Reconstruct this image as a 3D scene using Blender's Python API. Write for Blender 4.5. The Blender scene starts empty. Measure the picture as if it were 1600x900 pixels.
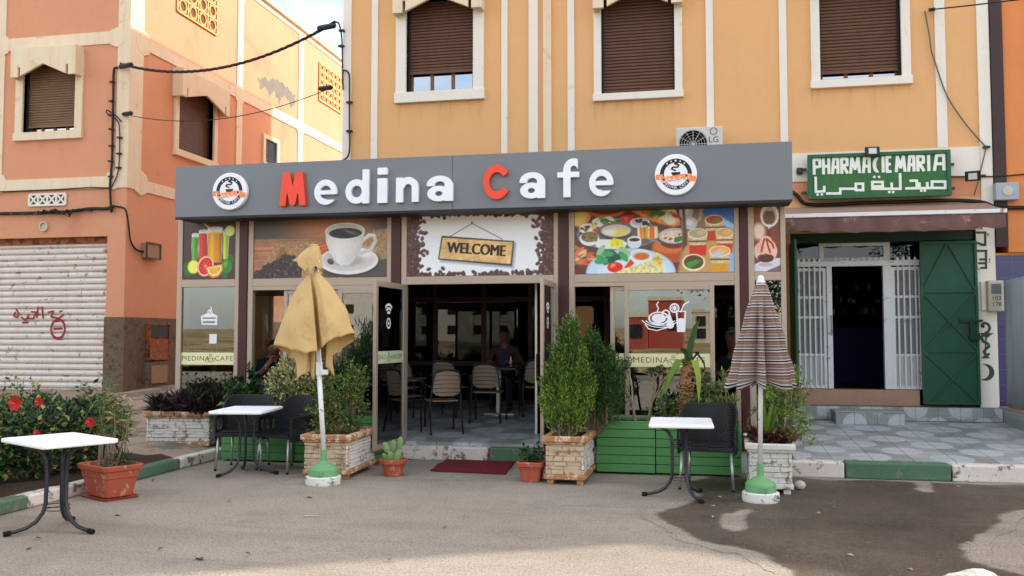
import bpy, bmesh, math, random
import numpy as np
from mathutils import Vector, Matrix
random.seed(11); rng = np.random.default_rng(11)
C = bpy.context.scene.collection
R = math.radians

# ------------------------------------------------------------------ camera
F_, YAW, PITCH, HC = 1400.0, R(11.5), R(3.07), 1.58
cam = bpy.data.cameras.new('camera'); cam.sensor_width = 36; cam.lens = 36*F_/1600
cam.clip_start = .05; cam.clip_end = 2000
co = bpy.data.objects.new('camera', cam); C.objects.link(co)
co.location = (0, 0, HC); co.rotation_euler = (R(90)+PITCH, 0, YAW)
bpy.context.scene.camera = co

def ray(px, py):
    x = (px-800)/F_; z = -(py-450)/F_
    y2 = math.cos(PITCH)-z*math.sin(PITCH); z2 = math.sin(PITCH)+z*math.cos(PITCH)
    c, s = math.cos(YAW), math.sin(YAW)
    return c*x-s*y2, s*x+c*y2, z2
def PY(px, py, y): r = ray(px, py); t = y/r[1]; return Vector((r[0]*t, y, HC+r[2]*t))
def PX(px, py, x): r = ray(px, py); t = x/r[0]; return Vector((x, r[1]*t, HC+r[2]*t))
def PZ(px, py, z=0.0): r = ray(px, py); t = (z-HC)/r[2]; return Vector((r[0]*t, r[1]*t, z))

# ------------------------------------------------------------------ objects
def tag(o, label=None, cat=None, group=None, kind=None):
    if label: o['label'] = label
    if cat: o['category'] = cat
    if group: o['group'] = group
    if kind: o['kind'] = kind
    return o
def thing(name, label, cat, loc=(0, 0, 0), group=None, rz=0):
    o = bpy.data.objects.new(name, None); C.objects.link(o)
    o.location = loc; o.rotation_euler = (0, 0, rz); o.empty_display_size = .1
    return tag(o, label, cat, group)
def root_of(o):
    while o.parent: o = o.parent
    return o
def kids(o): return [c for c in bpy.data.objects if c.parent == o]
def copy_tree(o, parent=None, table=None):
    if table is None:
        table = {}
        for c in bpy.data.objects:
            if c.parent: table.setdefault(c.parent.name, []).append(c)
    c = o.copy(); C.objects.link(c)
    if parent: c.parent = parent
    for ch in table.get(o.name, []): copy_tree(ch, c, table)
    return c

class MB:
    def __init__(s): s.v = []; s.f = []; s.m = []; s.uv = None
    def add(s, vs, fs, mi=0):
        n = len(s.v); s.v.extend([tuple(v) for v in vs])
        s.f.extend([tuple(i+n for i in f) for f in fs]); s.m.extend([mi]*len(fs)); return s
    def box(s, x0, x1, y0, y1, z0, z1, mi=0):
        x0, x1 = min(x0, x1), max(x0, x1); y0, y1 = min(y0, y1), max(y0, y1); z0, z1 = min(z0, z1), max(z0, z1)
        vs = [(x0,y0,z0),(x1,y0,z0),(x1,y1,z0),(x0,y1,z0),(x0,y0,z1),(x1,y0,z1),(x1,y1,z1),(x0,y1,z1)]
        return s.add(vs, [(0,3,2,1),(4,5,6,7),(0,1,5,4),(1,2,6,5),(2,3,7,6),(3,0,4,7)], mi)
    def obox(s, c, size, rz=0, mi=0, rx=0, ry=0):
        M = Matrix.Translation(c) @ Matrix.Rotation(rz, 4, 'Z') @ Matrix.Rotation(ry, 4, 'Y') @ Matrix.Rotation(rx, 4, 'X')
        hx, hy, hz = size[0]/2, size[1]/2, size[2]/2
        vs = [M @ Vector(p) for p in ((-hx,-hy,-hz),(hx,-hy,-hz),(hx,hy,-hz),(-hx,hy,-hz),(-hx,-hy,hz),(hx,-hy,hz),(hx,hy,hz),(-hx,hy,hz))]
        return s.add(vs, [(0,3,2,1),(4,5,6,7),(0,1,5,4),(1,2,6,5),(2,3,7,6),(3,0,4,7)], mi)
    def bar(s, a, b, w, d, mi=0):
        a, b = Vector(a), Vector(b); t = (b-a).normalized()
        u = t.cross(Vector((0, 1, 0)))
        if u.length < .01: u = t.cross(Vector((1, 0, 0)))
        u.normalize(); k = t.cross(u).normalized()
        vs = []
        for p in (a, b):
            for i, j in ((-1,-1),(1,-1),(1,1),(-1,1)): vs.append(p+u*(w/2*i)+k*(d/2*j))
        return s.add(vs, [(0,3,2,1),(4,5,6,7),(0,1,5,4),(1,2,6,5),(2,3,7,6),(3,0,4,7)], mi)
    def tube(s, pts, r, n=8, mi=0, caps=True):
        pts = [Vector(p) for p in pts]; N = len(pts)
        rs = r if isinstance(r, (list, tuple)) else [r]*N
        vs = []; ref = None
        for i, p in enumerate(pts):
            t = (pts[min(i+1, N-1)]-pts[max(i-1, 0)]).normalized()
            if ref is None:
                ref = Vector((0, 0, 1)) if abs(t.z) < .9 else Vector((1, 0, 0))
            u = (ref - t*ref.dot(t))
            if u.length < 1e-4: u = t.orthogonal()
            u.normalize(); ref = u; w = t.cross(u)
            for k in range(n):
                a = 2*math.pi*k/n; vs.append(p+u*(math.cos(a)*rs[i])+w*(math.sin(a)*rs[i]))
        fs = []
        for i in range(N-1):
            for k in range(n):
                fs.append((i*n+k, i*n+(k+1) % n, (i+1)*n+(k+1) % n, (i+1)*n+k))
        if caps: fs += [tuple(range(n-1, -1, -1)), tuple(range((N-1)*n, N*n))]
        return s.add(vs, fs, mi)
    def lathe(s, prof, n=24, c=(0, 0, 0), mi=0, sx=1, sy=1, axis='z'):
        vs = []; N = len(prof)
        for r, z in prof:
            for k in range(n):
                a = 2*math.pi*k/n
                p = (r*math.cos(a)*sx, r*math.sin(a)*sy, z)
                if axis == 'y': p = (p[0], -p[2], p[1])
                vs.append((c[0]+p[0], c[1]+p[1], c[2]+p[2]))
        fs = [(i*n+k, i*n+(k+1) % n, (i+1)*n+(k+1) % n, (i+1)*n+k) for i in range(N-1) for k in range(n)]
        fs += [tuple(range(n-1, -1, -1)), tuple(range((N-1)*n, N*n))]
        return s.add(vs, fs, mi)
    def prism(s, poly, y0, y1, mi=0, plane='xz'):
        n = len(poly)
        A = sum(poly[i][0]*poly[(i+1) % n][1]-poly[(i+1) % n][0]*poly[i][1] for i in range(n))
        if A < 0: poly = poly[::-1]
        if plane == 'xz': mk = lambda p, t: (p[0], t, p[1])
        elif plane == 'yz': mk = lambda p, t: (t, p[0], p[1])
        else: mk = lambda p, t: (p[0], p[1], t)
        vs = [mk(p, y0) for p in poly]+[mk(p, y1) for p in poly]
        fs = [tuple(range(n)), tuple(range(2*n-1, n-1, -1))]+[(i, n+i, n+(i+1) % n, (i+1) % n) for i in range(n)]
        return s.add(vs, fs, mi)
    def frame(s, x0, x1, z0, z1, w, y0, y1, mi=0, bottom=True):
        s.box(x0, x0+w, y0, y1, z0, z1, mi); s.box(x1-w, x1, y0, y1, z0, z1, mi)
        s.box(x0+w, x1-w, y0, y1, z1-w, z1, mi)
        if bottom: s.box(x0+w, x1-w, y0, y1, z0, z0+w, mi)
        return s
    def leaves(s, P, D, L, W, mis, fold=.25, droop=.15):
        P = np.asarray(P, float); D = np.asarray(D, float); n = len(P)
        D = D/np.maximum(np.linalg.norm(D, axis=1, keepdims=True), 1e-6)
        U = rng.normal(size=(n, 3)); S_ = np.cross(D, U); S_ /= np.maximum(np.linalg.norm(S_, axis=1, keepdims=True), 1e-6)
        N = np.cross(S_, D)
        L = np.broadcast_to(np.asarray(L, float), (n,))[:, None]; W = np.broadcast_to(np.asarray(W, float), (n,))[:, None]
        b = P; m = P+D*L*.5; t = P+D*L-N*L*droop
        l = m+S_*W*.5+N*W*fold; r = m-S_*W*.5+N*W*fold
        V = np.stack([b, l, t, r, m], 1).reshape(-1, 3)
        k = len(s.v); s.v.extend(map(tuple, V.tolist()))
        for i in range(n):
            o = k+i*5; s.f.extend([(o, o+4, o+1), (o, o+3, o+4), (o+1, o+4, o+2), (o+4, o+3, o+2)])
        mis = np.broadcast_to(np.asarray(mis), (n,))
        s.m.extend(np.repeat(mis, 4).tolist()); return s
    def build(s, name, mats, parent=None, smooth=False, bevel=0.0, seg=2):
        me = bpy.data.meshes.new(name)
        off = Vector((0, 0, 0))
        if parent is not None: off = Vector(root_of(parent).location)
        v = [(a[0]-off.x, a[1]-off.y, a[2]-off.z) for a in s.v]
        me.from_pydata(v, [], s.f)
        if not isinstance(mats, (list, tuple)): mats = [mats]
        for m in mats: me.materials.append(m)
        if any(s.m): me.polygons.foreach_set('material_index', s.m)
        if smooth: me.polygons.foreach_set('use_smooth', [True]*len(s.f))
        me.update(); me.validate()
        o = bpy.data.objects.new(name, me); C.objects.link(o)
        if parent is not None: o.parent = parent
        if bevel:
            b = o.modifiers.new('edge', 'BEVEL'); b.width = bevel; b.segments = seg; b.limit_method = 'ANGLE'; b.angle_limit = R(40)
        return o
def solo(o, label, cat, group=None): return tag(o, label, cat, group)

# ------------------------------------------------------------------ materials
def lin(c):
    if max(c) > 1.0: c = [x/255 for x in c]
    else: return tuple(c)
    return tuple(x/12.92 if x <= .04045 else ((x+.055)/1.055)**2.4 for x in c)
class NT:
    def __init__(s, m): s.t = m.node_tree; s.n = s.t.nodes; s.n.clear()
    def new(s, k, **kw):
        nd = s.n.new(k)
        for a, b in kw.items():
            if a.startswith('i_'):
                key = a[2:]; key = int(key) if key.isdigit() else key.replace('_', ' ')
                nd.inputs[key].default_value = b
            else: setattr(nd, a, b)
        return nd
    def lk(s, a, b): s.t.links.new(a, b)
    def math(s, op, a, b=None, clamp=False):
        nd = s.new('ShaderNodeMath', operation=op, use_clamp=clamp)
        for i, x in enumerate((a, b)):
            if x is None: continue
            if hasattr(x, 'type'): s.lk(x, nd.inputs[i])
            else: nd.inputs[i].default_value = x
        return nd.outputs[0]
    def mix(s, fac, a, b, bt='MIX'):
        nd = s.new('ShaderNodeMix', data_type='RGBA', blend_type=bt)
        for x, i in ((fac, 0), (a, 6), (b, 7)):
            if hasattr(x, 'type'): s.lk(x, nd.inputs[i])
            else: nd.inputs[i].default_value = x if i == 0 else (tuple(x)+(1,))[:4]
        return nd.outputs[2]
    def ramp(s, fac, stops, const=False):
        nd = s.new('ShaderNodeValToRGB'); cr = nd.color_ramp
        if const: cr.interpolation = 'CONSTANT'
        while len(cr.elements) < len(stops): cr.elements.new(.5)
        for e, (p, c) in zip(cr.elements, stops):
            e.position = p; e.color = (tuple(c)+(1,))[:4] if hasattr(c, '__len__') else (c, c, c, 1)
        s.lk(fac, nd.inputs[0]); return nd.outputs[0]
    def coords(s, scale=(1, 1, 1), kind='Object', loc=(0, 0, 0)):
        tc = s.new('ShaderNodeTexCoord'); mp = s.new('ShaderNodeMapping')
        mp.inputs['Scale'].default_value = scale; mp.inputs['Location'].default_value = loc
        s.lk(tc.outputs[kind], mp.inputs[0]); return mp.outputs[0]
    def noise(s, vec, scale, detail=5, rough=.6, dist=0):
        nd = s.new('ShaderNodeTexNoise'); nd.inputs['Scale'].default_value = scale
        nd.inputs['Detail'].default_value = detail; nd.inputs['Roughness'].default_value = rough
        nd.inputs['Distortion'].default_value = dist; s.lk(vec, nd.inputs['Vector']); return nd.outputs[0]
    def out(s, col, rough=.6, metallic=0, spec=.5, bump=None, bs=.3, bd=.01, **kw):
        p = s.new('ShaderNodeBsdfPrincipled'); o = s.new('ShaderNodeOutputMaterial')
        for x, k in ((col, 'Base Color'), (rough, 'Roughness'), (metallic, 'Metallic'), (spec, 'Specular IOR Level')):
            if hasattr(x, 'type'): s.lk(x, p.inputs[k])
            else: p.inputs[k].default_value = (tuple(x)+(1,))[:4] if k == 'Base Color' else x
        if bump is not None:
            b = s.new('ShaderNodeBump'); b.inputs['Strength'].default_value = bs; b.inputs['Distance'].default_value = bd
            s.lk(bump, b.inputs['Height']); s.lk(b.outputs[0], p.inputs['Normal'])
        for k, x in kw.items(): p.inputs[k.replace('_', ' ')].default_value = x
        s.lk(p.outputs[0], o.inputs[0]); return p
def newmat(name):
    m = bpy.data.materials.new(name); m.use_nodes = True; return m, NT(m)
def sc(c, k): return tuple(min(1, x*k) for x in c)
def mat(name, col, rough=.6, var=.14, scale=5, bs=.15, bscale=70, metallic=0, spec=.4, streak=0.0, stain=None, stain_amt=.0, stain_scale=3, bd=.01, scol=None, **kw):
    """general worn surface: two scales of tone, vertical streaks and irregular stains"""
    m, t = newmat(name); c = lin(col)
    v = t.coords()
    n1 = t.noise(v, scale, 6, .65); n2 = t.noise(v, scale*9, 3, .6)
    f = t.math('ADD', t.math('MULTIPLY', n1, .65), t.math('MULTIPLY', n2, .35))
    f = t.ramp(f, [(.3, 0.0), (.7, 1.0)])
    cc = t.mix(f, sc(c, 1-var), sc(c, 1+var))
    if streak:
        sv = t.coords((7, 7, .35)); sn = t.noise(sv, 1.6, 5, .6)
        cc = t.mix(t.math('MULTIPLY', t.ramp(sn, [(.5, 0.0), (.75, 1.0)]), streak), cc, lin(scol) if scol else sc(c, .55))
    if stain is not None:
        s1 = t.noise(v, stain_scale, 8, .7, .4)
        lo = .62-.25*stain_amt
        cc = t.mix(t.ramp(s1, [(lo, 0.0), (lo+.06, 1.0)]), cc, lin(stain))
    rr = t.math('ADD', t.math('MULTIPLY', n2, .2), rough-.1)
    t.out(cc, rr, metallic, spec, t.noise(v, bscale, 4, .7) if bs else None, bs, bd, **kw); return m
def flat(name, col, rough=.5, spec=.4, metallic=0): return mat(name, col, rough, .05, 8, 0, spec=spec, metallic=metallic)
def color_mat(name, rough=.35, spec=.4):
    m, t = newmat(name); a = t.new('ShaderNodeVertexColor', layer_name='Col')
    n = t.noise(t.coords(), 40, 2); t.out(t.mix(t.math('MULTIPLY', n, .06), a.outputs[0], (.5, .5, .5)), rough, 0, spec); return m
def glass(name, tint=(.82, .85, .84), base=.05, k=1.0, rough=0.0):
    m, t = newmat(name)
    tr = t.new('ShaderNodeBsdfTransparent'); tr.inputs[0].default_value = tint+(1,)
    gl = t.new('ShaderNodeBsdfGlossy'); gl.inputs['Color'].default_value = (.95, .97, .97, 1); gl.inputs['Roughness'].default_value = rough
    fr = t.new('ShaderNodeFresnel'); fr.inputs[0].default_value = 1.5
    mx = t.new('ShaderNodeMixShader'); o = t.new('ShaderNodeOutputMaterial')
    t.lk(t.math('ADD', t.math('MULTIPLY', fr.outputs[0], k), base, True), mx.inputs[0])
    t.lk(tr.outputs[0], mx.inputs[1]); t.lk(gl.outputs[0], mx.inputs[2]); t.lk(mx.outputs[0], o.inputs[0]); return m

# ------------------------------------------------------------------ shapes from distance fields (lettering, emblems)
def seg_d(X, Z, a, b):
    ax, az = a; bx, bz = b; dx, dz = bx-ax, bz-az
    t = np.clip(((X-ax)*dx+(Z-az)*dz)/max(dx*dx+dz*dz, 1e-9), 0, 1)
    return np.hypot(X-ax-t*dx, Z-az-t*dz)
def sbox(X, Z, a, b, w):
    """square-ended stroke"""
    ax, az = a; bx, bz = b; L = math.hypot(bx-ax, bz-az) or 1e-6; ux, uz = (bx-ax)/L, (bz-az)/L
    p = (X-ax)*ux+(Z-az)*uz-L/2; q = -(X-ax)*uz+(Z-az)*ux
    return np.maximum(np.abs(p)-L/2, np.abs(q)-w/2)
def lines(X, Z, polys, w, square=False, ext=0):
    d = np.full(X.shape, 9.0)
    for pl in polys:
        for a, b in zip(pl[:-1], pl[1:]):
            if square:
                L = math.hypot(b[0]-a[0], b[1]-a[1]) or 1; e = w/2*ext
                ux, uz = (b[0]-a[0])/L*e, (b[1]-a[1])/L*e
                d = np.minimum(d, sbox(X, Z, (a[0]-ux, a[1]-uz), (b[0]+ux, b[1]+uz), w))
            else: d = np.minimum(d, seg_d(X, Z, a, b)-w/2)
    return d
def poly_in(X, Z, pts):
    ins = np.zeros(X.shape, bool); n = len(pts)
    for i in range(n):
        (x1, y1), (x2, y2) = pts[i], pts[(i+1) % n]
        if y1 == y2: continue
        c = ((y1 > Z) != (y2 > Z)) & (X < (x2-x1)*(Z-y1)/(y2-y1)+x1); ins ^= c
    return ins
def poly_d(X, Z, pts):
    d = np.full(X.shape, 9.0); n = len(pts)
    for i in range(n): d = np.minimum(d, seg_d(X, Z, pts[i], pts[(i+1) % n]))
    return np.where(poly_in(X, Z, pts), -d, d)
def field_mesh(fn, x0, x1, z0, z1, h, depth, side=True):
    """marching squares -> solid plate in the xz plane, front at y=-depth, back at y=0"""
    nx = int(math.ceil((x1-x0)/h))+3; nz = int(math.ceil((z1-z0)/h))+3
    xs = x0-h+np.arange(nx)*h; zs = z0-h+np.arange(nz)*h
    X, Z = np.meshgrid(xs, zs, indexing='ij'); F = fn(X, Z)
    F = np.where(np.abs(F) < 1e-7, 1e-7, F)
    vid = {}; V = []; Fc = []; E = []
    def vert(key, p):
        if key not in vid: vid[key] = len(V); V.append(p)
        return vid[key]
    neg = F < 0
    for i in range(nx-1):
        for j in range(nz-1):
            cs = ((i, j), (i+1, j), (i+1, j+1), (i, j+1))
            ins = [neg[c] for c in cs]
            if not any(ins): continue
            loop = []
            for k in range(4):
                a, b = cs[k], cs[(k+1) % 4]
                if ins[k]: loop.append((vert(a, (xs[a[0]], zs[a[1]])), False))
                if ins[k] != ins[(k+1) % 4]:
                    t = F[a]/(F[a]-F[b]); p = (xs[a[0]]+(xs[b[0]]-xs[a[0]])*t, zs[a[1]]+(zs[b[1]]-zs[a[1]])*t)
                    loop.append((vert((min(a, b), max(a, b)), p), True))
            ids = [q[0] for q in loop]
            if len(ids) >= 3:
                Fc.append(tuple(ids))
                for q in range(len(loop)):
                    a, b = loop[q], loop[(q+1) % len(loop)]
                    if a[1] and b[1]: E.append((a[0], b[0]))
    n = len(V)
    vs = [(p[0], -depth, p[1]) for p in V]+[(p[0], 0, p[1]) for p in V]
    fs = list(Fc)
    if side: fs += [(b, a, a+n, b+n) for a, b in E]+[tuple(reversed([i+n for i in f])) for f in Fc]
    return vs, fs
_txt = {}
def text_mesh(s, size=1.0, extrude=.0, align='CENTER', spacing=1.0):
    k = (s, size, extrude, align, spacing)
    if k not in _txt:
        cu = bpy.data.curves.new('lettering', 'FONT'); cu.body = s; cu.size = size; cu.extrude = extrude
        cu.align_x = align; cu.align_y = 'CENTER'; cu.space_character = spacing; cu.resolution_u = 3
        o = bpy.data.objects.new('lettering', cu); C.objects.link(o); bpy.context.view_layer.update()
        me = bpy.data.meshes.new_from_object(o.evaluated_get(bpy.context.evaluated_depsgraph_get()))
        _txt[k] = ([tuple(v.co) for v in me.vertices], [tuple(p.vertices) for p in me.polygons])
        bpy.data.objects.remove(o); bpy.data.curves.remove(cu); bpy.data.meshes.remove(me)
    return _txt[k]
def put(mb, mesh, M, mi=0):
    vs, fs = mesh; return mb.add([M @ Vector(v) for v in vs], fs, mi)
FACE = Matrix.Rotation(R(90), 4, 'X')      # text xy plane -> xz plane facing -y
EXPOSURE = 1.46
# ------------------------------------------------------------------ light
SUN = Vector((1, .5, .8)).normalized()
sd = bpy.data.lights.new('sun', 'SUN'); sd.energy = 2.0; sd.angle = R(.6); sd.color = (1, .95, .88)
so = bpy.data.objects.new('sun', sd); C.objects.link(so); so.rotation_euler = SUN.to_track_quat('Z', 'Y').to_euler()
so.location = (20, 10, 30)
w = bpy.data.worlds.new('World'); bpy.context.scene.world = w; w.use_nodes = True
wt = NT(w)
sk = wt.new('ShaderNodeTexSky', sky_type='NISHITA'); sk.sun_disc = False
sk.sun_elevation = math.asin(SUN.z); sk.sun_rotation = math.atan2(SUN.x, SUN.y); sk.air_density = 1.0; sk.dust_density = 2.0; sk.ozone_density = 1.0
wv = wt.coords((1, 1, 2.2), 'Generated')
wn = wt.ramp(wt.noise(wv, 2.2, 6, .6), [(.36, 0.0), (.62, 1.0)])
wcol = wt.mix(wt.math('MULTIPLY', wn, .8), sk.outputs[0], (5.6, 5.5, 5.4))
bg = wt.new('ShaderNodeBackground'); bg.inputs[1].default_value = .15
wo = wt.new('ShaderNodeOutputWorld'); wt.lk(wcol, bg.inputs[0]); wt.lk(bg.outputs[0], wo.inputs[0])
S = bpy.context.scene
S.view_settings.view_transform = 'Standard'; S.view_settings.look = 'None'; S.view_settings.gamma = 1
S.view_settings.use_curve_mapping = False; S.view_settings.exposure = EXPOSURE
S.cycles.max_bounces = 8; S.cycles.transparent_max_bounces = 16; S.cycles.caustics_reflective = False; S.cycles.caustics_refractive = False
S.cycles.use_denoising = True

# ------------------------------------------------------------------ material palette
K = {}
K['terracotta'] = mat('terracotta_plaster', (213, 150, 114), .85, .06, 1.1, .22, 90, streak=.06, stain=(206, 138, 108), stain_amt=.2, stain_scale=.7)
K['cream'] = mat('cream_render', (228, 210, 180), .8, .05, 2.5, .2, 80, streak=.62, scol=(222, 184, 138), stain=(214, 190, 156), stain_amt=.12)
K['white_trim'] = mat('white_trim', (232, 224, 210), .8, .04, 3, .15, 80, streak=.12, stain=(216, 204, 186), stain_amt=.08)
K['ochre'] = mat('ochre_plaster', (224, 173, 118), .85, .045, .8, .25, 110, streak=.05)
K['orange'] = mat('orange_plaster', (218, 136, 78), .85, .06, 1.5, .2, 90, streak=.08)
K['brown_strip'] = mat('brown_paint', (62, 44, 42), .6, .15)
K['rough_base'] = mat('rough_cement', (124, 104, 84), .95, .3, 9, 1.0, 26, bd=.06, stain=(96, 78, 60), stain_amt=.3, stain_scale=7)
K['shutter_white'] = mat('painted_shutter', (222, 212, 202), .55, .08, 6, .05, 60, streak=.3, scol=(186, 158, 134), stain=(150, 104, 76), stain_amt=.16, stain_scale=7)
K['slat_brown'] = mat('slat_brown', (100, 68, 50), .5, .16, 5, .05, 60, streak=.3)
K['slat_tan'] = mat('slat_tan', (124, 96, 72), .6, .2, 4, .05, 60, streak=.3)
K['wood_frame'] = mat('window_wood', (120, 78, 44), .5, .25, 6, .1, 40)
K['alu'] = mat('bronze_aluminium', (178, 160, 140), .42, .04, 3, .0, spec=.5, metallic=.25)
K['maroon'] = mat('maroon_steel', (72, 30, 30), .4, .1, 3, .0)
K['sign_grey'] = mat('sign_grey', (115, 119, 122), .42, .03, .7, .0, spec=.5, metallic=.15)
K['sign_dark'] = flat('sign_soffit', (34, 32, 32), .6)
K['red_acrylic'] = flat('red_acrylic', (240, 64, 14), .3, .5)
K['white_acrylic'] = flat('white_acrylic', (236, 238, 242), .3, .5)
K['black'] = flat('black_paint', (22, 22, 24), .45)
K['black_steel'] = mat('black_steel', (40, 42, 46), .38, .2, 12, .0, spec=.5, stain=(90, 80, 70), stain_amt=.1)
K['rubber'] = flat('rubber', (26, 26, 26), .8, .2)
K['cable'] = flat('cable_black', (20, 20, 22), .6)
K['cable_grey'] = flat('cable_grey', (96, 88, 84), .6)
K['steel'] = mat('brushed_steel', (186, 186, 184), .35, .06, 6, .0, metallic=.7)
K['white_metal'] = mat('white_metal', (224, 224, 222), .45, .05, 5, .0, streak=.12, stain=(160, 110, 74), stain_amt=.08, stain_scale=7)
K['green_door'] = mat('green_door', (24, 80, 56), .5, .16, 4, .08, 60, streak=.22, stain=(60, 40, 28), stain_amt=.06, stain_scale=5)
K['green_dark'] = mat('green_dark', (20, 54, 38), .55, .2, 5)
K['glass'] = glass('shop_glass', (.62, .65, .64), .09, 1.3)
K['glass_dark'] = glass('partition_glass', (.18, .19, .19), .02, .9)
K['pane'] = glass('upper_pane', (.10, .11, .12), .42, 1.0)
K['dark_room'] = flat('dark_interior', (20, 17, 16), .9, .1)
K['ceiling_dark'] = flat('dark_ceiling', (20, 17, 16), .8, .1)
K['print'] = color_mat('printed_film', .3)
K['awning'] = mat('awning_cloth', (112, 82, 76), .85, .14, 4, .15, 200, streak=.25, stain=(160, 120, 112), stain_amt=.2)
K['awning_top'] = mat('awning_top', (150, 120, 102), .85, .14, 4, .15, 200)
K['sign_green'] = mat('sign_green', (52, 104, 50), .6, .28, 9, .1, 60, streak=.35)
K['sign_green_edge'] = mat('sign_green_edge', (38, 92, 58), .5, .12, 6)
K['letter_white'] = mat('letter_white', (232, 234, 224), .6, .04, 8, 0)
K['emblem_green'] = mat('emblem_green', (58, 72, 52), .7, .2, 8, 0)
K['navy_tile'] = None
K['grey_sheet'] = mat('grey_sheet', (160, 168, 176), .5, .06, 2, .05, 8, streak=.12, spec=.4)
K['plastic_grey'] = mat('meter_plastic', (196, 186, 168), .5, .05)
K['rust'] = mat('rusty_steel', (150, 84, 44), .75, .3, 7, .35, 40, stain=(84, 46, 30), stain_amt=.5, stain_scale=8)
K['soil'] = mat('soil', (70, 50, 38), .95, .35, 14, 1.0, 40, bd=.03)
K['pot'] = mat('terracotta_pot', (170, 84, 60), .65, .1, 6, .1, 60, stain=(196, 140, 120), stain_amt=.18, stain_scale=9)
K['rim_clay'] = mat('clay_rim', (176, 126, 82), .8, .22, 14, .4, 50, stain=(226, 206, 180), stain_amt=.4, stain_scale=14)
K['white_stone'] = mat('white_stone', (222, 216, 206), .8, .08, 8, .4, 50, stain=(150, 132, 112), stain_amt=.28, stain_scale=9)
K['tan_stone'] = mat('tan_stone', (206, 180, 146), .85, .14, 9, .4, 50, stain=(150, 116, 84), stain_amt=.3, stain_scale=8)
K['green_wood'] = mat('green_wood', (88, 150, 86), .6, .12, 5, .12, 40, streak=.12, stain=(120, 140, 90), stain_amt=.08, stain_scale=12)
K['green_base'] = mat('green_base', (112, 166, 110), .5, .08, 6, .05, stain=(70, 56, 44), stain_amt=.05, stain_scale=12)
K['white_base'] = mat('white_base', (226, 222, 212), .7, .06, 8, .1, stain=(110, 104, 96), stain_amt=.24, stain_scale=10)
K['white_pole'] = mat('white_pole', (232, 230, 226), .45, .04, 8, 0, stain=(150, 90, 60), stain_amt=.04, stain_scale=20)
K['table_white'] = mat('table_white', (250, 250, 249), .55, .015, 6, 0, spec=.3, stain=(226, 224, 218), stain_amt=.05, stain_scale=8)
K['mat_red'] = mat('red_mat', (120, 22, 32), .95, .3, 30, .9, 140, bd=.02)
K['stone_pale'] = mat('pale_stone', (196, 191, 182), .8, .1, 8, .6, 12, bd=.04, stain=(170, 158, 140), stain_amt=.25)
K['kerb_white'] = mat('kerb_white', (216, 206, 194), .85, .1, 5, .5, 40, stain=(120, 108, 96), stain_amt=.34, stain_scale=7)
K['kerb_green'] = mat('kerb_green', (80, 112, 86), .85, .12, 5, .5, 40, stain=(120, 118, 96), stain_amt=.26, stain_scale=7)
K['kerb_raw'] = mat('kerb_concrete', (150, 138, 122), .9, .14, 6, .6, 40)
K['concrete'] = mat('plain_concrete', (160, 150, 136), .9, .1, 3, .3, 40)

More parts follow.
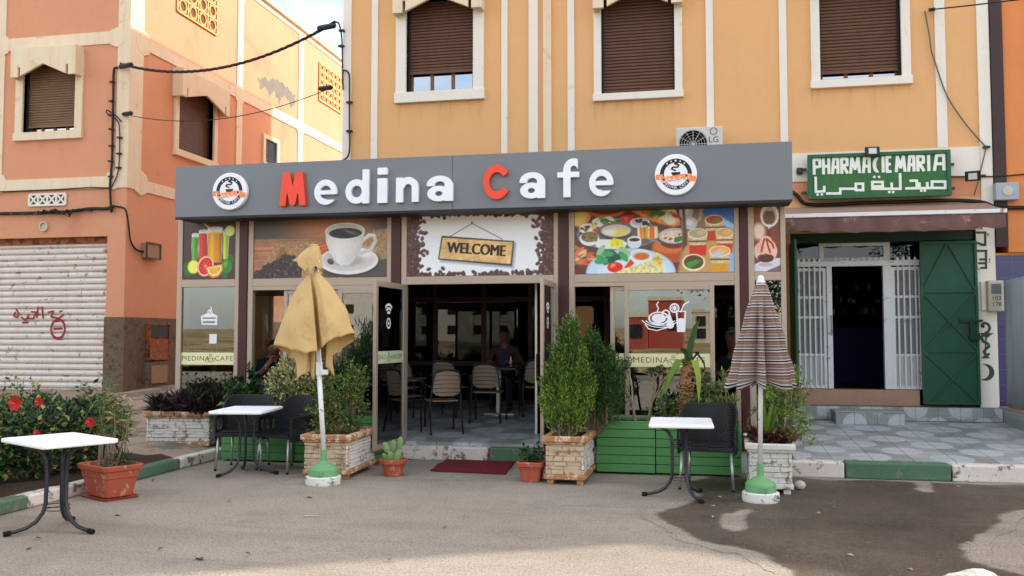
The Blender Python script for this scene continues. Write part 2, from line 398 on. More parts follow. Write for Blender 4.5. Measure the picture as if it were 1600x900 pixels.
def asphalt(name, base, wet=False):
    m, t = newmat(name); v = t.coords()
    n = t.noise(v, .45, 6, .62); n2 = t.noise(v, 2.6, 6, .7); n3 = t.noise(v, 48, 3, .7); n4 = t.noise(v, 95, 2, .6)
    c = lin(base)
    f = t.math('ADD', t.math('MULTIPLY', n, .6), t.math('MULTIPLY', n2, .4))
    cc = t.mix(t.ramp(f, [(.34, 0.0), (.66, 1.0)]), sc(c, .78), sc(c, 1.2))
    cc = t.mix(t.math('MULTIPLY', t.ramp(n2, [(.55, 0.0), (.75, 1.0)]), .35), cc, sc(lin((150, 126, 98)), 1.0 ))
    w1 = t.noise(t.coords((.16, 1.1, 1), loc=(3, 1, 0)), 1.5, 6, .62, .6); cc = t.mix(t.math('MULTIPLY', t.ramp(w1, [(.52, 0.0), (.64, 1.0)]), .42), cc, sc(c, .55))
    w2 = t.noise(v, 1.15, 7, .7, .3); cc = t.mix(t.math('MULTIPLY', t.ramp(w2, [(.57, 0.0), (.66, 1.0)]), .38), cc, sc(c, .55))
    w3 = t.noise(t.coords((1, 1, 1), loc=(9, 5, 0)), .9, 7, .7, .5); cc = t.mix(t.math('MULTIPLY', t.ramp(w3, [(.56, 0.0), (.7, 1.0)]), .35), cc, sc(c, 1.35))
    cr = t.new('ShaderNodeTexVoronoi', feature='DISTANCE_TO_EDGE'); cr.inputs['Scale'].default_value = .55
    cv = t.new('ShaderNodeVectorMath', operation='ADD'); cn = t.new('ShaderNodeTexNoise'); cn.inputs['Scale'].default_value = 1.7; cn.inputs['Detail'].default_value = 6; t.lk(v, cn.inputs['Vector']); t.lk(v, cv.inputs[0]); t.lk(cn.outputs[1], cv.inputs[1]); t.lk(cv.outputs[0], cr.inputs['Vector'])
    cc = t.mix(t.math('MULTIPLY', t.math('MULTIPLY', t.ramp(cr.outputs[0], [(.004, 1.0), (.012, 0.0)]), t.ramp(n, [(.46, 0.0), (.56, 1.0)])), .22), cc, sc(c, .35))
    cc = t.mix(t.math('MULTIPLY', t.ramp(n3, [(.36, 1.0), (.52, 0.0)]), .75), cc, sc(c, .38))
    cc = t.mix(t.math('MULTIPLY', t.ramp(n4, [(.58, 0.0), (.68, 1.0)]), .6), cc, sc(c, 2.0))
    sp = t.new('ShaderNodeTexVoronoi'); sp.inputs['Scale'].default_value = 9; t.lk(v, sp.inputs['Vector'])
    cc = t.mix(t.math('MULTIPLY', t.ramp(sp.outputs[0], [(.03, 1.0), (.06, 0.0)]), .5), cc, sc(c, .4))
    h = t.math('ADD', n3, t.math('MULTIPLY', n4, .6))
    if wet:
        at = t.new('ShaderNodeAttribute', attribute_name='wet'); f = at.outputs['Fac']
        dk = t.ramp(t.noise(v, .8, 5, .6), [(.35, .20), (.65, .34)])
        mu = t.mix(1.0, cc, dk, 'MULTIPLY'); mu = t.mix(1.0, mu, (1.06, .95, .86), 'MULTIPLY')
        mu = t.mix(t.math('MULTIPLY', t.ramp(t.noise(v, 62, 3, .7), [(.58, 0.0), (.66, 1.0)]), .6), mu, sc(c, .9))
        sh = t.ramp(t.noise(v, 1.3, 5, .7), [(.34, .30), (.52, .62)]); rr = t.math('ADD', t.math('MULTIPLY', t.math('SUBTRACT', 1.0, f), .3), sh, True)
        t.out(t.mix(f, cc, mu), rr, 0, .35, h, .6, .012)
    else: t.out(cc, .9, 0, .3, h, .5, .012)
    return m
K['asphalt'] = asphalt('asphalt', (158, 146, 131))
K['wet_asphalt'] = asphalt('wet_asphalt', (158, 146, 131), True)
K['dirt'] = mat('dirt', (158, 138, 116), .95, .22, 2.2, .8, 26, bd=.03, stain=(112, 104, 92), stain_amt=.5, stain_scale=1.6)
K['field'] = mat('dry_field', (170, 140, 96), .95, .35, .25, .8, 2, bd=.1, stain=(110, 108, 60), stain_amt=.5, stain_scale=.15)

def tile_floor(name, P, ox, oy, dark=1.0, axes=(0, 1)):
    """granite-look tiles: pale discs on a grey chequer, thin joints"""
    m, t = newmat(name)
    tc = t.new('ShaderNodeTexCoord'); sx = t.new('ShaderNodeSeparateXYZ'); t.lk(tc.outputs['Object'], sx.inputs[0])
    u = t.math('DIVIDE', t.math('SUBTRACT', sx.outputs[axes[0]], ox), P); v = t.math('DIVIDE', t.math('SUBTRACT', sx.outputs[axes[1]], oy), P)
    def disc(du, dv):
        a = t.math('SUBTRACT', t.math('FRACT', t.math('ADD', u, .5+du)), .5); b = t.math('SUBTRACT', t.math('FRACT', t.math('ADD', v, .5+dv)), .5)
        return t.math('SQRT', t.math('ADD', t.math('MULTIPLY', a, a), t.math('MULTIPLY', b, b)))
    d = t.math('MINIMUM', disc(0, 0), disc(.5, .5))
    q = t.coords(); n = t.noise(q, 55, 3, .7); n2 = t.noise(q, 1.2, 5); n3 = t.noise(q, 12, 4, .7)
    c1, c2, c3 = lin((166, 173, 172)), lin((146, 152, 148)), lin((186, 188, 182))
    cell = t.math('FRACT', t.math('MULTIPLY', t.math('ADD', t.math('FLOOR', t.math('MULTIPLY', u, 4)), t.math('MULTIPLY', t.math('FLOOR', t.math('MULTIPLY', v, 4)), 1.37)), .3819))
    base = t.ramp(cell, [(0, c1), (.35, c2), (.6, c3), (.8, lin((154, 160, 154)))], True)
    ringm = t.ramp(d, [(.262, 1.0), (.275, 0.0)])
    col = t.mix(ringm, base, lin((200, 206, 208)))
    col = t.mix(t.math('MULTIPLY', t.ramp(n, [(.42, 1.0), (.6, 0.0)]), .3), col, (.12, .13, .13))
    col = t.mix(t.math('MULTIPLY', n2, .2), col, lin((140, 134, 124)))
    def joint(x, k): return t.math('LESS_THAN', t.math('ABSOLUTE', t.math('SUBTRACT', t.math('FRACT', t.math('ADD', t.math('MULTIPLY', x, k), .5)), .5)), .011)
    col = t.mix(t.math('MULTIPLY', t.math('MAXIMUM', joint(u, 2), joint(v, 2)), .75), col, (.06, .06, .055))
    t.out(col, t.math('ADD', t.math('MULTIPLY', n3, .25), .28), 0, .45, n, .05, .004); return m
c0 = PZ(1359.3, 712.7, .21)
K['tiles'] = tile_floor('terrace_tiles', .87, c0.x, c0.y)
K['tiles_wall'] = tile_floor('riser_tiles', .6, .1, .3, axes=(0, 2))
def navy(name):
    m, t = newmat(name); v = t.coords()
    b = t.new('ShaderNodeTexBrick'); b.offset = 0; b.inputs['Scale'].default_value = 1; b.inputs['Brick Width'].default_value = .22; b.inputs['Row Height'].default_value = .22
    b.inputs['Mortar Size'].default_value = .006; b.inputs['Color1'].default_value = (.012, .016, .10, 1); b.inputs['Color2'].default_value = (.016, .02, .13, 1); b.inputs['Mortar'].default_value = (.05, .05, .07, 1)
    mp = t.new('ShaderNodeMapping'); mp.inputs['Rotation'].default_value = (R(90), 0, 0); t.lk(v, mp.inputs[0]); t.lk(mp.outputs[0], b.inputs['Vector'])
    t.out(b.outputs[0], .15, 0, .6); return m
K['navy_tile'] = navy('navy_tiles')

# ------------------------------------------------------------------ ground
def sheet(name, x0, x1, y0, y1, zf, m, nx=1, ny=1):
    mb = MB(); vs = []
    for j in range(ny+1):
        for i in range(nx+1):
            x = x0+(x1-x0)*i/nx; y = y0+(y1-y0)*j/ny; vs.append((x, y, zf(x, y)))
    fs = [(j*(nx+1)+i, j*(nx+1)+i+1, (j+1)*(nx+1)+i+1, (j+1)*(nx+1)+i) for j in range(ny) for i in range(nx)]
    mb.add(vs, fs); return tag(mb.build(name, m, smooth=True), kind='structure')
sheet('ground', -500, 500, -700, 500, lambda x, y: 0, K['asphalt'])
def dirt_z(x, y):
    z = .10+max(0, y-9.6)*.068 if y < 16 else .535
    k = min(1, max(0, (-6.18-x)/.5)); z = z*k+.112*(1-k) if y < 11.6 else z
    if k < 1: return z
    return z+.012*math.sin(3*x+2*y)+.01*math.sin(5*x-3*y)
sheet('dirt_path', -24, -6.15, -6, 40, dirt_z, K['dirt'], 60, 140)
sheet('field', -400, 400, -500, -14, lambda x, y: .05+.35*math.sin(x*.11)*math.sin(y*.13)+.012*(-14-y), K['field'], 80, 80)
# terrace in front of the pharmacy and the cafe floor, both rising gently to the building
def slope_z(y): return .185+max(0, y-10.6)*.053
ZB = slope_z(14)
def slab(name, x0, x1, y0, y1):
    mb = MB(); a, b = slope_z(y0), slope_z(y1)
    vs = [(x0,y0,0),(x1,y0,0),(x1,y1,0),(x0,y1,0),(x0,y0,a),(x1,y0,a),(x1,y1,b),(x0,y1,b)]
    mb.add(vs, [(0,3,2,1),(4,5,6,7),(0,1,5,4),(1,2,6,5),(2,3,7,6),(3,0,4,7)])
    return tag(mb.build(name, K['tiles']), kind='structure')
slab('terrace_floor', 1.10, 9, 10.76, 14.2)
slab('cafe_floor', -7.0, 1.095, 11.2, 15.58)
def kerb(name, segs, axis, c0_, c1_, h):
    mb = MB()
    for a, b, mi in segs:
        g = .006
        if axis == 'x': mb.box(a+g, b-g, c0_, c1_, 0, h+rng.uniform(-.006, .006), mi)
        else: mb.box(c0_, c1_, a+g, b-g, 0, h+rng.uniform(-.006, .006), mi)
    return tag(mb.build(name, [K['kerb_white'], K['kerb_green'], K['kerb_raw']], bevel=.022, seg=3), kind='structure')
kerb('terrace_kerb', [(.6, 1.62, 0), (1.62, 2.72, 1), (2.72, 4.1, 0), (4.1, 5.3, 1), (5.3, 6.6, 0), (6.6, 9, 1)], 'x', 10.56, 10.76, .185)
kerb('entrance_kerb', [(-3.86, -2.55, 0), (-2.55, -1.55, 1)], 'x', 11.06, 11.2, .185)
kerb('path_kerb', [(-3, -1, 0), (-1, 1, 1), (1, 3, 0), (3, 5, 1), (5, 6.1, 0), (6.1, 7.25, 1), (7.25, 8.55, 0), (8.55, 9.75, 1), (9.75, 11.0, 0)], 'y', -6.16, -6.0, .125)
# wet patch left by hosing the terrace: irregular outline traced on the ground
wp = [(530,105),(640,88),(890,92),(1000,100),(1150,103),(1280,108),(1480,114),(1640,118),(1640,185),(1575,200),(1530,225),(1520,245),(1478,268),(1425,293),(1420,318),(1452,358),(1520,378),(1600,393),(1680,412),(1700,520),(1000,540),(900,470),(872,408),(850,385),(800,355),(745,325),(690,312),(640,303),(585,292),(540,275),(490,240),(462,222),(455,205),(500,192),(548,172),(590,150)]
def ragged(pts, amp, n):
    out = []
    for i in range(len(pts)):
        a, b = Vector(pts[i]), Vector(pts[(i+1) % len(pts)])
        for k in range(n):
            p = a.lerp(b, k/n); nrm = Vector((-(b-a).y, (b-a).x)).normalized()
            out.append(p+nrm*random.uniform(-amp, amp))
    return out
def pix_ground(pts, z): return [tuple(PZ(p[0]/2+800, p[1]/2+700, z)) for p in pts]
from mathutils.geometry import tessellate_polygon
def flat_patch(name, outline, holes, z, m):
    loops = [[Vector(p) for p in outline]]+[[Vector(p) for p in h] for h in holes]
    tri = tessellate_polygon(loops); vs = [tuple(p) for l in loops for p in l]
    mb = MB(); mb.add(vs, [tuple(f) for f in tri])
    # face up
    mb.f = [f if (Vector(vs[f[1]])-Vector(vs[f[0]])).cross(Vector(vs[f[2]])-Vector(vs[f[0]])).z > 0 else tuple(reversed(f)) for f in mb.f]
    return tag(mb.build(name, m), kind='structure')
def value_noise(X, Y, k, seed):
    g = np.random.default_rng(seed).random((400, 400)); x = (X+40)*k; y = (Y+40)*k; i = x.astype(int) % 398; j = y.astype(int) % 398; fx = x-np.floor(x); fy = y-np.floor(y); fx = fx*fx*(3-2*fx); fy = fy*fy*(3-2*fy)
    return g[i, j]*(1-fx)*(1-fy)+g[i+1, j]*fx*(1-fy)+g[i, j+1]*(1-fx)*fy+g[i+1, j+1]*fx*fy-.5
wpo = [(p[0], p[1]) for p in pix_ground(wp, 0)]
isl = [[(p[0], p[1]) for p in pix_ground(q, 0)] for q in ([(650,215),(672,204),(690,206),(716,194),(752,192),(738,212),(722,228),(716,248),(690,257),(672,252),(660,236)], [(1258,106),(1300,108),(1306,122),(1296,136),(1282,124)])]
def wet_field(X, Y):
    d = poly_d(X, Y, wpo)
    for q in isl: d = np.maximum(d, -poly_d(X, Y, q))
    for k, a, s_ in ((2.2, .10, 1), (5, .06, 2), (11, .04, 3), (24, .022, 4)): d = d+a*value_noise(X, Y, k, s_)
    return d
xs_ = [p[0] for p in wpo]; ys_ = [p[1] for p in wpo]
vs_w, fs_w = field_mesh(lambda X, Y: wet_field(X, Y)-.12, min(xs_)-.1, min(5, max(xs_))+.1, max(4.2, min(ys_)-.1), max(ys_)+.1, .03, 0, side=False)
nw = len(vs_w)//2; mb = MB(); mb.add([(v[0], v[2], .003) for v in vs_w[:nw]], fs_w)
wo_ = tag(mb.build('wet_patch', K['wet_asphalt'], smooth=True), kind='structure')
dw = wet_field(np.array([v[0] for v in vs_w[:nw]]), np.array([v[2] for v in vs_w[:nw]]))
at = wo_.data.attributes.new('wet', 'FLOAT', 'POINT'); at.data.foreach_set('value', np.clip(-dw/.045, .0, 1).astype(np.float32))

# ------------------------------------------------------------------ walls
def wall(mb, axis, c, u0, u1, z0, z1, holes, thick, mi=0):
    us = sorted({u0, u1, *[h[0] for h in holes], *[h[1] for h in holes]}); zs = sorted({z0, z1, *[h[2] for h in holes], *[h[3] for h in holes]})
    us = [u for u in us if u0 <= u <= u1]; zs = [z for z in zs if z0 <= z <= z1]
    def pt(u, d, z): return (u, c+d, z) if axis == 'y' else (c-d, u, z)
    idx = {}; vs = []; fs = []
    def vid(i, j):
        if (i, j) not in idx: idx[i, j] = len(vs); vs.append(pt(us[i], 0, zs[j]))
        return idx[i, j]
    for i in range(len(us)-1):
        for j in range(len(zs)-1):
            um, zm = (us[i]+us[i+1])/2, (zs[j]+zs[j+1])/2
            if any(h[0] < um < h[1] and h[2] < zm < h[3] for h in holes): continue
            fs.append((vid(i, j), vid(i+1, j), vid(i+1, j+1), vid(i, j+1)))
    mb.add(vs, fs, mi)
    for a, b, p, q in holes:
        for (s0, s1) in (((a, p), (b, p)), ((b, p), (b, q)), ((b, q), (a, q)), ((a, q), (a, p))):
            mb.add([pt(s0[0], 0, s0[1]), pt(s0[0], thick, s0[1]), pt(s1[0], thick, s1[1]), pt(s1[0], 0, s1[1])], [(0, 1, 2, 3)], mi)
def xf(mb, M): mb.v = [tuple(M @ Vector(v)) for v in mb.v]; return mb
def MY(c): return Matrix.Translation((0, c, 0))
def MX(c): return Matrix.Translation((c, 0, 0)) @ Matrix.Rotation(R(90), 4, 'Z')
def slats(mb, u0, u1, z0, z1, d, pitch, depth, mi=0):
    """corrugated roller sheet: one folded strip"""
    vs = []; z = z0; prof = []
    while z < z1-1e-4:
        zz = min(z+pitch, z1); h = zz-z
        prof += [(z, -depth*.5), (z+h*.06, depth*.1), (z+h*.22, depth*.8), (z+h*.5, depth), (z+h*.78, depth*.8), (z+h*.92, depth*.1)]
        z = zz
    prof.append((z1, 0))
    for z, e in prof: vs += [(u0, -(d+e), z), (u1, -(d+e), z)]
    return mb.add(vs, [(2*i, 2*i+1, 2*i+3, 2*i+2) for i in range(len(prof)-1)], mi)

def window(parent, M, u0, u1, z0, z1, shut, fw, slat, canopy=None, face='white_trim', grille=False, sash=3):
    fr = MB()
    for a, b in ((u0-fw, u0), (u1, u1+fw)): fr.box(a, b, -.05, .24, z0-.005, z1, 0)
    fr.box(u0-fw-.015, u1+fw+.015, -.075, .24, z0-fw, z0-.005, 0); fr.box(u0-fw, u1+fw, -.05, .24, z1, z1+fw*.8, 0)
    f = xf(fr, M).build('window', K[face], parent, bevel=.008)
    if grille:
        g = MB(); n = 6
        for i in range(n):
            k = i/(n)*.5
            du, dz = (u1-u0)*k, (z1-z0)*k
            if u1-u0-2*du > .05: g.frame(u0+du, u1-du, z0+dz, z1-dz, .022, -.0, .02)
        for i in range(4): g.box(u0+(u1-u0)*(i+.5)/4-.008, u0+(u1-u0)*(i+.5)/4+.008, .021, .03, z0, z1)
        xf(g, M).build('grille', K['black_steel'], f)
    else:
        s = MB(); slats(s, u0+.03, u1-.03, shut, z1, -.12, .052, .014)
        s.box(u0+.03, u1-.03, .098, .118, shut-.05, shut-.002)
        xf(s, M).build('shutter', K[slat], f)
        g = MB(); g.box(u0, u0+.03, .08, .15, z0, z1); g.box(u1-.03, u1, .08, .15, z0, z1); xf(g, M).build('guide_rail', K['sign_dark'], f)
    w_ = MB(); zz = shut+.1
    n = sash; du = (u1-u0-.06)/n
    for i in range(n+1): w_.box(u0+.03+du*i-.028, u0+.03+du*i+.028, .155, .205, z0, z1)
    w_.box(u0, u1, .15, .21, z0, z0+.06)
    xf(w_, M).build('sash', K['wood_frame'], f, bevel=.006)
    p = MB(); p.box(u0, u1, .178, .186, z0+.05, z1); xf(p, M).build('pane', K['pane'], f)
    if canopy:
        a, b, zb, zt = canopy; mid = (a+b)/2; leg = .17
        q = MB()
        poly = [(a, zb), (a+leg, zb), (a+leg, zb+.2), (a+leg+.05, zb+.2), (a+leg+.05, zb+.02), (mid, zb+.25), (b-leg-.05, zb+.02), (b-leg-.05, zb+.2), (b-leg, zb+.2), (b-leg, zb), (b, zb), (b, zt), (a, zt)]
        q.prism(poly, -.26, -.20)
        q.box(a, a+.08, -.20, 0, zb, zt); q.box(b-.08, b, -.20, 0, zb, zt); q.box(a+.08, b-.08, -.20, 0, zt-.09, zt)
        xf(q, M).build('canopy', K['cream'], f, bevel=.01)
    return f

# ---- terracotta house on the corner
LX, LY = -10.92, 15.64
hs = thing('terracotta_house', 'terracotta three storey corner house with cream bands and dirty white roller shutter', 'house', (LX, LY, .5))
holeF = [(-13.3, -12.1, 5.69, 7.1), (-16.6, -11.32, .3, 3.55), (-17.5, -16.3, 5.69, 7.1)]
holeS = [(17.35, 18.8, 5.62, 7.1), (21.35, 22.0, 6.1, 6.72)]
wm = MB(); wall(wm, 'y', LY, -24, LX, 0, 10.15, holeF, .25); wall(wm, 'x', LX, LY, 36, 0, 10.15, holeS, .25)
wm.add([(-24, LY, 10.15), (LX, LY, 10.15), (LX, 36, 10.15), (-24, 36, 10.15)], [(0, 1, 2, 3)])
wm.add([(-24, LY, 0), (-24, 36, 0), (-24, 36, 10.15), (-24, LY, 10.15), (LX, 36, 0), (LX, 36, 10.15)], [(0, 3, 2, 1), (1, 2, 5, 4)])
wm.build('wall', K['terracotta'], hs)
tr = MB(); e = .025
tr.box(-11.17, LX+e, LY-e, LY-.001, 4.5, 10.3); tr.box(LX+.001, LX+e, LY, LY+.42, 4.5, 10.3)      # corner strip
tr.box(-13.98, -13.76, LY-e, LY-.001, 4.74, 10.3)
for z0, z1 in ((4.5, 4.735), (7.4, 7.65)):
    tr.box(-24, -13.98, LY-e, LY-.001, z0, z1); tr.box(-13.76, -11.17, LY-e, LY-.001, z0, z1)
    for a, b in ((LY+.42, 19.85), (20.12, 23.3), (23.6, 36)): tr.box(LX+.001, LX+e, a, b, z0, z1)
for a, b in ((19.85, 20.12), (23.3, 23.6)): tr.box(LX+.001, LX+e, a, b, 4.5, 10.3)
tr.box(LX-.2, LX+.10, LY-.08, 36, 10.3, 10.42); tr.box(-24, LX-.2, LY-.10, LY+.2, 10.3, 10.42); tr.box(-24, LX-.21, LY+.001, LY+.2, 10.15, 10.3); tr.box(LX-.2, LX+.02, LY+.43, 36, 10.15, 10.3)
def boss_f(u, z, r=.18): tr.prism([(u+r*math.cos(k*math.pi/4), z+r*math.sin(k*math.pi/4)) for k in range(8)], LY-e-.004, LY-.002)
def boss_s(u, z, r=.22): tr.prism([(u+r*math.cos(k*math.pi/4), z+r*math.sin(k*math.pi/4)) for k in range(8)], LX+.002, LX+e+.004, plane='yz')
for z in (4.66, 7.52):
    boss_f(-13.87, z, .24); boss_f(-11.2, z, .2)
    for u in (LY+.42, 19.98, 23.45): boss_s(u, z, .26)
tr.build('trim', K['cream'], hs)
pk_ = MB(); pc_ = [PX(px, py, LX) for px, py in ((403,124),(412,120),(420,126),(430,122),(440,128),(452,140),(460,148),(462,164),(455,168),(449,152),(440,150),(436,160),(428,142),(420,150),(416,136),(408,140))]
def peel(Y_, Z_): return poly_d(Y_, Z_, [(p.y, p.z) for p in pc_])+.05*np.sin(Y_*21+Z_*9)*np.sin(Z_*27)
put(pk_, field_mesh(peel, min(p.y for p in pc_)-.1, max(p.y for p in pc_)+.1, min(p.z for p in pc_)-.1, max(p.z for p in pc_)+.1, .03, .003), MX(LX+.0005)); K['bare'] = mat('bare_plaster', (128, 122, 114), .95, .2, 5, .5, 30); pk_.build('peeled_plaster', K['bare'], hs)
ba = MB(); ba.box(-11.32, LX+.045, LY-.045, LY-.001, 0, 1.95); ba.box(LX+.001, LX+.045, LY, 36, 0, 1.95)
ba.build('base_plaster', K['rough_base'], hs)
window(hs, MY(LY), -13.3, -12.1, 5.69, 7.1, 5.86, .17, 'slat_tan', (-13.42, -11.94, 6.76, 7.36), 'cream', sash=4)
window(hs, MY(LY), -17.5, -16.3, 5.69, 7.1, 5.8, .17, 'slat_tan', (-17.86, -16.2, 6.76, 7.38), 'cream', sash=4)
window(hs, MX(LX), 17.35, 18.8, 5.62, 7.1, 5.66, .15, 'slat_brown', (17.12, 19.1, 6.72, 7.34), 'cream')
window(hs, MX(LX), 21.35, 22.0, 6.1, 6.72, 6.1, .14, 'slat_brown', None, 'cream', grille=True)
rd = MB(); slats(rd, -16.6, -11.32, .3, 3.55, -.17, .122, .045)
door = xf(rd, MY(LY)).build('roller_shutter', K['shutter_white'], hs)
bx = MB(); bx.box(-16.6, -11.32, LY+.1, LY+.17, 3.42, 3.55); bx.build('shutter_lintel', K['rust'], door)
# red sprayed writing on the shutter
K['graffiti'] = mat('red_spray', (150, 44, 44), .8, .2, 20, 0)
def gz(px, py): p = PY(px, py, LY+.13); return (p.x, p.z)
gr_ = [[(24,488),(22,494),(28,496),(30,490),(26,484)], [(34,496),(40,500),(46,492)], [(42,497),(52,498),(58,488),(50,487)], [(60,480),(58,496)], [(66,480),(68,497)], [(76,488),(84,486),(80,495),(92,497),(100,492)], [(36,504),(44,504)], [(94,487),(97,486)], [(88,502),(92,500)]]
gm = MB()
px0 = gz(15, 470); px1 = gz(110, 530)
def gfun(X, Z):
    d = lines(X, Z, [[gz(*p) for p in l] for l in gr_], .035)
    c = gz(91, 514); rr = np.hypot((X-c[0])/.82, Z-c[1]); d = np.minimum(d, np.abs(rr-.19)-.024); d = np.minimum(d, lines(X, Z, [[gz(85, 514), gz(97, 513)]], .04)); return d
put(gm, field_mesh(gfun, px0[0], px1[0], px1[1], px0[1], .012, .002), Matrix.Translation((0, LY+.1215, 0)))
gm.build('graffiti', K['graffiti'], door)
# ventilation blocks
def claustra(name, M, u0, u1, z0, z1, nu, nz, style, m, back):
    g = MB(); du, dz = (u1-u0)/nu, (z1-z0)/nz
    g.box(u0, u1, -.012, -.002, z0, z1, 1)
    for i in range(nu+1): g.box(u0+du*i-.02, u0+du*i+.02, -.04, -.0125, z0, z1)
    for j in range(nz+1): g.box(u0, u1, -.0395, -.013, z0+dz*j-.02, z0+dz*j+.02)
    for i in range(nu):
        for j in range(nz):
            cu, cz = u0+du*(i+.5), z0+dz*(j+.5)
            if style == 'x':
                g.bar((u0+du*i, -.026, z0+dz*j), (u0+du*(i+1), -.026, z0+dz*(j+1)), .035, .024); g.bar((u0+du*i, -.025, z0+dz*(j+1)), (u0+du*(i+1), -.025, z0+dz*j), .035, .022)
            else:
                h = min(du, dz)*.5
                pts = [(cu+h*math.cos(a), -.026, cz+h*math.sin(a)) for a in [k*math.pi/4 for k in range(8)]]
                for k in range(0, 8): g.bar(pts[k], pts[(k+2) % 8], .022, .02+.0004*k)
    return xf(g, M).build(name, [K[m], K[back]], hs)
claustra('vent_block', MY(LY), -13.09, -12.26, 4.2, 4.42, 4, 1, 'x', 'white_trim', 'black')
K['claustra'] = mat('claustra', (226, 174, 116), .85, .1, 4)
K['claustra_back'] = flat('claustra_back', (120, 72, 44), .9)
claustra('vent_block', MX(LX), 17.22, 18.85, 8.62, 9.95, 4, 4, 'o', 'claustra', 'claustra_back')
claustra('vent_block', MX(LX), 24.7, 26.4, 8.62, 9.75, 5, 5, 'o', 'claustra', 'claustra_back')
vp = MB(); vp.lathe([(.1, 0), (.1, .05), (.075, .05), (.075, .012), (.001, .012)], 20, (-12.74, LY, 3.77), axis='y')
xf(vp, Matrix.Identity(4)).build('vent_pipe', K['plastic_grey'], hs)
pl = MB(); pl.box(LX, LX+.45, 25.6, 26.4, 4.5, 6.6); pl.build('chimney_breast', K['terracotta'], hs)

# ---- ochre building
YF, YX0, YX1, YH, YB = 14.0, -5.72, 4.25, 11.85, 24.3
yb = thing('ochre_building', 'ochre yellow apartment building with white strips and brown roller shutters behind the cafe', 'building', (-.7, YF, .3))
W1, W2, W3 = (-4.63, -3.49, 5.6, 7.15), (-1.40, -.26, 5.40, 7.05), (1.90, 3.05, 5.43, 7.05)
holes = [W1, W2, W3, (1.43, 4.0, .56, 3.12), (-5.5, 1.0, .1, 2.95)]
wm = MB(); wall(wm, 'y', YF, YX0, YX1, 0, YH, holes, .28)
wm.add([(YX0, YF, 0), (YX0, YB, 0), (YX0, YB, YH), (YX0, YF, YH), (YX1, YB, 0), (YX1, YB, YH), (YX1, YF, YH), (YX1, YF, 0)], [(0, 3, 2, 1), (1, 2, 5, 4), (4, 5, 6, 7), (3, 6, 5, 2)])
wm.build('wall', K['ochre'], yb)
st = MB()
for a, b, d in ((-5.745, -5.60, .03), (-5.24, -5.13, .025), (-3.02, -2.92, .025), (-2.57, -2.42, .03), (-1.94, -1.83, .025), (.22, .33, .025), (1.31, 1.42, .025), (3.52, 3.66, .025)):
    st.box(a, b, YF-d, YF-.001, 3.3 if b < 1.2 else 4.335, YH)
st.box(4.09, YX1, YF-.03, YF-.001, .56, YH)
st.box(YX0-.025, YX0-.001, YF, YF+.2, .3, YH)
st.box(1.06, 4.085, YF-.028, YF-.001, 3.90, 4.33)
st.box(YX0-.05, YX1, YF-.06, YF+.2, YH, YH+.1)
st.build('trim_strip', K['white_trim'], yb)
s2 = MB(); s2.box(-2.33, -2.20, YF-.05, YF-.001, 3.3, YH); s2.build('downpipe_strip', K['cream'], yb)
pk = MB(); pk.box(1.06, 4.085, YF-.006, YF-.001, 3.62, 3.898); K['pink_paint'] = mat('pink_paint', (222, 150, 110), .85, .12, 3); pk.build('painted_band', K['pink_paint'], yb)
window(yb, MY(YF), *W1, 5.98, .18, 'slat_brown', (-4.80, -3.30, 6.86, 7.6))
window(yb, MY(YF), *W2, 5.44, .12, 'slat_brown', (-1.51, -.13, 6.70, 7.6))
window(yb, MY(YF), *W3, 5.60, .13, 'slat_brown', (1.75, 3.15, 6.78, 7.6))
def drip_mat():
    m, t = newmat('drip_stain'); n = t.noise(t.coords((5, 1, .6)), 1.3, 7, .7); n2 = t.noise(t.coords(), 9, 4)
    tc = t.new('ShaderNodeTexCoord'); sx = t.new('ShaderNodeSeparateXYZ'); t.lk(tc.outputs['UV'], sx.inputs[0])
    a = t.math('MULTIPLY', t.math('MULTIPLY', t.ramp(n, [(.50, 0.0), (.78, 1.0)]), t.math('POWER', sx.outputs[1], 1.6)), .34)
    p = t.new('ShaderNodeBsdfPrincipled'); p.inputs['Base Color'].default_value = lin((120, 84, 56))+(1,); p.inputs['Roughness'].default_value = .9
    tr = t.new('ShaderNodeBsdfTransparent'); mx = t.new('ShaderNodeMixShader'); o = t.new('ShaderNodeOutputMaterial')
    t.lk(a, mx.inputs[0]); t.lk(tr.outputs[0], mx.inputs[1]); t.lk(p.outputs[0], mx.inputs[2]); t.lk(mx.outputs[0], o.inputs[0]); return m
K['drip'] = drip_mat()
for u0, u1, zt in ((-4.84, -3.34, 5.41), (-1.54, -.13, 5.27), (1.75, 3.2, 5.29)):
    dm = MB(); dm.add([(u0, YF-.002, zt-.5), (u1, YF-.002, zt-.5), (u1, YF-.002, zt), (u0, YF-.002, zt)], [(0, 1, 2, 3)]); d_ = dm.build('drip_stain', K['drip'], yb)
    uv = d_.data.uv_layers.new(name='UVMap'); uv.data.foreach_set('uv', [0, 0, 1, 0, 1, 1, 0, 1])
pil = MB(); pil.box(4.0, 4.0895, YF-.03, YF+.28, .56, 3.12); pil.build('door_pillar', K['white_trim'], yb)
# dark ground floor room behind the openings
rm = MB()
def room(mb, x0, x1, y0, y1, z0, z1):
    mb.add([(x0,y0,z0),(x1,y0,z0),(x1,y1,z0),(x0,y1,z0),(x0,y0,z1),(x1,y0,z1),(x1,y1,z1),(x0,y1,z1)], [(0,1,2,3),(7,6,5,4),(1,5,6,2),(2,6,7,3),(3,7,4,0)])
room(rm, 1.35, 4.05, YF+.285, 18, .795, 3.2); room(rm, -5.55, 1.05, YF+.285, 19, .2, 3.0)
rm.build('ground_floor_room', K['dark_room'], yb)
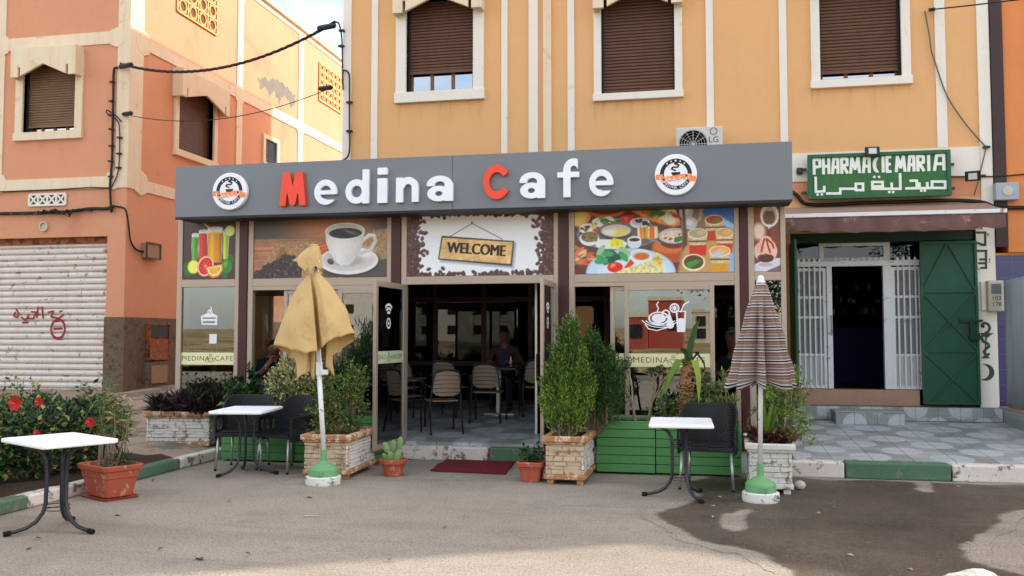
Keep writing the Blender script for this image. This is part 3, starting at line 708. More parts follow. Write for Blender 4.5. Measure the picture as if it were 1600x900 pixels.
# back windows between the terrace room and the building: maroon posts, dark glass
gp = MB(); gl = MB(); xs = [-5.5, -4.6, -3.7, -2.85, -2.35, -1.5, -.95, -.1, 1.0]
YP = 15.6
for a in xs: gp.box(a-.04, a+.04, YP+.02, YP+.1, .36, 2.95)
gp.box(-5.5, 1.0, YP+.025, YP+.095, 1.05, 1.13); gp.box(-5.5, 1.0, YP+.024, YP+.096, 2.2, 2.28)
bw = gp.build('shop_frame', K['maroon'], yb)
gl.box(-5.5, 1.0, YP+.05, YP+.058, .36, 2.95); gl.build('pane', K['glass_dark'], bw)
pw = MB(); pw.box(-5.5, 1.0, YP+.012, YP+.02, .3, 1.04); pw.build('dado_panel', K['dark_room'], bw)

# ---- pharmacy front
def mesh_mat():
    m, t = newmat('expanded_mesh'); tc = t.new('ShaderNodeTexCoord'); sx = t.new('ShaderNodeSeparateXYZ'); t.lk(tc.outputs['Object'], sx.inputs[0])
    x, z = t.math('MULTIPLY', sx.outputs[0], 17), t.math('MULTIPLY', sx.outputs[2], 30)
    def ln(v): return t.math('LESS_THAN', t.math('ABSOLUTE', t.math('SUBTRACT', t.math('FRACT', v), .5)), .13)
    mk = t.math('MAXIMUM', ln(t.math('ADD', x, z)), ln(t.math('SUBTRACT', x, z)))
    p = t.new('ShaderNodeBsdfPrincipled'); p.inputs['Base Color'].default_value = (.5, .54, .52, 1); p.inputs['Roughness'].default_value = .5
    tr = t.new('ShaderNodeBsdfTransparent'); mx = t.new('ShaderNodeMixShader'); o = t.new('ShaderNodeOutputMaterial')
    t.lk(mk, mx.inputs[0]); t.lk(tr.outputs[0], mx.inputs[1]); t.lk(p.outputs[0], mx.inputs[2]); t.lk(mx.outputs[0], o.inputs[0]); return m
K['mesh'] = mesh_mat()
ph = thing('pharmacy_shopfront', 'pharmacy doorway with white metal grilles and one open green metal door', 'shopfront', (2.7, YF, .56))
sl = MB(); sl.box(1.1, 4.25, YF-.16, YF-.0305, ZB, .56); sl.build('step_riser', K['tiles_wall'], ph)
K['clay_tile'] = mat('clay_tile', (176, 138, 114), .7, .12, 4, .1)
sl = MB(); sl.box(1.44, 3.2, YF-.01, YF+.26, .56, .79); sl.build('sill', K['clay_tile'], ph, bevel=.008)
gy0, gy1 = YF+.08, YF+.115
for (a, b, nb) in ((1.46, 1.94, 5), (2.86, 3.28, 4)):
    g = MB(); g.frame(a, b, .80, 2.60, .045, gy0, gy1); z_ = [1.30, 1.86, 2.16]
    for z in z_: g.box(a+.045, b-.045, gy0+.004, gy1-.004, z-.018, z+.018)
    for i in range(nb):
        x = a+.05+(b-a-.1)*(i+.5)/nb
        g.box(x-.010, x+.010, gy0-.022, gy0-.001, .82, 2.68); g.prism([(x-.035, 2.68), (x+.035, 2.68), (x, 2.76)], gy0-.02, gy0-.003)
    gg = g.build('grille', K['white_metal'], ph)
    mesh = MB(); mesh.box(a+.045, b-.045, gy1+.002, gy1+.006, .84, 2.56)
    mesh.build('mesh_screen', K['mesh'], gg)
    sh = MB(); sh.box(a+.045, b-.045, gy1+.008, gy1+.014, .84, 1.29); sh.build('kick_plate', K['white_metal'], gg)
fr = MB()
fr.box(1.945, 2.02, gy0-.03, gy1+.03, .80, 2.62); fr.box(2.74, 2.855, gy0-.03, gy1+.03, .80, 2.62)
fr.box(1.44, 3.28, gy0-.028, gy1+.028, 2.621, 2.70)
for i in range(9): fr.prism([(2.05+i*.08, 2.701), (2.11+i*.08, 2.701), (2.08+i*.08, 2.76)], gy0-.01, gy0+.01)
for a, b in ((1.86, 1.93), (2.78, 2.87)): fr.box(a, b, gy1+.06, gy1+.12, 2.62, 3.02)
fr.box(1.93, 2.78, gy1+.06, gy1+.12, 2.93, 2.98); fr.box(1.93, 2.78, gy1+.06, gy1+.12, 2.70, 2.76)
fr.build('door_frame', K['white_metal'], ph, bevel=.005)
tg = MB(); tg.box(1.44, 3.28, gy1+.085, gy1+.092, 2.68, 3.1); tg.build('transom_pane', K['glass_dark'], ph)
hd = MB(); hd.box(1.44, 4.0, YF+.03, YF+.3, 2.98, 3.12); hd.build('header', K['green_dark'], ph)
h_ = MB(); h_.tube([(2.0, gy0-.04, 1.62), (2.0, gy0-.09, 1.66), (2.0, gy0-.09, 1.84), (2.0, gy0-.04, 1.88)], .012); h_.build('door_handle', K['steel'], ph)
# open green metal door leaf lying against the pillar side, and the other leaf edge-on
dl = MB(); dx0, dx1, dz0, dz1, dy = 3.22, 3.985, .60, 2.95, YF-.075
dl.box(dx0, dx1, dy-.012, dy+.012, dz0, dz1)
dr = dl.build('door_leaf', K['green_door'], ph)
br = MB(); br.frame(dx0, dx1, dz0, dz1, .035, dy-.04, dy-.0125)
zs = [dz0, 1.36, 2.22, dz1]
for z in zs[1:3]: br.box(dx0+.035, dx1-.035, dy-.038, dy-.0125, z-.015, z+.015)
xm = (dx0+dx1)/2; y_ = dy-.025
br.bar((dx0+.03, y_, 2.24), (xm, y_, 2.93), .028, .022); br.bar((xm, y_, 2.93), (dx1-.03, y_, 2.24), .028, .021)
br.bar((dx0+.03, y_, 2.2), (dx1-.03, y_, 1.38), .028, .022); br.bar((dx0+.03, y_, 1.38), (dx1-.03, y_, 2.2), .028, .021)
br.bar((dx0+.03, y_, 1.34), (dx1-.03, y_, .63), .028, .022); br.bar((xm-.25, y_, .66), (dx1-.03, y_, 1.34), .028, .021)
br.build('brace', K['green_door'], dr)
lt = MB(); lt.box(3.72, 4.03, dy-.075, dy-.041, 1.78, 1.815); lt.box(3.86, 3.89, dy-.07, dy-.041, 1.62, 1.78); lt.box(3.85, 3.985, dy-.085, dy-.041, 1.52, 1.61)
lt.build('latch', K['green_dark'], dr)
d2 = MB(); d2.box(1.40, 1.43, 13.18, YF-.035, .60, 2.95); d2.box(1.425, 1.45, 13.2, YF-.05, 1.34, 1.38); d2.box(1.425, 1.45, 13.2, YF-.05, 2.2, 2.24)
d2.build('door_leaf', K['green_door'], ph)
# inside: blue counter, shelves with boxes
cn = MB(); cn.box(2.05, 3.2, 15.6, 16.0, .80, 1.72); K['blue_counter'] = flat('blue_counter', (9, 10, 50), .6, .1); cn.build('counter', K['blue_counter'], ph)
sh = MB()
for z in (1.95, 2.15, 2.4, 2.7): sh.box(1.4, 4.0, 17.3, 17.6, z, z+.03)
shelf = sh.build('shelf', K['dark_room'], ph)
packs = [flat('pack_white', (150, 150, 150), .7, .1), flat('pack_cream', (140, 126, 100), .7, .1), flat('pack_blue', (60, 74, 130), .7, .1)]
for i in range(34):
    bxs = MB()
    z = random.choice((1.981, 2.181, 2.431)); x = 1.5+.07*i
    bxs.box(x, x+random.uniform(.04, .06), 17.32, 17.4, z, z+random.uniform(.06, .15)); bxs.build('medicine_box', random.choice(packs), shelf)
# painted emblems on the pillar
def pil_xz(px, py): p = PY(px, py, YF-.03); return (p.x, p.z)
def emb(fn, pa, pb, h=.006):
    mb = MB(); put(mb, field_mesh(fn, pa[0], pb[0], pb[1], pa[1], h, .0025), Matrix.Translation((0, YF-.0305, 0))); return mb
def q(px, py): return pil_xz(1420+px/3, 340+py/3)
def snake(X, Z):
    d = lines(X, Z, [[q(342,508), q(350,512), q(345,500), q(356,493), q(372,500), q(380,518), q(372,534), q(352,546), q(340,560), q(348,580), q(372,592), q(376,604), q(360,618), q(352,630), q(364,648), q(374,640)]], .036)
    d = np.minimum(d, poly_d(X, Z, [q(326,541), q(400,541), q(384,550), q(372,562), q(358,562), q(342,550)]))
    d = np.minimum(d, lines(X, Z, [[q(362,552), q(358,650)]], .022)); return np.minimum(d, poly_d(X, Z, [q(336,660), q(384,660), q(366,648), q(352,648)]))
a_, b_ = q(318, 480), q(408, 670)
emb(snake, a_, b_).build('painted_snake_cup', K['emblem_green'], ph)
def moon(X, Z):
    c1, c2 = q(358, 725), q(340, 722); r = abs(q(400, 725)[0]-c1[0])
    return np.maximum(np.hypot((X-c1[0])/1, Z-c1[1])-r*1.02, -(np.hypot(X-c2[0]+.005, Z-c2[1])-r*.93))
emb(moon, q(320, 660), q(412, 790)).build('painted_crescent', K['emblem_green'], ph)
def sgn(X, Z):
    d = lines(X, Z, [[q(320,70), q(358,70), q(358,128), q(340,128)], [q(350,128), q(318,118)], [q(314,156), q(362,156), q(362,236), q(340,236)], [q(330,214), q(362,214)], [q(336,196), q(362,196)]], .032, True, 1)
    for p in ((371,76), (371,84), (378,196), (378,207), (321,234), (329,242)): c = q(*p); d = np.minimum(d, np.hypot(X-c[0], Z-c[1])-.011)
    return d
emb(sgn, q(308, 58), q(386, 250)).build('painted_lettering', K['emblem_green'], ph)

# loose items on the pharmacy wall
sp = thing('entrance_step', 'tiled single step block in front of the pharmacy doorway', 'step', (2.4, 13.6, ZB-.03))
m_ = MB(); m_.box(1.95, 2.86, 13.42, YF-.162, ZB-.04, .505); m_.build('block', K['tiles_wall'], sp)
m_ = MB(); m_.box(1.935, 2.875, 13.405, YF-.162, .505, .525); K['step_top'] = mat('step_top', (150, 156, 152), .4, .1, 8); m_.build('tread', K['step_top'], sp, bevel=.004)

SX0, SX1, SZ0, SZ1, SY = 1.68, 3.63, 3.605, 4.255, 13.80
sg = thing('pharmacy_sign', 'green painted board with white Latin and Arabic lettering above the awning', 'sign', (2.65, SY, SZ0))
m_ = MB(); m_.box(SX0, SX1, SY, SY+.1, SZ0, SZ1); m_.build('board', K['sign_green'], sg)
m_ = MB(); m_.frame(SX0-.01, SX1+.01, SZ0-.01, SZ1+.01, .055, SY-.03, SY-.001); m_.build('frame', K['sign_green_edge'], sg, bevel=.006)
def sgq(px, py):   # enlarged picture of the sign -> sign face
    u = (px-179)/662; return (SX0+u*(SX1-SX0), SZ0+(345-20*u-py)/(205+5*u)*(SZ1-SZ0))
def letters_fn(polys, w, ext=1): return lambda X, Z: lines(X, Z, [[sgq(*p) for p in l] for l in polys], w, True, ext)
P_ = []
def glyph(ch, x0, x1, top=158, bot=226):
    f = lambda u, v: (x0+7+(x1-x0-14)*u, top+(bot-top)*(1-v)-.032*(x0+(x1-x0)*u-200))
    L = {'P': [[(0,0),(0,1)],[(0,1),(1,.95),(1,.5),(0,.45)]], 'H': [[(0,0),(0,1)],[(1,0),(1,1)],[(0,.5),(1,.5)]], 'A': [[(0,0),(.25,1),(1,1),(1,0)],[(.1,.42),(1,.42)]],
         'R': [[(0,0),(0,1)],[(0,1),(1,.95),(1,.55),(.1,.5)],[(.3,.5),(1,0)]], 'M': [[(0,0),(.15,1),(.5,.25),(.85,1),(1,0)]], 'I': [[(.5,0),(.5,1)]], 'E': [[(0,0),(0,1)],[(0,1),(1,1)],[(0,.5),(.8,.5)],[(0,0),(1,0)]]}[ch]
    for l in L: P_.append([f(*p) for p in l])
for ch, a, b in (('P',200,242),('H',245,285),('A',288,328),('R',332,372),('M',374,430),('A',434,476),('I',526,542),('E',545,576),('M',588,642),('A',645,684),('R',688,728),('I',734,756),('A',764,821)): glyph(ch, a, b)
def lat(X, Z):
    d = lines(X, Z, [[sgq(*p) for p in l] for l in P_], .042, True, .6)
    c = sgq(506, 184); r = .112
    cm = np.maximum(np.hypot((X-c[0])/.55, Z-c[1])-r, -(np.hypot((X-c[0]-.045)/.55, Z-c[1])-r*.93))
    return np.minimum(d, cm)
A0, A1 = sgq(190, 120), sgq(838, 345)
m_ = MB(); put(m_, field_mesh(lat, SX0+.05, SX1-.05, SZ0+.05, SZ1-.04, .008, .006), Matrix.Translation((0, SY-.0005, 0)))
AR = [[(818,288),(818,262),(758,262),(758,292),(818,292)],[(758,292),(640,294)],[(736,292),(736,270)],[(700,292),(700,272)],[(688,293),(688,258),(660,258)],
      [(612,228),(612,296),(482,296)],[(572,296),(572,272)],[(530,296),(530,264),(482,264),(482,284),(530,284)],
      [(438,302),(438,272),(404,272),(404,302),(438,302)],[(404,296),(330,296),(330,318),(268,318)],[(214,244),(214,310),(254,308),(254,288)]]
AD = [(708,305),(724,305),(560,311),(578,311),(492,240),(514,240),(222,324),(242,323)]
def ara(X, Z):
    d = lines(X, Z, [[sgq(*p) for p in l] for l in AR], .036, True, 1)
    for p in AD: c = sgq(*p); d = np.minimum(d, np.maximum(np.abs(X-c[0]), np.abs(Z-c[1]))-.017)
    return d
m_.build('latin_lettering', K['letter_white'], sg)
m_ = MB(); put(m_, field_mesh(ara, SX0+.05, SX1-.05, SZ0+.03, SZ1-.04, .008, .006), Matrix.Translation((0, SY-.0005, 0))); m_.build('arabic_lettering', K['letter_white'], sg)
br = MB()
for x in (SX0+.06, SX1-.06):
    for z in (3.72, 4.12): br.box(x-.02, x+.02, SY+.1, YF-.03, z-.02, z+.02)
for x, s_ in ((SX0-.05, -1), (SX1+.05, 1)):
    br.box(x-.04, x+.04, SY+.11, SY+.14, 3.70, 3.74); br.box(x-.04, x+.04, SY+.11, SY+.14, 4.05, 4.09)
br.build('bracket', K['black_steel'], sg)
def floodlight(label, c, rz, rx, arm):
    t_ = thing('floodlight', label, 'floodlight', c, 'black floodlights on the pharmacy wall')
    M = Matrix.Translation(c) @ Matrix.Rotation(rz, 4, 'Z') @ Matrix.Rotation(rx, 4, 'X')
    a = MB(); a.box(-.1, .1, -.025, .03, -.07, .07)
    for k in range(6): a.box(-.09+k*.034, -.078+k*.034, .0301, .05, -.06, .06)
    xf(a, M).build('housing', K['black'], t_, bevel=.006)
    a = MB(); a.box(-.055, .055, -.03, -.0255, -.045, .045); K.setdefault('lamp_glass', flat('lamp_glass', (196, 200, 196), .25)); xf(a, M).build('lens', K['lamp_glass'], t_)
    a = MB(); a.tube(arm, .012, 6); a.build('bracket', K['black_steel'], t_)
f1 = PY(1363, 237, SY-.06); floodlight('black floodlight fixed on top edge of the green pharmacy sign', f1, 0, R(-14), [(f1.x, SY+.04, SZ1), (f1.x, f1.y+.05, f1.z)])
f2 = PY(1520, 275, 13.65); floodlight('black floodlight on a bracket beside the green pharmacy sign', f2, R(-18), R(16), [(f2.x+.05, f2.y+.03, f2.z), (f2.x+.12, 13.8, f2.z+.03), (f2.x+.26, 13.965, f2.z+.06)])
cb = PY(1248, 268, 13.94); t_ = MB(); t_.box(cb.x-.03, cb.x+.05, 13.90, 13.97, cb.z-.04, cb.z+.05); t_.box(cb.x-.015, cb.x+.035, 13.885, 13.8995, cb.z-.02, cb.z+.03, 1)
solo(t_.build('sensor_box', [K['black'], K['black_steel']], bevel=.004), 'small black square box on white wall left of the pharmacy sign', 'sensor')

aw = thing('awning', 'faded mauve fabric awning with white bar over pharmacy doorway', 'awning', (2.7, 13.6, 3.0))
ax0, ax1, ayf = 1.20, 4.12, 13.1
n_ = 48; vs = []; fs = []
def zz(u): return .012*math.sin(u*9)+.008*math.sin(u*23)
zf, zbk = 3.29, 3.50
for i in range(n_+1):
    x = ax0+(ax1-ax0)*i/n_
    vs += [(x, 13.93, zbk), (x, 13.5, (zbk+zf)/2-.012), (x, ayf, zf)]
for i in range(n_):
    for k in range(2): vs_ = i*3+k; fs.append((vs_, vs_+1, vs_+4, vs_+3))
m_ = MB(); m_.add(vs, fs); m_.build('canopy_cloth', K['awning_top'], aw, smooth=True)
vs, fs = [], []
for i in range(n_*2+1):
    u = i/(n_*2); x = ax0+(ax1-ax0)*u; s_ = .02*math.sin(u*60)+.012*math.sin(u*29+1)
    vs += [(x, ayf-.012, zf-.05), (x, ayf-.02+s_*.7, zf-.14), (x, ayf-.015+s_, zf-.245-.015*math.sin(u*41)-.02*math.sin(u*3.3))]
for i in range(n_*2):
    for k in range(2): v0 = i*3+k; fs.append((v0, v0+1, v0+4, v0+3))
m_ = MB(); m_.add(vs, fs); m_.build('valance', K['awning'], aw, smooth=True)
m_ = MB(); m_.box(ax0-.02, ax1+.02, ayf-.035, ayf+.02, zf-.05, zf+.005); m_.build('front_bar', K['white_metal'], aw, bevel=.006)
m_ = MB()
for x in (ax0+.15, ax1-.15): m_.bar((x, 13.95, 3.2), (x, ayf+.02, zf-.03), .03, .03)
m_.box(ax0+.1, ax1-.1, 13.9, 13.97, 3.14, 3.2); m_.build('arm', K['black_steel'], aw)

mt = thing('electricity_meter', 'cream electricity meter box on white pillar beside green door', 'meter', (4.2, 13.85, 1.95))
m_ = MB(); m_.box(4.10, 4.31, 13.82, 13.965, 1.93, 2.37); m_.build('case', K['plastic_grey'], mt, bevel=.015)
m_ = MB(); m_.box(4.14, 4.27, 13.812, 13.8195, 2.18, 2.32); K['lcd'] = flat('meter_window', (110, 120, 116), .15); m_.build('window', K['lcd'], mt)
m_ = MB(); put(m_, text_mesh('103', .085), Matrix.Translation((4.205, 13.8185, 2.115)) @ FACE); put(m_, text_mesh('178', .085), Matrix.Translation((4.205, 13.8185, 2.03)) @ FACE); m_.build('painted_number', K['black'], mt)
m_ = MB(); m_.box(4.04, 4.098, 13.93, 13.969, 1.95, 2.36); m_.build('back_plate', K['white_trim'], mt)
jb = thing('junction_box', 'grey plastic junction box where the two facades meet', 'junction box', (4.38, 13.85, 3.52))
m_ = MB(); m_.box(4.24, 4.55, 13.84, 13.96, 3.52, 3.77); m_.build('case', K['grey_sheet'], jb, bevel=.012)
m_ = MB(); m_.lathe([(.07, 0), (.07, .012), (.05, .016), (.001, .016)], 16, (4.40, 13.84, 3.645), axis='y'); m_.build('cover', K['plastic_grey'], jb)

# ---- neighbour to the right, then an unseen block that shapes the sunlight
ob = thing('orange_building', 'bright orange building with blue tiled ground floor at the edge', 'building', (8, YF, 0))
m_ = MB(); m_.box(4.43, 13.6, YF-.02, YB, 2.78, 16); m_.box(4.262, 13.6, YF+.02, YB, 0, 2.775); m_.build('wall', K['orange'], ob)  # unseen height and far end sized to cast the shadow edge on the asphalt
m_ = MB(); m_.box(4.262, 13.6, YF-.0, YF+.018, .3, 2.74); m_.build('tile_cladding', K['navy_tile'], ob)
m_ = MB(); m_.box(4.262, 4.425, YF-.05, YF+.018, 2.86, 15.9); m_.build('corner_strip', K['brown_strip'], ob)
m_ = MB(); slats(m_, 4.62, 6.5, .4, 2.42, -.0, .09, .02); xf(m_, MY(YF-.005)).build('roller_shutter', K['grey_sheet'], ob)
nb = thing('sun_shaping_block', 'unseen plain block past the orange building added to shape the sun patch', 'house', (18, YF, 0))
m_ = MB(); m_.prism([(13.7, 0), (28, 0), (28, 16), (22, 14.4), (13.7, 11.3)], YF, YB); m_.build('wall', K['terracotta'], nb)  # out of view, added for the sunlight: sloped top trims the sun patch
m_ = MB()
for x in (15, 17.5, 20): m_.frame(x, x+1.3, 5.2, 6.8, .1, YF-.05, YF-.001)
m_.build('window_frame', K['white_trim'], nb)
lw = thing('low_wall', 'tiled low wall closing the terrace under the grey metal sheet', 'wall', (4.3, 13.3, .3))
m_ = MB(); m_.box(4.26, 4.46, 11.6, YF-.035, .2, .55); m_.build('wall_body', K['tiles_wall'], lw)
m_ = MB(); m_.box(4.24, 4.48, 11.58, YF-.035, .551, .58); m_.build('coping', K['clay_tile'], lw, bevel=.005)
m_ = MB(); vs = []; N_ = 30
for i in range(N_+1):
    y = 13.78-2.1*i/N_; b_ = .012*math.sin(i*.9)+.006*math.sin(i*2.3)
    vs += [(4.30+b_, y, .585), (4.30+b_*.5, y, 1.4), (4.30+b_*1.4, y, 2.36+.02*(i/N_))]
fs = [(i*3+k, i*3+k+1, i*3+k+4, i*3+k+3) for i in range(N_) for k in range(2)]
m_.add(vs, fs); sheet_ = m_.build('metal_sheet', K['grey_sheet'], smooth=True); sm = sheet_.modifiers.new('thick', 'SOLIDIFY'); sm.thickness = .012
solo(sheet_, 'grey metal hoarding sheet standing on the low tiled wall', 'hoarding')

# ---- things on the terracotta house
mc = thing('meter_cabinet', 'rusty orange meter cabinet set in the rough cement base', 'cabinet', (LX, 17.0, 1.1))
cy0, cy1 = 16.30, 17.05
m_ = MB(); m_.box(LX+.046, LX+.10, cy0, cy1, 1.08, 1.84); m_.build('case', K['rust'], mc, bevel=.008)
m_ = MB(); m_.box(LX+.101, LX+.115, cy0+.05, cy1-.05, 1.56, 1.80); m_.build('upper_window', K['sign_dark'], mc)
m_ = MB(); m_.box(LX+.101, LX+.118, cy0+.04, cy1-.04, 1.12, 1.52); K['rust_red'] = mat('rust_red', (146, 78, 42), .75, .4, 9, .3, 40, stain=(176, 132, 96), stain_amt=.2, stain_scale=9); dd = m_.build('door', K['rust_red'], mc)
m_ = MB(); m_.frame(cy0+.02, cy1-.02, 1.09, 1.83, .03, 0, .03); xf(m_, MX(LX+.13)).build('frame', K['rust'], mc)
m_ = MB(); m_.box(LX+.046, LX+.12, cy0-.06, cy1+.02, .52, 1.06); m_.build('plinth', K['rough_base'], mc)
m_ = MB(); m_.box(LX+.121, LX+.14, cy0+.1, cy1-.1, .62, .98); K['cement'] = mat('cement_cover', (160, 132, 100), .9, .14, 6, .4, 30); m_.build('cover_plate', K['cement'], mc)
jb = thing('junction_box', 'small square junction box on the terracotta side wall', 'junction box', (LX, 16.3, 3.2))
m_ = MB(); m_.box(LX+.001, LX+.12, 16.16, 16.62, 3.16, 3.46); m_.build('case', K['cement'], jb, bevel=.008)
m_ = MB(); m_.frame(16.14, 16.64, 3.14, 3.48, .03, 0, .02); xf(m_, MX(LX+.14)).build('rim', K['black'], jb)

# ---- cables
def cable(label, pts, r, m='cable', sag=0, n=14, name='cable', clips=0):
    P = [Vector(p) for p in pts]; out = []
    for a, b in zip(P[:-1], P[1:]):
        for k in range(n):
            t_ = k/n; p = a.lerp(b, t_); p.z -= sag*4*t_*(1-t_); out.append(p)
    out.append(P[-1]); mb = MB(); mb.tube(out, r, 6)
    o = mb.build(name, K[m], smooth=True); return solo(o, label, 'cable')
a1, b1 = Vector((-11.05, LY-.1, 6.95)), PY(524, 34, 13.85)
th = thing('power_cable', 'thick twisted black cable hanging between the two buildings', 'cable', tuple(a1))
for ph_ in (0, 2.1, 4.2):
    mb = MB(); pts = []
    for k in range(61):
        t_ = k/60; p = a1.lerp(b1, t_); p.z -= .55*4*t_*(1-t_)*.8; an = ph_+t_*70
        pts.append(p+Vector((0, .016*math.cos(an), .016*math.sin(an))))
    mb.tube(pts, .016, 5); mb.build('strand', K['cable'], th, smooth=True)
for p, d in ((a1.lerp(b1, .03), 1), (a1.lerp(b1, .965), 1)):
    mb = MB(); v = (b1-a1).normalized()*.2; z_ = Vector((0, 0, -.06 if d else 0)); mb.tube([p-v+z_, p-v*.8+z_, p+v*.8+z_, p+v+z_], [.02, .05, .05, .02], 8); mb.build('clamp', K['black'], th)
a2, b2 = Vector((-10.98, LY-.06, 5.95)), PY(520, 136, 13.85)
th = thing('service_cable', 'thin black cable strung below the thick twisted cable', 'cable', tuple(a2))
mb = MB(); pts = []
for k in range(31): t_ = k/30; p = a2.lerp(b2, t_); p.z -= .32*4*t_*(1-t_); pts.append(p)
mb.tube(pts, .008, 5); mb.build('wire', K['cable'], th, smooth=True)
for f in (.02, .97):
    p = a2.lerp(b2, f); v = (b2-a2).normalized()*.16; mb = MB(); mb.tube([p-v, p-v*.7, p+v*.7, p+v], [.015, .04, .045, .015], 8); mb.build('clamp', K['black'], th)
def onF(px, py, d=.06): return PY(px, py, LY-d)
def wall_cable(label, pts, r, clip_pts, m='cable', axis='y'):
    th = thing('wall_cable', label, 'cable', tuple(pts[0]))
    mb = MB(); fine = []
    P = [Vector(p) for p in pts]
    for i in range(len(P)-1):
        p0, p1, p2, p3 = P[max(i-1, 0)], P[i], P[i+1], P[min(i+2, len(P)-1)]
        for k in range(6):
            t_ = k/6; fine.append(.5*((2*p1)+(-p0+p2)*t_+(2*p0-5*p1+4*p2-p3)*t_*t_+(-p0+3*p1-3*p2+p3)*t_**3))
    fine.append(P[-1]); mb.tube(fine, r, 6); mb.build('wire', K[m], th, smooth=True)
    if clip_pts:
        for p in clip_pts: mb = MB(); mb.obox(Vector(p), (.09, .07, .03), random.uniform(-.3, .3)); mb.build('clip', K['black'], th)
    return th
wall_cable('thick black cable clipped vertically beside the corner of the terracotta house', [onF(*p) for p in ((184,106),(178,110),(177,150),(176,200),(175,250),(172,290),(174,330),(175,322))], .024, [onF(*p) for p in ((175,128),(174,158),(173,180),(174,202),(174,228),(173,252),(173,276))])
wall_cable('thin black cable looping loose from the corner of the terracotta house', [onF(*p) for p in ((190,190),(180,180),(167,172),(168,178),(178,184),(186,195),(187,230),(185,265),(178,285),(170,293),(140,293),(90,296),(40,298),(-10,300))], .012, [onF(*p) for p in ((187,215),(186,240),(185,262))])
th = wall_cable('bundle of black cables running along the wall above the roller shutter', [onF(*p) for p in ((178,322),(165,326),(140,326),(110,330),(80,332),(40,333),(-20,334))], .032, [onF(*p) for p in ((20,334),(38,334),(58,334),(80,333),(120,330),(140,329))])
mb = MB()
for k in range(7):
    x = 60+k*9; mb.tube([onF(x, 330, .1), onF(x+3, 334+random.uniform(-6, 5), .14), onF(x+9, 330+random.uniform(-5, 5), .12), onF(x+13, 331, .1)], .02, 5)
mb.build('loose_end', K['cable'], th)
sP = lambda px, py: PX(px, py, LX+.05)
wall_cable('black cable curving down the terracotta side wall to a junction box', [onF(176,322), onF(190,324,.06), sP(197,330), sP(201,352), sP(204,376), sP(213,390), sP(224,393)], .019, [])
wall_cable('black cable dropping down the white corner strip of the ochre building', [PY(*p, 13.93) for p in ((524,34),(530,38),(534,60),(535,100),(536,140))]+[PY(*p, 13.93) for p in ((536,112),(545,115),(546,140),(546,190),(546,235),(540,248),(530,252))], .014, [PY(*p, 13.94) for p in ((534,48),(533,72),(546,160),(546,205))])
wall_cable('thin grey wire slanting across the ochre wall above the pharmacy sign', [PY(*p, 13.95) for p in ((1445,17),(1452,55),(1455,78),(1462,100),(1480,150),(1510,195),(1541,230))], .010, [PY(1541, 230, 13.95)], 'cable_grey')
wall_cable('black wire arriving at the ochre wall from the upper edge', [PY(1455,15,13.9), PY(1520,8,13.2), PY(1620,-4,12.0)], .010, [PY(1456, 15, 13.92)])
wall_cable('thin wire hanging beside the floodlight down to the awning', [PY(*p, 13.94) for p in ((1541,230),(1535,255),(1528,285),(1522,305))], .009, [], 'cable_grey')
wall_cable('bundle of dark cables along a rail under the pharmacy sign', [PY(*p, 13.93) for p in ((1232,296),(1245,305),(1258,318),(1290,320),(1350,317),(1420,315),(1490,313),(1535,316),(1560,324),(1620,324))], .028, [PY(*p, 13.95) for p in ((1285,320),(1316,318),(1348,317),(1380,316),(1410,315),(1445,315),(1476,314),(1512,314))])
wall_cable('dark cable running from the sign across to the orange building', [PY(*p, 13.95) for p in ((1482,276),(1530,276),(1570,275),(1620,270))], .010, [])

# ---- air conditioner on the wall over the cafe roof
ac = thing('air_conditioner', 'cream outdoor air conditioning unit with round fan above the grey fascia', 'air conditioner', (.1, 13.6, 4.1))
ax, aX, az, aZ, ay = -.24, .44, 4.15, 4.70, 13.52
m_ = MB(); m_.box(ax, aX, ay, 13.84, az, aZ); K['ac_body'] = mat('ac_body', (206, 202, 192), .5, .04, 4, 0, streak=.1); m_.build('case', K['ac_body'], ac, bevel=.015)
m_ = MB(); cx, cz = ax+.25, az+.29; m_.lathe([(.225, 0), (.235, .012), (.215, .012), (.205, -.0), (.2, -.004)], 32, (cx, ay-.0, cz), axis='y'); m_.lathe([(.20, .004), (.001, .004)], 32, (cx, ay, cz), 1, axis='y'); m_.build('fan_opening', [K['ac_body'], K['black']], ac)
m_ = MB()
for r in (.05, .09, .13, .17, .205):
    pts = [(cx+r*math.cos(k*math.pi/14), ay-.016, cz+r*math.sin(k*math.pi/14)) for k in range(29)]; m_.tube(pts, .0035, 4)
for k in range(12): m_.bar((cx, ay-.016, cz), (cx+.21*math.cos(k*math.pi/6), ay-.016, cz+.21*math.sin(k*math.pi/6)), .006, .006)
m_.build('fan_grille', K['steel'], ac)
m_ = MB(); put(m_, text_mesh('LG', .125), Matrix.Translation((aX-.13, ay-.003, az+.345)) @ FACE)
lc = (aX-.13, az+.475); m_.tube([(lc[0]+.05*math.cos(k*math.pi/12), ay-.004, lc[1]+.05*math.sin(k*math.pi/12)) for k in range(25)], .004, 4)
m_.build('lettering', flat('grey_print', (70, 66, 66)), ac)
m_ = MB()
for x in (ax+.1, aX-.1): m_.box(x-.015, x+.015, ay, 13.97, az-.04, az-.005)
m_.build('bracket', K['steel'], ac)
# ------------------------------------------------------------------ cafe enclosure
GY = 11.2
cf = thing('cafe_terrace', 'glazed cafe terrace with bronze aluminium frames, maroon posts and open double doors', 'cafe', (-3, GY, .2))
ZC = 3.24          # underside of the fascia
Z0 = .20
al = MB(); ms = MB(); gls = MB()
def jamb(a, b, z0=Z0, z1=ZC, y0=GY-.03, y1=GY+.05): al.box(a, b, y0, y1, z0, z1)
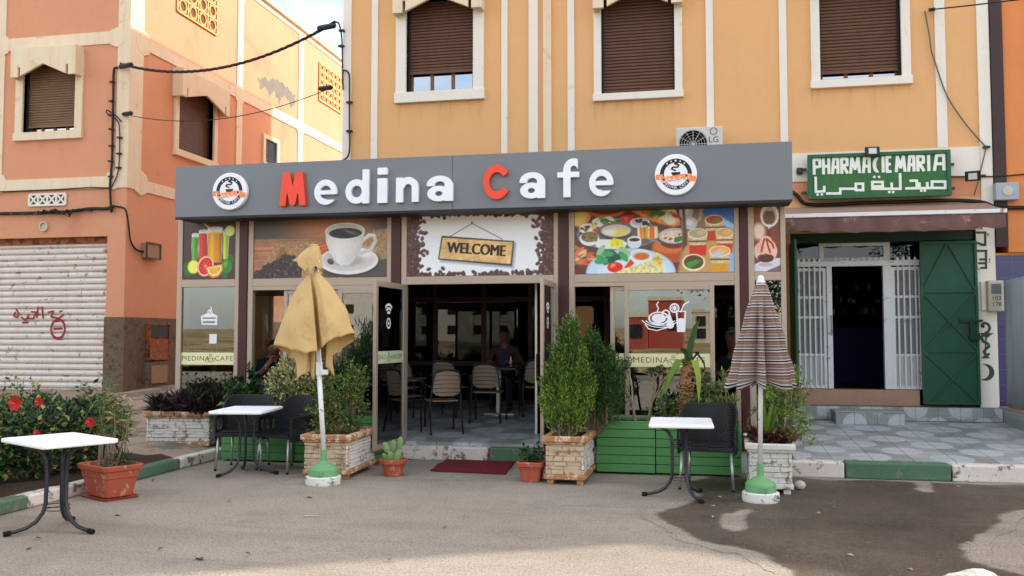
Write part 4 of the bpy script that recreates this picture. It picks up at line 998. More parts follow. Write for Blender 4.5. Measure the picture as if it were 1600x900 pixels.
# bays: (x0, x1) of each framed bay between posts
bays = [(-6.99, -6.06), (-5.93, -3.89), (-3.755, -1.675), (-1.545, .545), (.645, 1.085)]
for a, b in bays:
    jamb(a, a+.075); jamb(b-.06, b)
    al.box(a+.075, b-.06, GY-.03, GY+.05, 2.25, 2.355); al.box(a+.075, b-.06, GY-.03, GY+.05, 3.19, ZC)
al.box(-6.915, -6.12, GY-.03, GY+.05, Z0, .30); al.box(.72, 1.025, GY-.03, GY+.05, Z0, .30)
al.build('frame', K['alu'], cf, bevel=.006)
for a, b in ((-6.06, -5.93), (-3.89, -3.755), (-1.675, -1.545), (.545, .645)):
    ms = MB(); ms.box(a+.004, b-.004, GY-.045, GY+.06, Z0, ZC); ms.build('post', K['maroon'], cf, bevel=.004)
# side walls and back screen of the terrace room, roof and ceiling
sd_ = MB(); sd_.box(-6.99, -6.93, GY+.051, 13.97, Z0, .30); sd_.box(-6.99, -6.93, GY+.051, 13.97, 2.25, 2.35); sd_.box(-6.99, -6.93, GY+.051, 13.97, 3.1, ZC)
for y in (11.35, 12.1, 13.0, 13.9): sd_.box(-6.992, -6.928, y, y+.06, .30, 3.1)
sd_.box(-6.928, -5.74, 13.91, 13.97, .2, .3); sd_.box(-6.928, -5.74, 13.91, 13.97, 2.25, 2.35)
sd_.build('side_frame', K['alu'], cf); sd_ = MB()
sd_.box(1.025, 1.085, GY+.051, 13.97, Z0, 1.0); sd_.box(1.025, 1.085, GY+.051, 13.97, 2.25, ZC)
for y in (11.9, 12.9, 13.9): sd_.box(1.023, 1.087, y, y+.06, 1.0, 2.25)
sd_.build('side_frame', K['alu'], cf)
for q_ in ((-6.965, -6.959, GY+.06, 13.96, .30, 3.15), (-6.92, -5.75, 13.94, 13.946, .3, 3.2), (1.052, 1.058, GY+.06, 13.96, 1.0, 2.25)):
    g_ = MB(); g_.box(*q_); g_.build('side_glass', K['glass'], cf)
rf = MB(); rf.box(-6.99, 1.085, GY+.051, 13.96, 3.245, 3.40); rf.build('roof', K['ceiling_dark'], cf)
def pane(x0, x1, z0, z1, y=GY, name='glass_pane', par=None, m='glass'):
    p = MB(); p.box(x0, x1, y-.003, y+.003, z0, z1); return p.build(name, K[m], par or cf)
pane(-6.915, -6.12, .30, 2.25)
pane(.72, 1.025, .30, 2.25)
def sash(x0, x1, z0, z1, y, w=.055):
    f = MB(); f.frame(x0, x1, z0, z1, w, y-.02, y+.02); o = f.build('window_sash', K['alu'], cf, bevel=.005)
    pane(x0+w, x1-w, z0+w, z1-w, y, 'glass_pane', o); return o
def track(x0, x1):
    f = MB(); f.box(x0, x1, GY-.05, GY+.07, .50, .55); f.build('window_sill', K['alu'], cf); f = MB(); f.box(x0, x1, GY-.025, GY+.045, 2.2, 2.25); f.build('window_track', K['alu'], cf)
    f = MB(); f.box(x0, x1, GY-.0, GY+.03, Z0, .50); f.build('apron_panel', K['sign_dark'], cf)
track(-5.855, -3.95); track(-1.47, .485)
sL1 = sash(-5.42, -4.55, .55, 2.2, GY+.032); sL2 = sash(-4.62, -3.98, .55, 2.2, GY-.012)
sR1 = sash(-1.03, -.1, .55, 2.2, GY+.032); sR2 = sash(-.85, .24, .55, 2.2, GY-.012)
# open door leaves, swung outwards
def leaf(hx, ang, sgn):
    """leaf built closed along +x from its hinge, then turned about the hinge"""
    f = MB(); f.frame(0, .98, .02, 2.06, .07, -.02, .02)
    M = Matrix.Translation((hx, GY-.035, Z0-.01)) @ Matrix.Rotation(ang, 4, 'Z')
    o = xf(f, M).build('door_leaf', K['alu'], cf, bevel=.005)
    p = MB(); p.box(.07, .91, -.003, .003, .09, 1.99); xf(p, M).build('glass_pane', K['glass'], o)
    h = MB(); h.tube([(.945, -.021, .86), (.945, -.065, .88), (.945, -.065, 1.18), (.945, -.021, 1.20)], .011, 6)
    xf(h, M).build('door_handle', K['black'], o)
    for z in (.2, 1.0, 1.85): h = MB(); h.lathe([(.014, z), (.014, z+.1)], 8, (-.005, -.02, 0)); xf(h, M).build('hinge', K['black'], o)
    return o, M
dL, ML = leaf(-3.70, R(-93), 1)
dR, MR = leaf(-1.73, R(-89.5), 1)
# cream strips with lettering and white stickers on the glass
K['strip'] = flat('cream_film', (238, 230, 178), .5); K['strip_ink'] = flat('brown_film', (92, 84, 60), .5); K['sticker'] = flat('white_film', (244, 244, 246), .5)
def cup_logo(mb, cx, cz, s, y, mi=0):
    def fn(X, Z):
        X = (X-cx)/s; Z = (Z-cz)/s
        d = np.abs(np.maximum(np.hypot(X, (Z-.15)/1.1)-.42, Z-.15))-.035
        d = np.minimum(d, np.abs(np.hypot(X-.48, Z+.0)-.14)-.03)
        d = np.minimum(d, np.maximum(np.abs(np.hypot(X/1.6, (Z+.2)/.5)-.45)-.03, Z+.22))
        for o in (-.15, .02, .19):
            d = np.minimum(d, lines(X, Z, [[(o, .28), (o+.07, .42), (o-.02, .56), (o+.08, .72)]], .05))
        return d*s
    put(mb, field_mesh(fn, cx-.8*s, cx+.8*s, cz-.55*s, cz+.8*s, s*.03, .0006), Matrix.Translation((0, y, 0)), mi)
def strip(par, x0, x1, z, h, y, name='printed_strip', cut=None):
    b = MB(); b.box(x0, x1, y-.0012, y, z, z+h); b = b.build(name, K['strip'], par)
    t = MB(); w = (x1-x0); yy = y-.0018; k = min(h*.62, w*.125)
    if cut: put(t, text_mesh(cut, k), Matrix.Translation(((x0+x1)/2+.01, yy, z+h*.5)) @ FACE)
    else:
        put(t, text_mesh('MEDINA', k*.95, spacing=1.12), Matrix.Translation((x0+w*.27, yy, z+h*.5)) @ FACE @ Matrix.Scale(1.12, 4, (1, 0, 0)))
        put(t, text_mesh('CAFE', k*.95, spacing=1.15), Matrix.Translation((x0+w*.80, yy, z+h*.5)) @ FACE @ Matrix.Scale(1.12, 4, (1, 0, 0)))
        cup_logo(t, x0+w*.545, z+h*.45, h*.62, yy)
    t.build('strip_lettering', K['strip_ink'], b); return b
strip(cf, -6.915, -6.12, 1.19, .165, GY-.004)
strip(sR2, -.795, .185, 1.20, .165, GY-.016)
strip(sR1, -.975, -.86, 1.20, .165, GY+.028, cut='ME')
# strip on the swung leaf: readable from outside, mirrored from the doorway side
b = MB(); b.box(.07, .91, -.0052, -.004, 1.055, 1.205); xf(b, ML).build('printed_strip', K['strip'], dL)
K['strip_back'] = flat('pale_green_film', (206, 220, 176), .5)
b = MB(); b.box(.07, .91, .004, .0052, 1.055, 1.205); b = xf(b, ML).build('printed_strip', K['strip_back'], dL)
t = MB(); MIR = Matrix.Identity(4)
put(t, text_mesh('MEDINA', .085, spacing=1.12), Matrix.Translation((.29, .0058, 1.13)) @ FACE @ Matrix.Scale(1.1, 4, (1, 0, 0)))
put(t, text_mesh('CAFE', .085, spacing=1.15), Matrix.Translation((.76, .0058, 1.13)) @ FACE @ Matrix.Scale(1.1, 4, (1, 0, 0)))
cup_logo(t, .535, 1.12, .1, .0066); xf(t, ML).build('strip_lettering', K['strip_ink'], b)
def wifi(mb, cx, cz, s, y):
    def fn(X, Z):
        X = (X-cx)/s; Z = (Z-cz)/s; d = np.full(X.shape, 9.0); r = np.hypot(X, Z-.05)
        for q_ in (.34, .62, .9): d = np.minimum(d, np.maximum(np.abs(r-q_)-.085, np.abs(X)*1.0-(Z-.05)*.95))
        d = np.minimum(d, np.maximum(np.hypot(X, Z+.42)-.40, -(np.abs(np.hypot(X, Z+.42)-.2)-.08)))
        return d*s
    put(mb, field_mesh(fn, cx-s, cx+s, cz-s, cz+s*1.1, s*.05, .0006), Matrix.Translation((0, y, 0)))
for MM, dd in ((ML, dL), (MR, dR)):
    t = MB(); wifi(t, .55, 1.62, .17, .0045); wifi(t, .55, 1.62, .17, -.0035); xf(t, MM).build('wifi_sticker', K['sticker'], dd)
def cake(X, Z):
    c = PY(327, 495, GY); X = (X-c.x)/.125; Z = (Z-c.z)/.125
    body = poly_d(X, Z, [(-1,.05),(-.85,-.85),(.95,-.9),(1,.1),(.1,.55)])
    d = np.maximum(body, -np.maximum(np.maximum(np.abs(X)-.8, np.abs(Z+.15)-.1), -9)); d = np.maximum(d, -np.maximum(np.abs(X)-.75, np.abs(Z+.58)-.13))
    d = np.minimum(d, np.hypot(X-.1, Z-.55)-.3); d = np.maximum(d, -(np.abs(np.hypot(X-.1, Z-.55)-.17)-.04))
    d = np.minimum(d, lines(X, Z, [[(.15, .7), (.3, .95), (.1, 1.1)]], .1)); return d*.125
c = PY(327, 495, GY); t = MB(); put(t, field_mesh(cake, c.x-.16, c.x+.16, c.z-.15, c.z+.17, .005, .0006), Matrix.Translation((0, GY-.0035, 0))); t.build('cake_sticker', K['sticker'], cf)
def coffee(X, Z):
    c = PY(1040, 494, GY); X = (X-c.x)/.26; Z = (Z-c.z)/.26
    e = np.hypot((X+.32)/1.25, (Z+.1)/.8); d = (np.abs(e-.36)-.035); d = np.minimum(d, e-.27)
    d = np.minimum(d, np.abs(np.hypot(X-.02, Z-.12)-.16)-.035)
    for k in range(3): d = np.minimum(d, np.maximum(np.abs(np.hypot((X+.25)/1.5, (Z-.15+k*.02)/1.0)-.5-.07*k)-.018, Z+.22-.02*k))
    d = np.minimum(d, lines(X, Z, [[(-.4, .18), (-.33, .38), (-.42, .55), (-.33, .68)]], .05))
    d = np.minimum(d, lines(X, Z, [[(-.95, -.4), (-.8, -.6), (-.4, -.68), (.2, -.5)]], .05))
    dr_ = np.minimum(np.hypot(X-.22, Z+.42)-.17, poly_d(X, Z, [(.07, -.36), (.22, .08), (.37, -.36)])); d = np.minimum(d, dr_)
    g = np.maximum(np.abs(X-.72)-.24+(.3-Z)*.05, np.abs(Z+.25)-.5); gi = np.maximum(np.abs(X-.72)-.17+(.3-Z)*.05, np.abs(Z+.2)-.4); gf = np.maximum(np.abs(X-.72)-.12, np.abs(Z+.35)-.25)
    d = np.minimum(d, np.minimum(np.maximum(g, -gi), gf)); d = np.minimum(d, lines(X, Z, [[(.72, .2), (.86, .55), (1.08, .68)]], .06))
    rr = np.hypot(X-.42, Z-.38); d = np.minimum(d, np.abs(rr-.2)-.03)
    for k in range(4): a = k*math.pi/4; d = np.minimum(d, np.maximum(lines(X, Z, [[(.42-.2*math.cos(a), .38-.2*math.sin(a)), (.42+.2*math.cos(a), .38+.2*math.sin(a))]], .035), rr-.2))
    return d*.26
c = PY(1040, 494, GY); t = MB(); put(t, field_mesh(coffee, c.x-.3, c.x+.32, c.z-.22, c.z+.22, .007, .0006), Matrix.Translation((0, GY-.0155, 0))); t.build('drinks_sticker', K['sticker'], sR2)
t = MB(); c = PY(333, 530, GY); t.box(c.x-.055, c.x+.055, GY-.0045, GY-.0035, c.z-.06, c.z+.07); t.build('paper_notice', K['letter_white'], cf)

# ------------------------------------------------------------------ fascia sign
FX0, FX1, FZ0, FZ1, FY = -6.765, 1.13, 3.135, 3.835, 10.72
fs_ = thing('fascia_sign', 'long grey fascia over the cafe with raised red and white lettering', 'sign', (-2.9, FY, FZ0))
m_ = MB(); m_.box(FX0, -2.944, FY, GY+.06, FZ0+.02, FZ1); m_.box(-2.94, FX1, FY, GY+.06, FZ0+.02, FZ1); m_.build('panel', K['sign_grey'], fs_, bevel=.004)
m_ = MB(); m_.box(FX0+.01, FX1-.01, FY+.02, GY-.06, FZ0-.0, FZ0+.0195); m_.box(FX0+.01, FX1-.01, FY+.004, FY+.0195, FZ0-.01, FZ0+.0195); m_.build('soffit', K['sign_dark'], fs_)
def L_M(X, Z): return np.maximum(np.maximum(lines(X, Z, [[(.10, -.1), (.26, 1.1)], [(.26, 1.0), (.5, .12)], [(.5, .12), (.74, 1.0)], [(.74, 1.1), (.90, -.1)]], .235), Z-1), -Z)
def L_C(X, Z):
    r = np.hypot((X-.46)/.86, Z-.5); d = np.abs(r-.385)-.108; return np.maximum(d, -(np.abs(Z-.5)-(X-.46)*.72)*.8)
def L_e(X, Z):
    r = np.hypot(X-.4, Z-.37); d = np.abs(r-.285)-.088; d = np.maximum(d, -np.maximum(np.maximum(np.abs(Z-.225)-.078, .42-X), -9)); return np.minimum(d, np.maximum(np.abs(Z-.365)-.06, np.abs(X-.42)-.34))
def L_d(X, Z):
    r = np.hypot((X-.36)/.95, Z-.36); return np.minimum(np.abs(r-.265)-.092, np.maximum(np.abs(X-.64)-.098, np.abs(Z-.5)-.5))
def L_i(X, Z): return np.minimum(np.maximum(np.abs(X-.5)-.11, np.abs(Z-.36)-.36), np.maximum(np.abs(X-.5)-.11, np.abs(Z-.93)-.10))
def L_n(X, Z):
    d = np.maximum(np.abs(X-.14)-.105, np.abs(Z-.36)-.36); r = np.hypot(X-.4, Z-.42); d = np.minimum(d, np.maximum(np.abs(r-.21)-.1, .42-Z)); return np.minimum(d, np.maximum(np.abs(X-.61)-.1, np.abs(Z-.21)-.21))
def L_a(X, Z):
    r = np.hypot((X-.36)/1.15, Z-.22); d = np.abs(r-.148)-.075; d = np.minimum(d, np.maximum(np.abs(X-.585)-.092, np.abs(Z-.26)-.26))
    r = np.hypot((X-.38)/1.1, Z-.47); return np.minimum(d, np.maximum(np.abs(r-.185)-.08, np.maximum(.44-Z, -9)))
def L_f(X, Z):
    d = np.maximum(np.abs(X-.42)-.105, np.abs(Z-.4)-.4); r = np.hypot(X-.62, Z-.78); d = np.minimum(d, np.maximum(np.abs(r-.2)-.1, np.maximum(.78-Z, X-.74))); return np.minimum(d, np.maximum(np.abs(X-.46)-.32, np.abs(Z-.63)-.075))
LET = [('M', L_M, 437, 478, 1), ('e', L_e, 491, 527, 0), ('d', L_d, 540, 577, 0), ('i', L_i, 590, 605, 0), ('n', L_n, 619, 654, 0), ('a', L_a, 667, 708, 0), ('C', L_C, 755, 796, 1), ('a', L_a, 812, 852, 0), ('f', L_f, 871, 905, 0), ('e', L_e, 920, 959, 0)]
ext = {'M': (0, 1), 'e': (.015, .785), 'd': (.02, .745), 'i': (.39, .61), 'n': (.035, .71), 'a': (.09, .68), 'C': (.03, .86), 'f': (.14, .78)}
for ch, fn, pa, pb, red in LET:
    xa, xb = PY(pa, 290, FY-.05).x, PY(pb, 290, FY-.05).x; u0, u1 = ext[ch]
    kx = (xb-xa)/(u1-u0); kz = .435; zb = 3.255
    def g(X, Z, fn=fn, u0=u0, xa=xa, kx=kx): return fn((X-xa)/kx+u0, (Z-zb)/kz)*min(kx, kz)
    m_ = MB(); put(m_, field_mesh(g, xa-.01, xb+.01, zb-.01, zb+kz*1.06, .0105, .055), Matrix.Translation((0, FY-.004, 0)))
    tag(m_.build('letter', K['red_acrylic' if red else 'white_acrylic'], fs_), 'red raised letter' if red else 'white raised letter')

# ------------------------------------------------------------------ printed artwork: a small painter on a vertex grid
class Art:
    def __init__(s, asp, n): 
        s.a = asp; s.nx, s.nz = int(n*asp), n
        s.U, s.V = np.meshgrid(np.linspace(0, asp, s.nx), np.linspace(0, 1, s.nz), indexing='ij'); s.C = np.zeros((s.nx, s.nz, 3))
        s.N = s._noise(9); s.N2 = s._noise(34)
    def _noise(s, k):
        out = np.zeros((s.nx, s.nz))
        for o in range(3):
            m = k*2**o; g = rng.random((int(m*s.a)+3, m+3)); x = s.U*m; y = s.V*m; i = x.astype(int); j = y.astype(int); fx = x-i; fy = y-j
            fx = fx*fx*(3-2*fx); fy = fy*fy*(3-2*fy)
            out += (g[i, j]*(1-fx)*(1-fy)+g[i+1, j]*fx*(1-fy)+g[i, j+1]*(1-fx)*fy+g[i+1, j+1]*fx*fy)/2**o
        return (out-out.min())/(out.max()-out.min())
    def put(s, m, col):
        m = np.clip(m, 0, 1)[..., None]; c = np.asarray(col, float)
        if c.max() > 1: c = c/255
        s.C = s.C*(1-m)+c*m
    def q(s, p): return p
    def ell(s, cx, cy, rx, ry, col, rot=0, soft=.006, clip=None):
        c, si = math.cos(rot), math.sin(rot); x = (s.U-cx)*c+(s.V-cy)*si; y = -(s.U-cx)*si+(s.V-cy)*c
        d = (np.hypot(x/rx, y/ry)-1)*min(rx, ry); m = np.clip(.5-d/soft, 0, 1)
        if clip is not None: m = m*clip
        s.put(m, col); return m
    def ring(s, cx, cy, rx, ry, w, col, clip=None):
        d = np.abs((np.hypot((s.U-cx)/rx, (s.V-cy)/ry)-1)*min(rx, ry))-w/2; m = np.clip(.5-d/.006, 0, 1)
        if clip is not None: m = m*clip
        s.put(m, col)
    def poly(s, pts, col, soft=.006, tex=None):
        m = np.clip(.5-poly_d(s.U, s.V, pts)/soft, 0, 1)
        if tex is not None: s.put(m, np.clip(np.asarray(col)[None, None, :]/255*tex[..., None], 0, 1))
        else: s.put(m, col)
        return m
    def line(s, pts, w, col): m = np.clip(.5-(lines(s.U, s.V, [pts], w))/.006, 0, 1); s.put(m, col); return m
    def shade(s, m, k): s.C = s.C*(1-m[..., None])+np.clip(s.C*k[..., None], 0, 1)*m[..., None]
    def glow(s, cx, cy, rx, ry, col, k): s.put(k*np.exp(-((s.U-cx)/rx)**2-((s.V-cy)/ry)**2), col)
def poster(name, label, x0, x1, z0, z1, art, group='printed panels above the cafe windows', y=GY-.001, t=.012):
    nx, nz = art.nx, art.nz; vs = []; xs = np.linspace(x0, x1, nx); zs = np.linspace(z0, z1, nz)
    vs = [(float(x), y-t, float(z)) for x in xs for z in zs]
    fs = [(i*nz+j, (i+1)*nz+j, (i+1)*nz+j+1, i*nz+j+1) for i in range(nx-1) for j in range(nz-1)]
    b = [i*nz for i in range(nx)]+[(nx-1)*nz+j for j in range(1, nz)]+[i*nz+nz-1 for i in range(nx-2, -1, -1)]+[j for j in range(nz-2, 0, -1)]
    n = len(vs); vs += [(vs[i][0], y, vs[i][2]) for i in b]; m = len(b)
    fs += [(b[(k+1) % m], b[k], n+k, n+(k+1) % m) for k in range(m)]+[tuple(range(n+m-1, n-1, -1))]
    mb = MB(); mb.add(vs, fs); o = mb.build(name, K['print'])
    Cc = np.clip(art.C*(.95+.10*art._noise(46))[..., None], 0, 1); L = np.where(Cc <= .04045, Cc/12.92, ((Cc+.055)/1.055)**2.4)*1.18; L = np.clip(L+(L-L.mean(axis=2, keepdims=True))*.18, 0, .95)
    col = np.ones((len(vs), 4)); col[:nx*nz, :3] = L.reshape(-1, 3); col[nx*nz:, :3] = .3
    at = o.data.color_attributes.new('Col', 'FLOAT_COLOR', 'POINT'); at.data.foreach_set('color', col.ravel()); return tag(o, label, 'poster', group)

def beans(A, pts, s, dark=(56, 40, 38), hi=(150, 120, 116)):
    for x, y in pts:
        a = random.uniform(0, 3.1); k = random.uniform(.7, 1.15); c = [v*k for v in dark]
        A.ell(x, y, s*1.15, s*.8, [v*.5 for v in c], a, .012); A.ell(x, y, s, s*.66, c, a)
        A.ell(x-s*.2, y+s*.28, s*.38, s*.16, [v*k for v in hi], a, .02); A.line([(x-s*.6*math.cos(a), y-s*.6*math.sin(a)), (x+s*.6*math.cos(a), y+s*.6*math.sin(a))], s*.16, [v*.4 for v in c])
# -- fruit juice
def art_juice():
    A = Art(.93, 120); A.put(np.ones_like(A.U), (70, 46, 42)); f = lambda x, y: ((x-70)/385*.93, 1-(y-65)/425)
    def gls_(x0, x1, y0, y1, yt, col):
        a, b = f(x0, yt), f(x1, y1); A.poly([f(x0, y0), f(x1, y0), f(x1-4, y1), f(x0+4, y1)], (238, 236, 236))
        m = A.poly([f(x0+3, yt), f(x1-3, yt), f(x1-6, y1), f(x0+6, y1)], col); u = (A.U-a[0])/(b[0]-a[0]); A.shade(m, .85+.3*np.exp(-((u-.3)/.14)**2)-.2*(u > .8))
        A.ell((a[0]+b[0])/2, f(0, y0)[1], (b[0]-a[0])/2, .022, (206, 204, 206)); A.ell((a[0]+b[0])/2, a[1], (b[0]-a[0])/2-.01, .016, [min(255, c*1.15) for c in col])
    gls_(360, 405, 150, 350, 178, (186, 208, 70)); gls_(130, 182, 170, 350, 192, (92, 160, 54)); gls_(182, 247, 146, 360, 170, (222, 70, 62)); gls_(247, 357, 128, 372, 165, (250, 166, 24))
    A.line([f(220, 97), f(265, 130), f(296, 160)], .018, (232, 196, 110))
    c = f(408, 152); A.ell(*c, .09, .092, (168, 196, 70)); A.ell(*c, .078, .08, (216, 226, 130))
    for k in range(4): a = k*math.pi/4; A.line([(c[0]-.07*math.cos(a), c[1]-.07*math.sin(a)), (c[0]+.07*math.cos(a), c[1]+.07*math.sin(a))], .008, (240, 244, 200))
    for px in ((90, 400), (98, 440), (420, 350), (372, 460)): c = f(*px); A.ell(*c, .05, .085, (40, 96, 40), random.uniform(-.6, .6))
    c = f(148, 402); A.ell(*c, .105, .115, (196, 206, 60)); A.ell(*c, .09, .1, (226, 226, 120))
    c = f(390, 402); A.ell(*c, .1, .115, (56, 122, 40)); A.ell(c[0]-.02, c[1]+.04, .03, .05, (110, 170, 80), 0, .04)
    c = f(236, 398); A.ell(*c, .145, .175, (240, 168, 120), -.35); A.ell(*c, .13, .16, (246, 214, 200), -.35); A.ell(*c, .118, .147, (206, 50, 54), -.35); A.ell(*c, .02, .02, (246, 220, 206))
    for k in range(5): a = k*math.pi/5+.3; A.line([(c[0]-.1*math.cos(a), c[1]-.13*math.sin(a)), (c[0]+.1*math.cos(a), c[1]+.13*math.sin(a))], .006, (232, 130, 120))
    A.poly([f(236, 404), f(360, 385), f(362, 430), f(335, 472), f(290, 484), f(255, 462)], (246, 140, 20)); A.poly([f(246, 410), f(352, 394), f(352, 428), f(328, 460), f(292, 470), f(262, 450)], (252, 236, 200))
    A.poly([f(256, 414), f(344, 402), f(344, 428), f(322, 452), f(294, 460), f(270, 444)], (250, 172, 50)); A.line([f(300, 408), f(296, 458)], .006, (252, 220, 150)); A.line([f(300, 408), f(330, 444)], .006, (252, 220, 150)); return A
def art_coffee():
    A = Art(2.35, 130); f = lambda x, y: ((x-537)/1018*2.35, 1-(y-40)/440)
    A.put(np.ones_like(A.U), (56, 54, 54)); A.glow(*f(1080, 150), .75, .33, (196, 132, 96), .9); A.glow(*f(1330, 140), .3, .25, (200, 140, 104), .5)
    m = (A.V < .645)*1.0; rows = np.interp(A.V.ravel(), np.linspace(0, 1, 60), rng.random(60)).reshape(A.V.shape); st = .72+.38*rows+.25*A.N; A.put(m, np.clip(np.array([156, 108, 82])[None, None]/255*np.clip(st, .5, 1.3)[..., None], 0, 1))
    A.poly([f(1480, 300), f(1560, 280), f(1560, 490), f(1020, 490), f(1080, 380)], (74, 68, 64), .05)
    wv = .92+.12*np.sin(A.U*110)*np.sin(A.V*120+A.U*9)+.45*(A.N2-.5)
    A.poly([f(552, 470), f(640, 340), f(712, 232), f(760, 222), f(880, 216), f(970, 212), f(1095, 246), f(1110, 420), f(950, 490), f(552, 490)], (180, 140, 100), .02, wv)
    A.poly([f(700, 330), f(760, 250), f(800, 300), f(720, 360)], (160, 112, 70), .06, wv)
    A.poly([f(1380, 172), f(1440, 150), f(1560, 140), f(1560, 350), f(1490, 365), f(1380, 330)], (170, 136, 100), .03, wv)
    A.poly([f(1000, 255), f(1094, 234), f(1100, 262), f(1008, 288)], (190, 84, 36)); A.poly([f(1012, 292), f(1104, 266), f(1112, 306), f(1024, 330)], (206, 96, 44)); A.line([f(1006, 270), f(1096, 248)], .015, (232, 140, 80))
    c = f(1265, 362); A.ell(c[0], c[1]-.02, .53, .235, (40, 36, 34), 0, .06); A.ell(*c, .515, .225, (226, 222, 216)); A.ell(c[0], c[1]+.02, .46, .19, (200, 194, 188), 0, .03); A.ell(c[0]-.02, c[1]+.03, .30, .12, (168, 160, 154), 0, .05); A.glow(c[0]+.28, c[1]+.12, .15, .08, (250, 248, 244), .9)
    A.line([f(1372, 222), f(1420, 186), f(1458, 190), f(1466, 226), f(1430, 288), f(1350, 316)], .062, (206, 200, 192)); A.line([f(1372, 218), f(1420, 180), f(1456, 184)], .028, (244, 242, 238))
    m = A.poly([f(1090, 150), f(1385, 156), f(1380, 225), f(1352, 300), f(1300, 372), f(1270, 396), f(1205, 396), f(1170, 372), f(1122, 300), f(1094, 225)], (226, 222, 216)); u = (A.U-f(1090, 0)[0])/.68; A.shade(m, 1.06-.30*np.abs(u-.36)**1.2-.22*np.clip(.55-A.V, 0, 1))
    c = f(1237, 152); A.ell(*c, .345, .135, (246, 244, 240)); A.ell(c[0], c[1]-.005, .325, .122, (206, 200, 196)); A.ell(c[0]+.01, c[1]-.035, .285, .085, (34, 28, 28)); A.ell(c[0]+.1, c[1]-.02, .12, .022, (110, 104, 104), -.25, .03)
    pts = []
    for i in range(260):
        x = random.uniform(.0, .84); top = .06+.30*min(1, max(0, x/.52)) if x < .55 else .36-.3*max(0, (x-.62))
        y = random.uniform(-.02, top); pts.append((x, y))
    pts.sort(key=lambda p: -p[1]); beans(A, pts, .042, (50, 38, 38), (176, 150, 146)); beans(A, [f(1130, 368)], .052, (84, 56, 46)); return A
def art_welcome():
    A = Art(2.37, 130); f = lambda x, y: ((x-125)/958*2.37, 1-(y-120)/405); A.put(np.ones_like(A.U), (232, 236, 244)); pts = []
    for i in range(760):
        k = random.random()
        if k < .36: x = abs(random.gauss(0, .12)); y = random.random()
        elif k < .72: x = 2.37-abs(random.gauss(0, .11)); y = random.random()
        elif k < .88: x = random.uniform(0, 2.37); y = 1-abs(random.gauss(0, .035))
        else: x = random.uniform(0, 2.37); y = abs(random.gauss(0, .035))
        pts.append((x, y))
    beans(A, pts, .033, (92, 50, 44), (156, 110, 104))
    A.line([f(415, 272), f(558, 195), f(755, 300)], .012, (90, 76, 70)); A.ell(*f(556, 190), .012, .025, (60, 50, 50))
    bd = [f(355, 268), f(832, 312), f(815, 470), f(332, 420)]; sh = [(x+.03, y-.035) for x, y in bd]; A.poly(sh, (150, 150, 156), .05); A.poly(bd, (62, 52, 46))
    cx = sum(p[0] for p in bd)/4; cy = sum(p[1] for p in bd)/4; inn = [(cx+(x-cx)*.965, cy+(y-cy)*.87) for x, y in bd]; A.poly(inn, (206, 170, 122), .012, .82+.38*A.N+.1*A.N2); return A
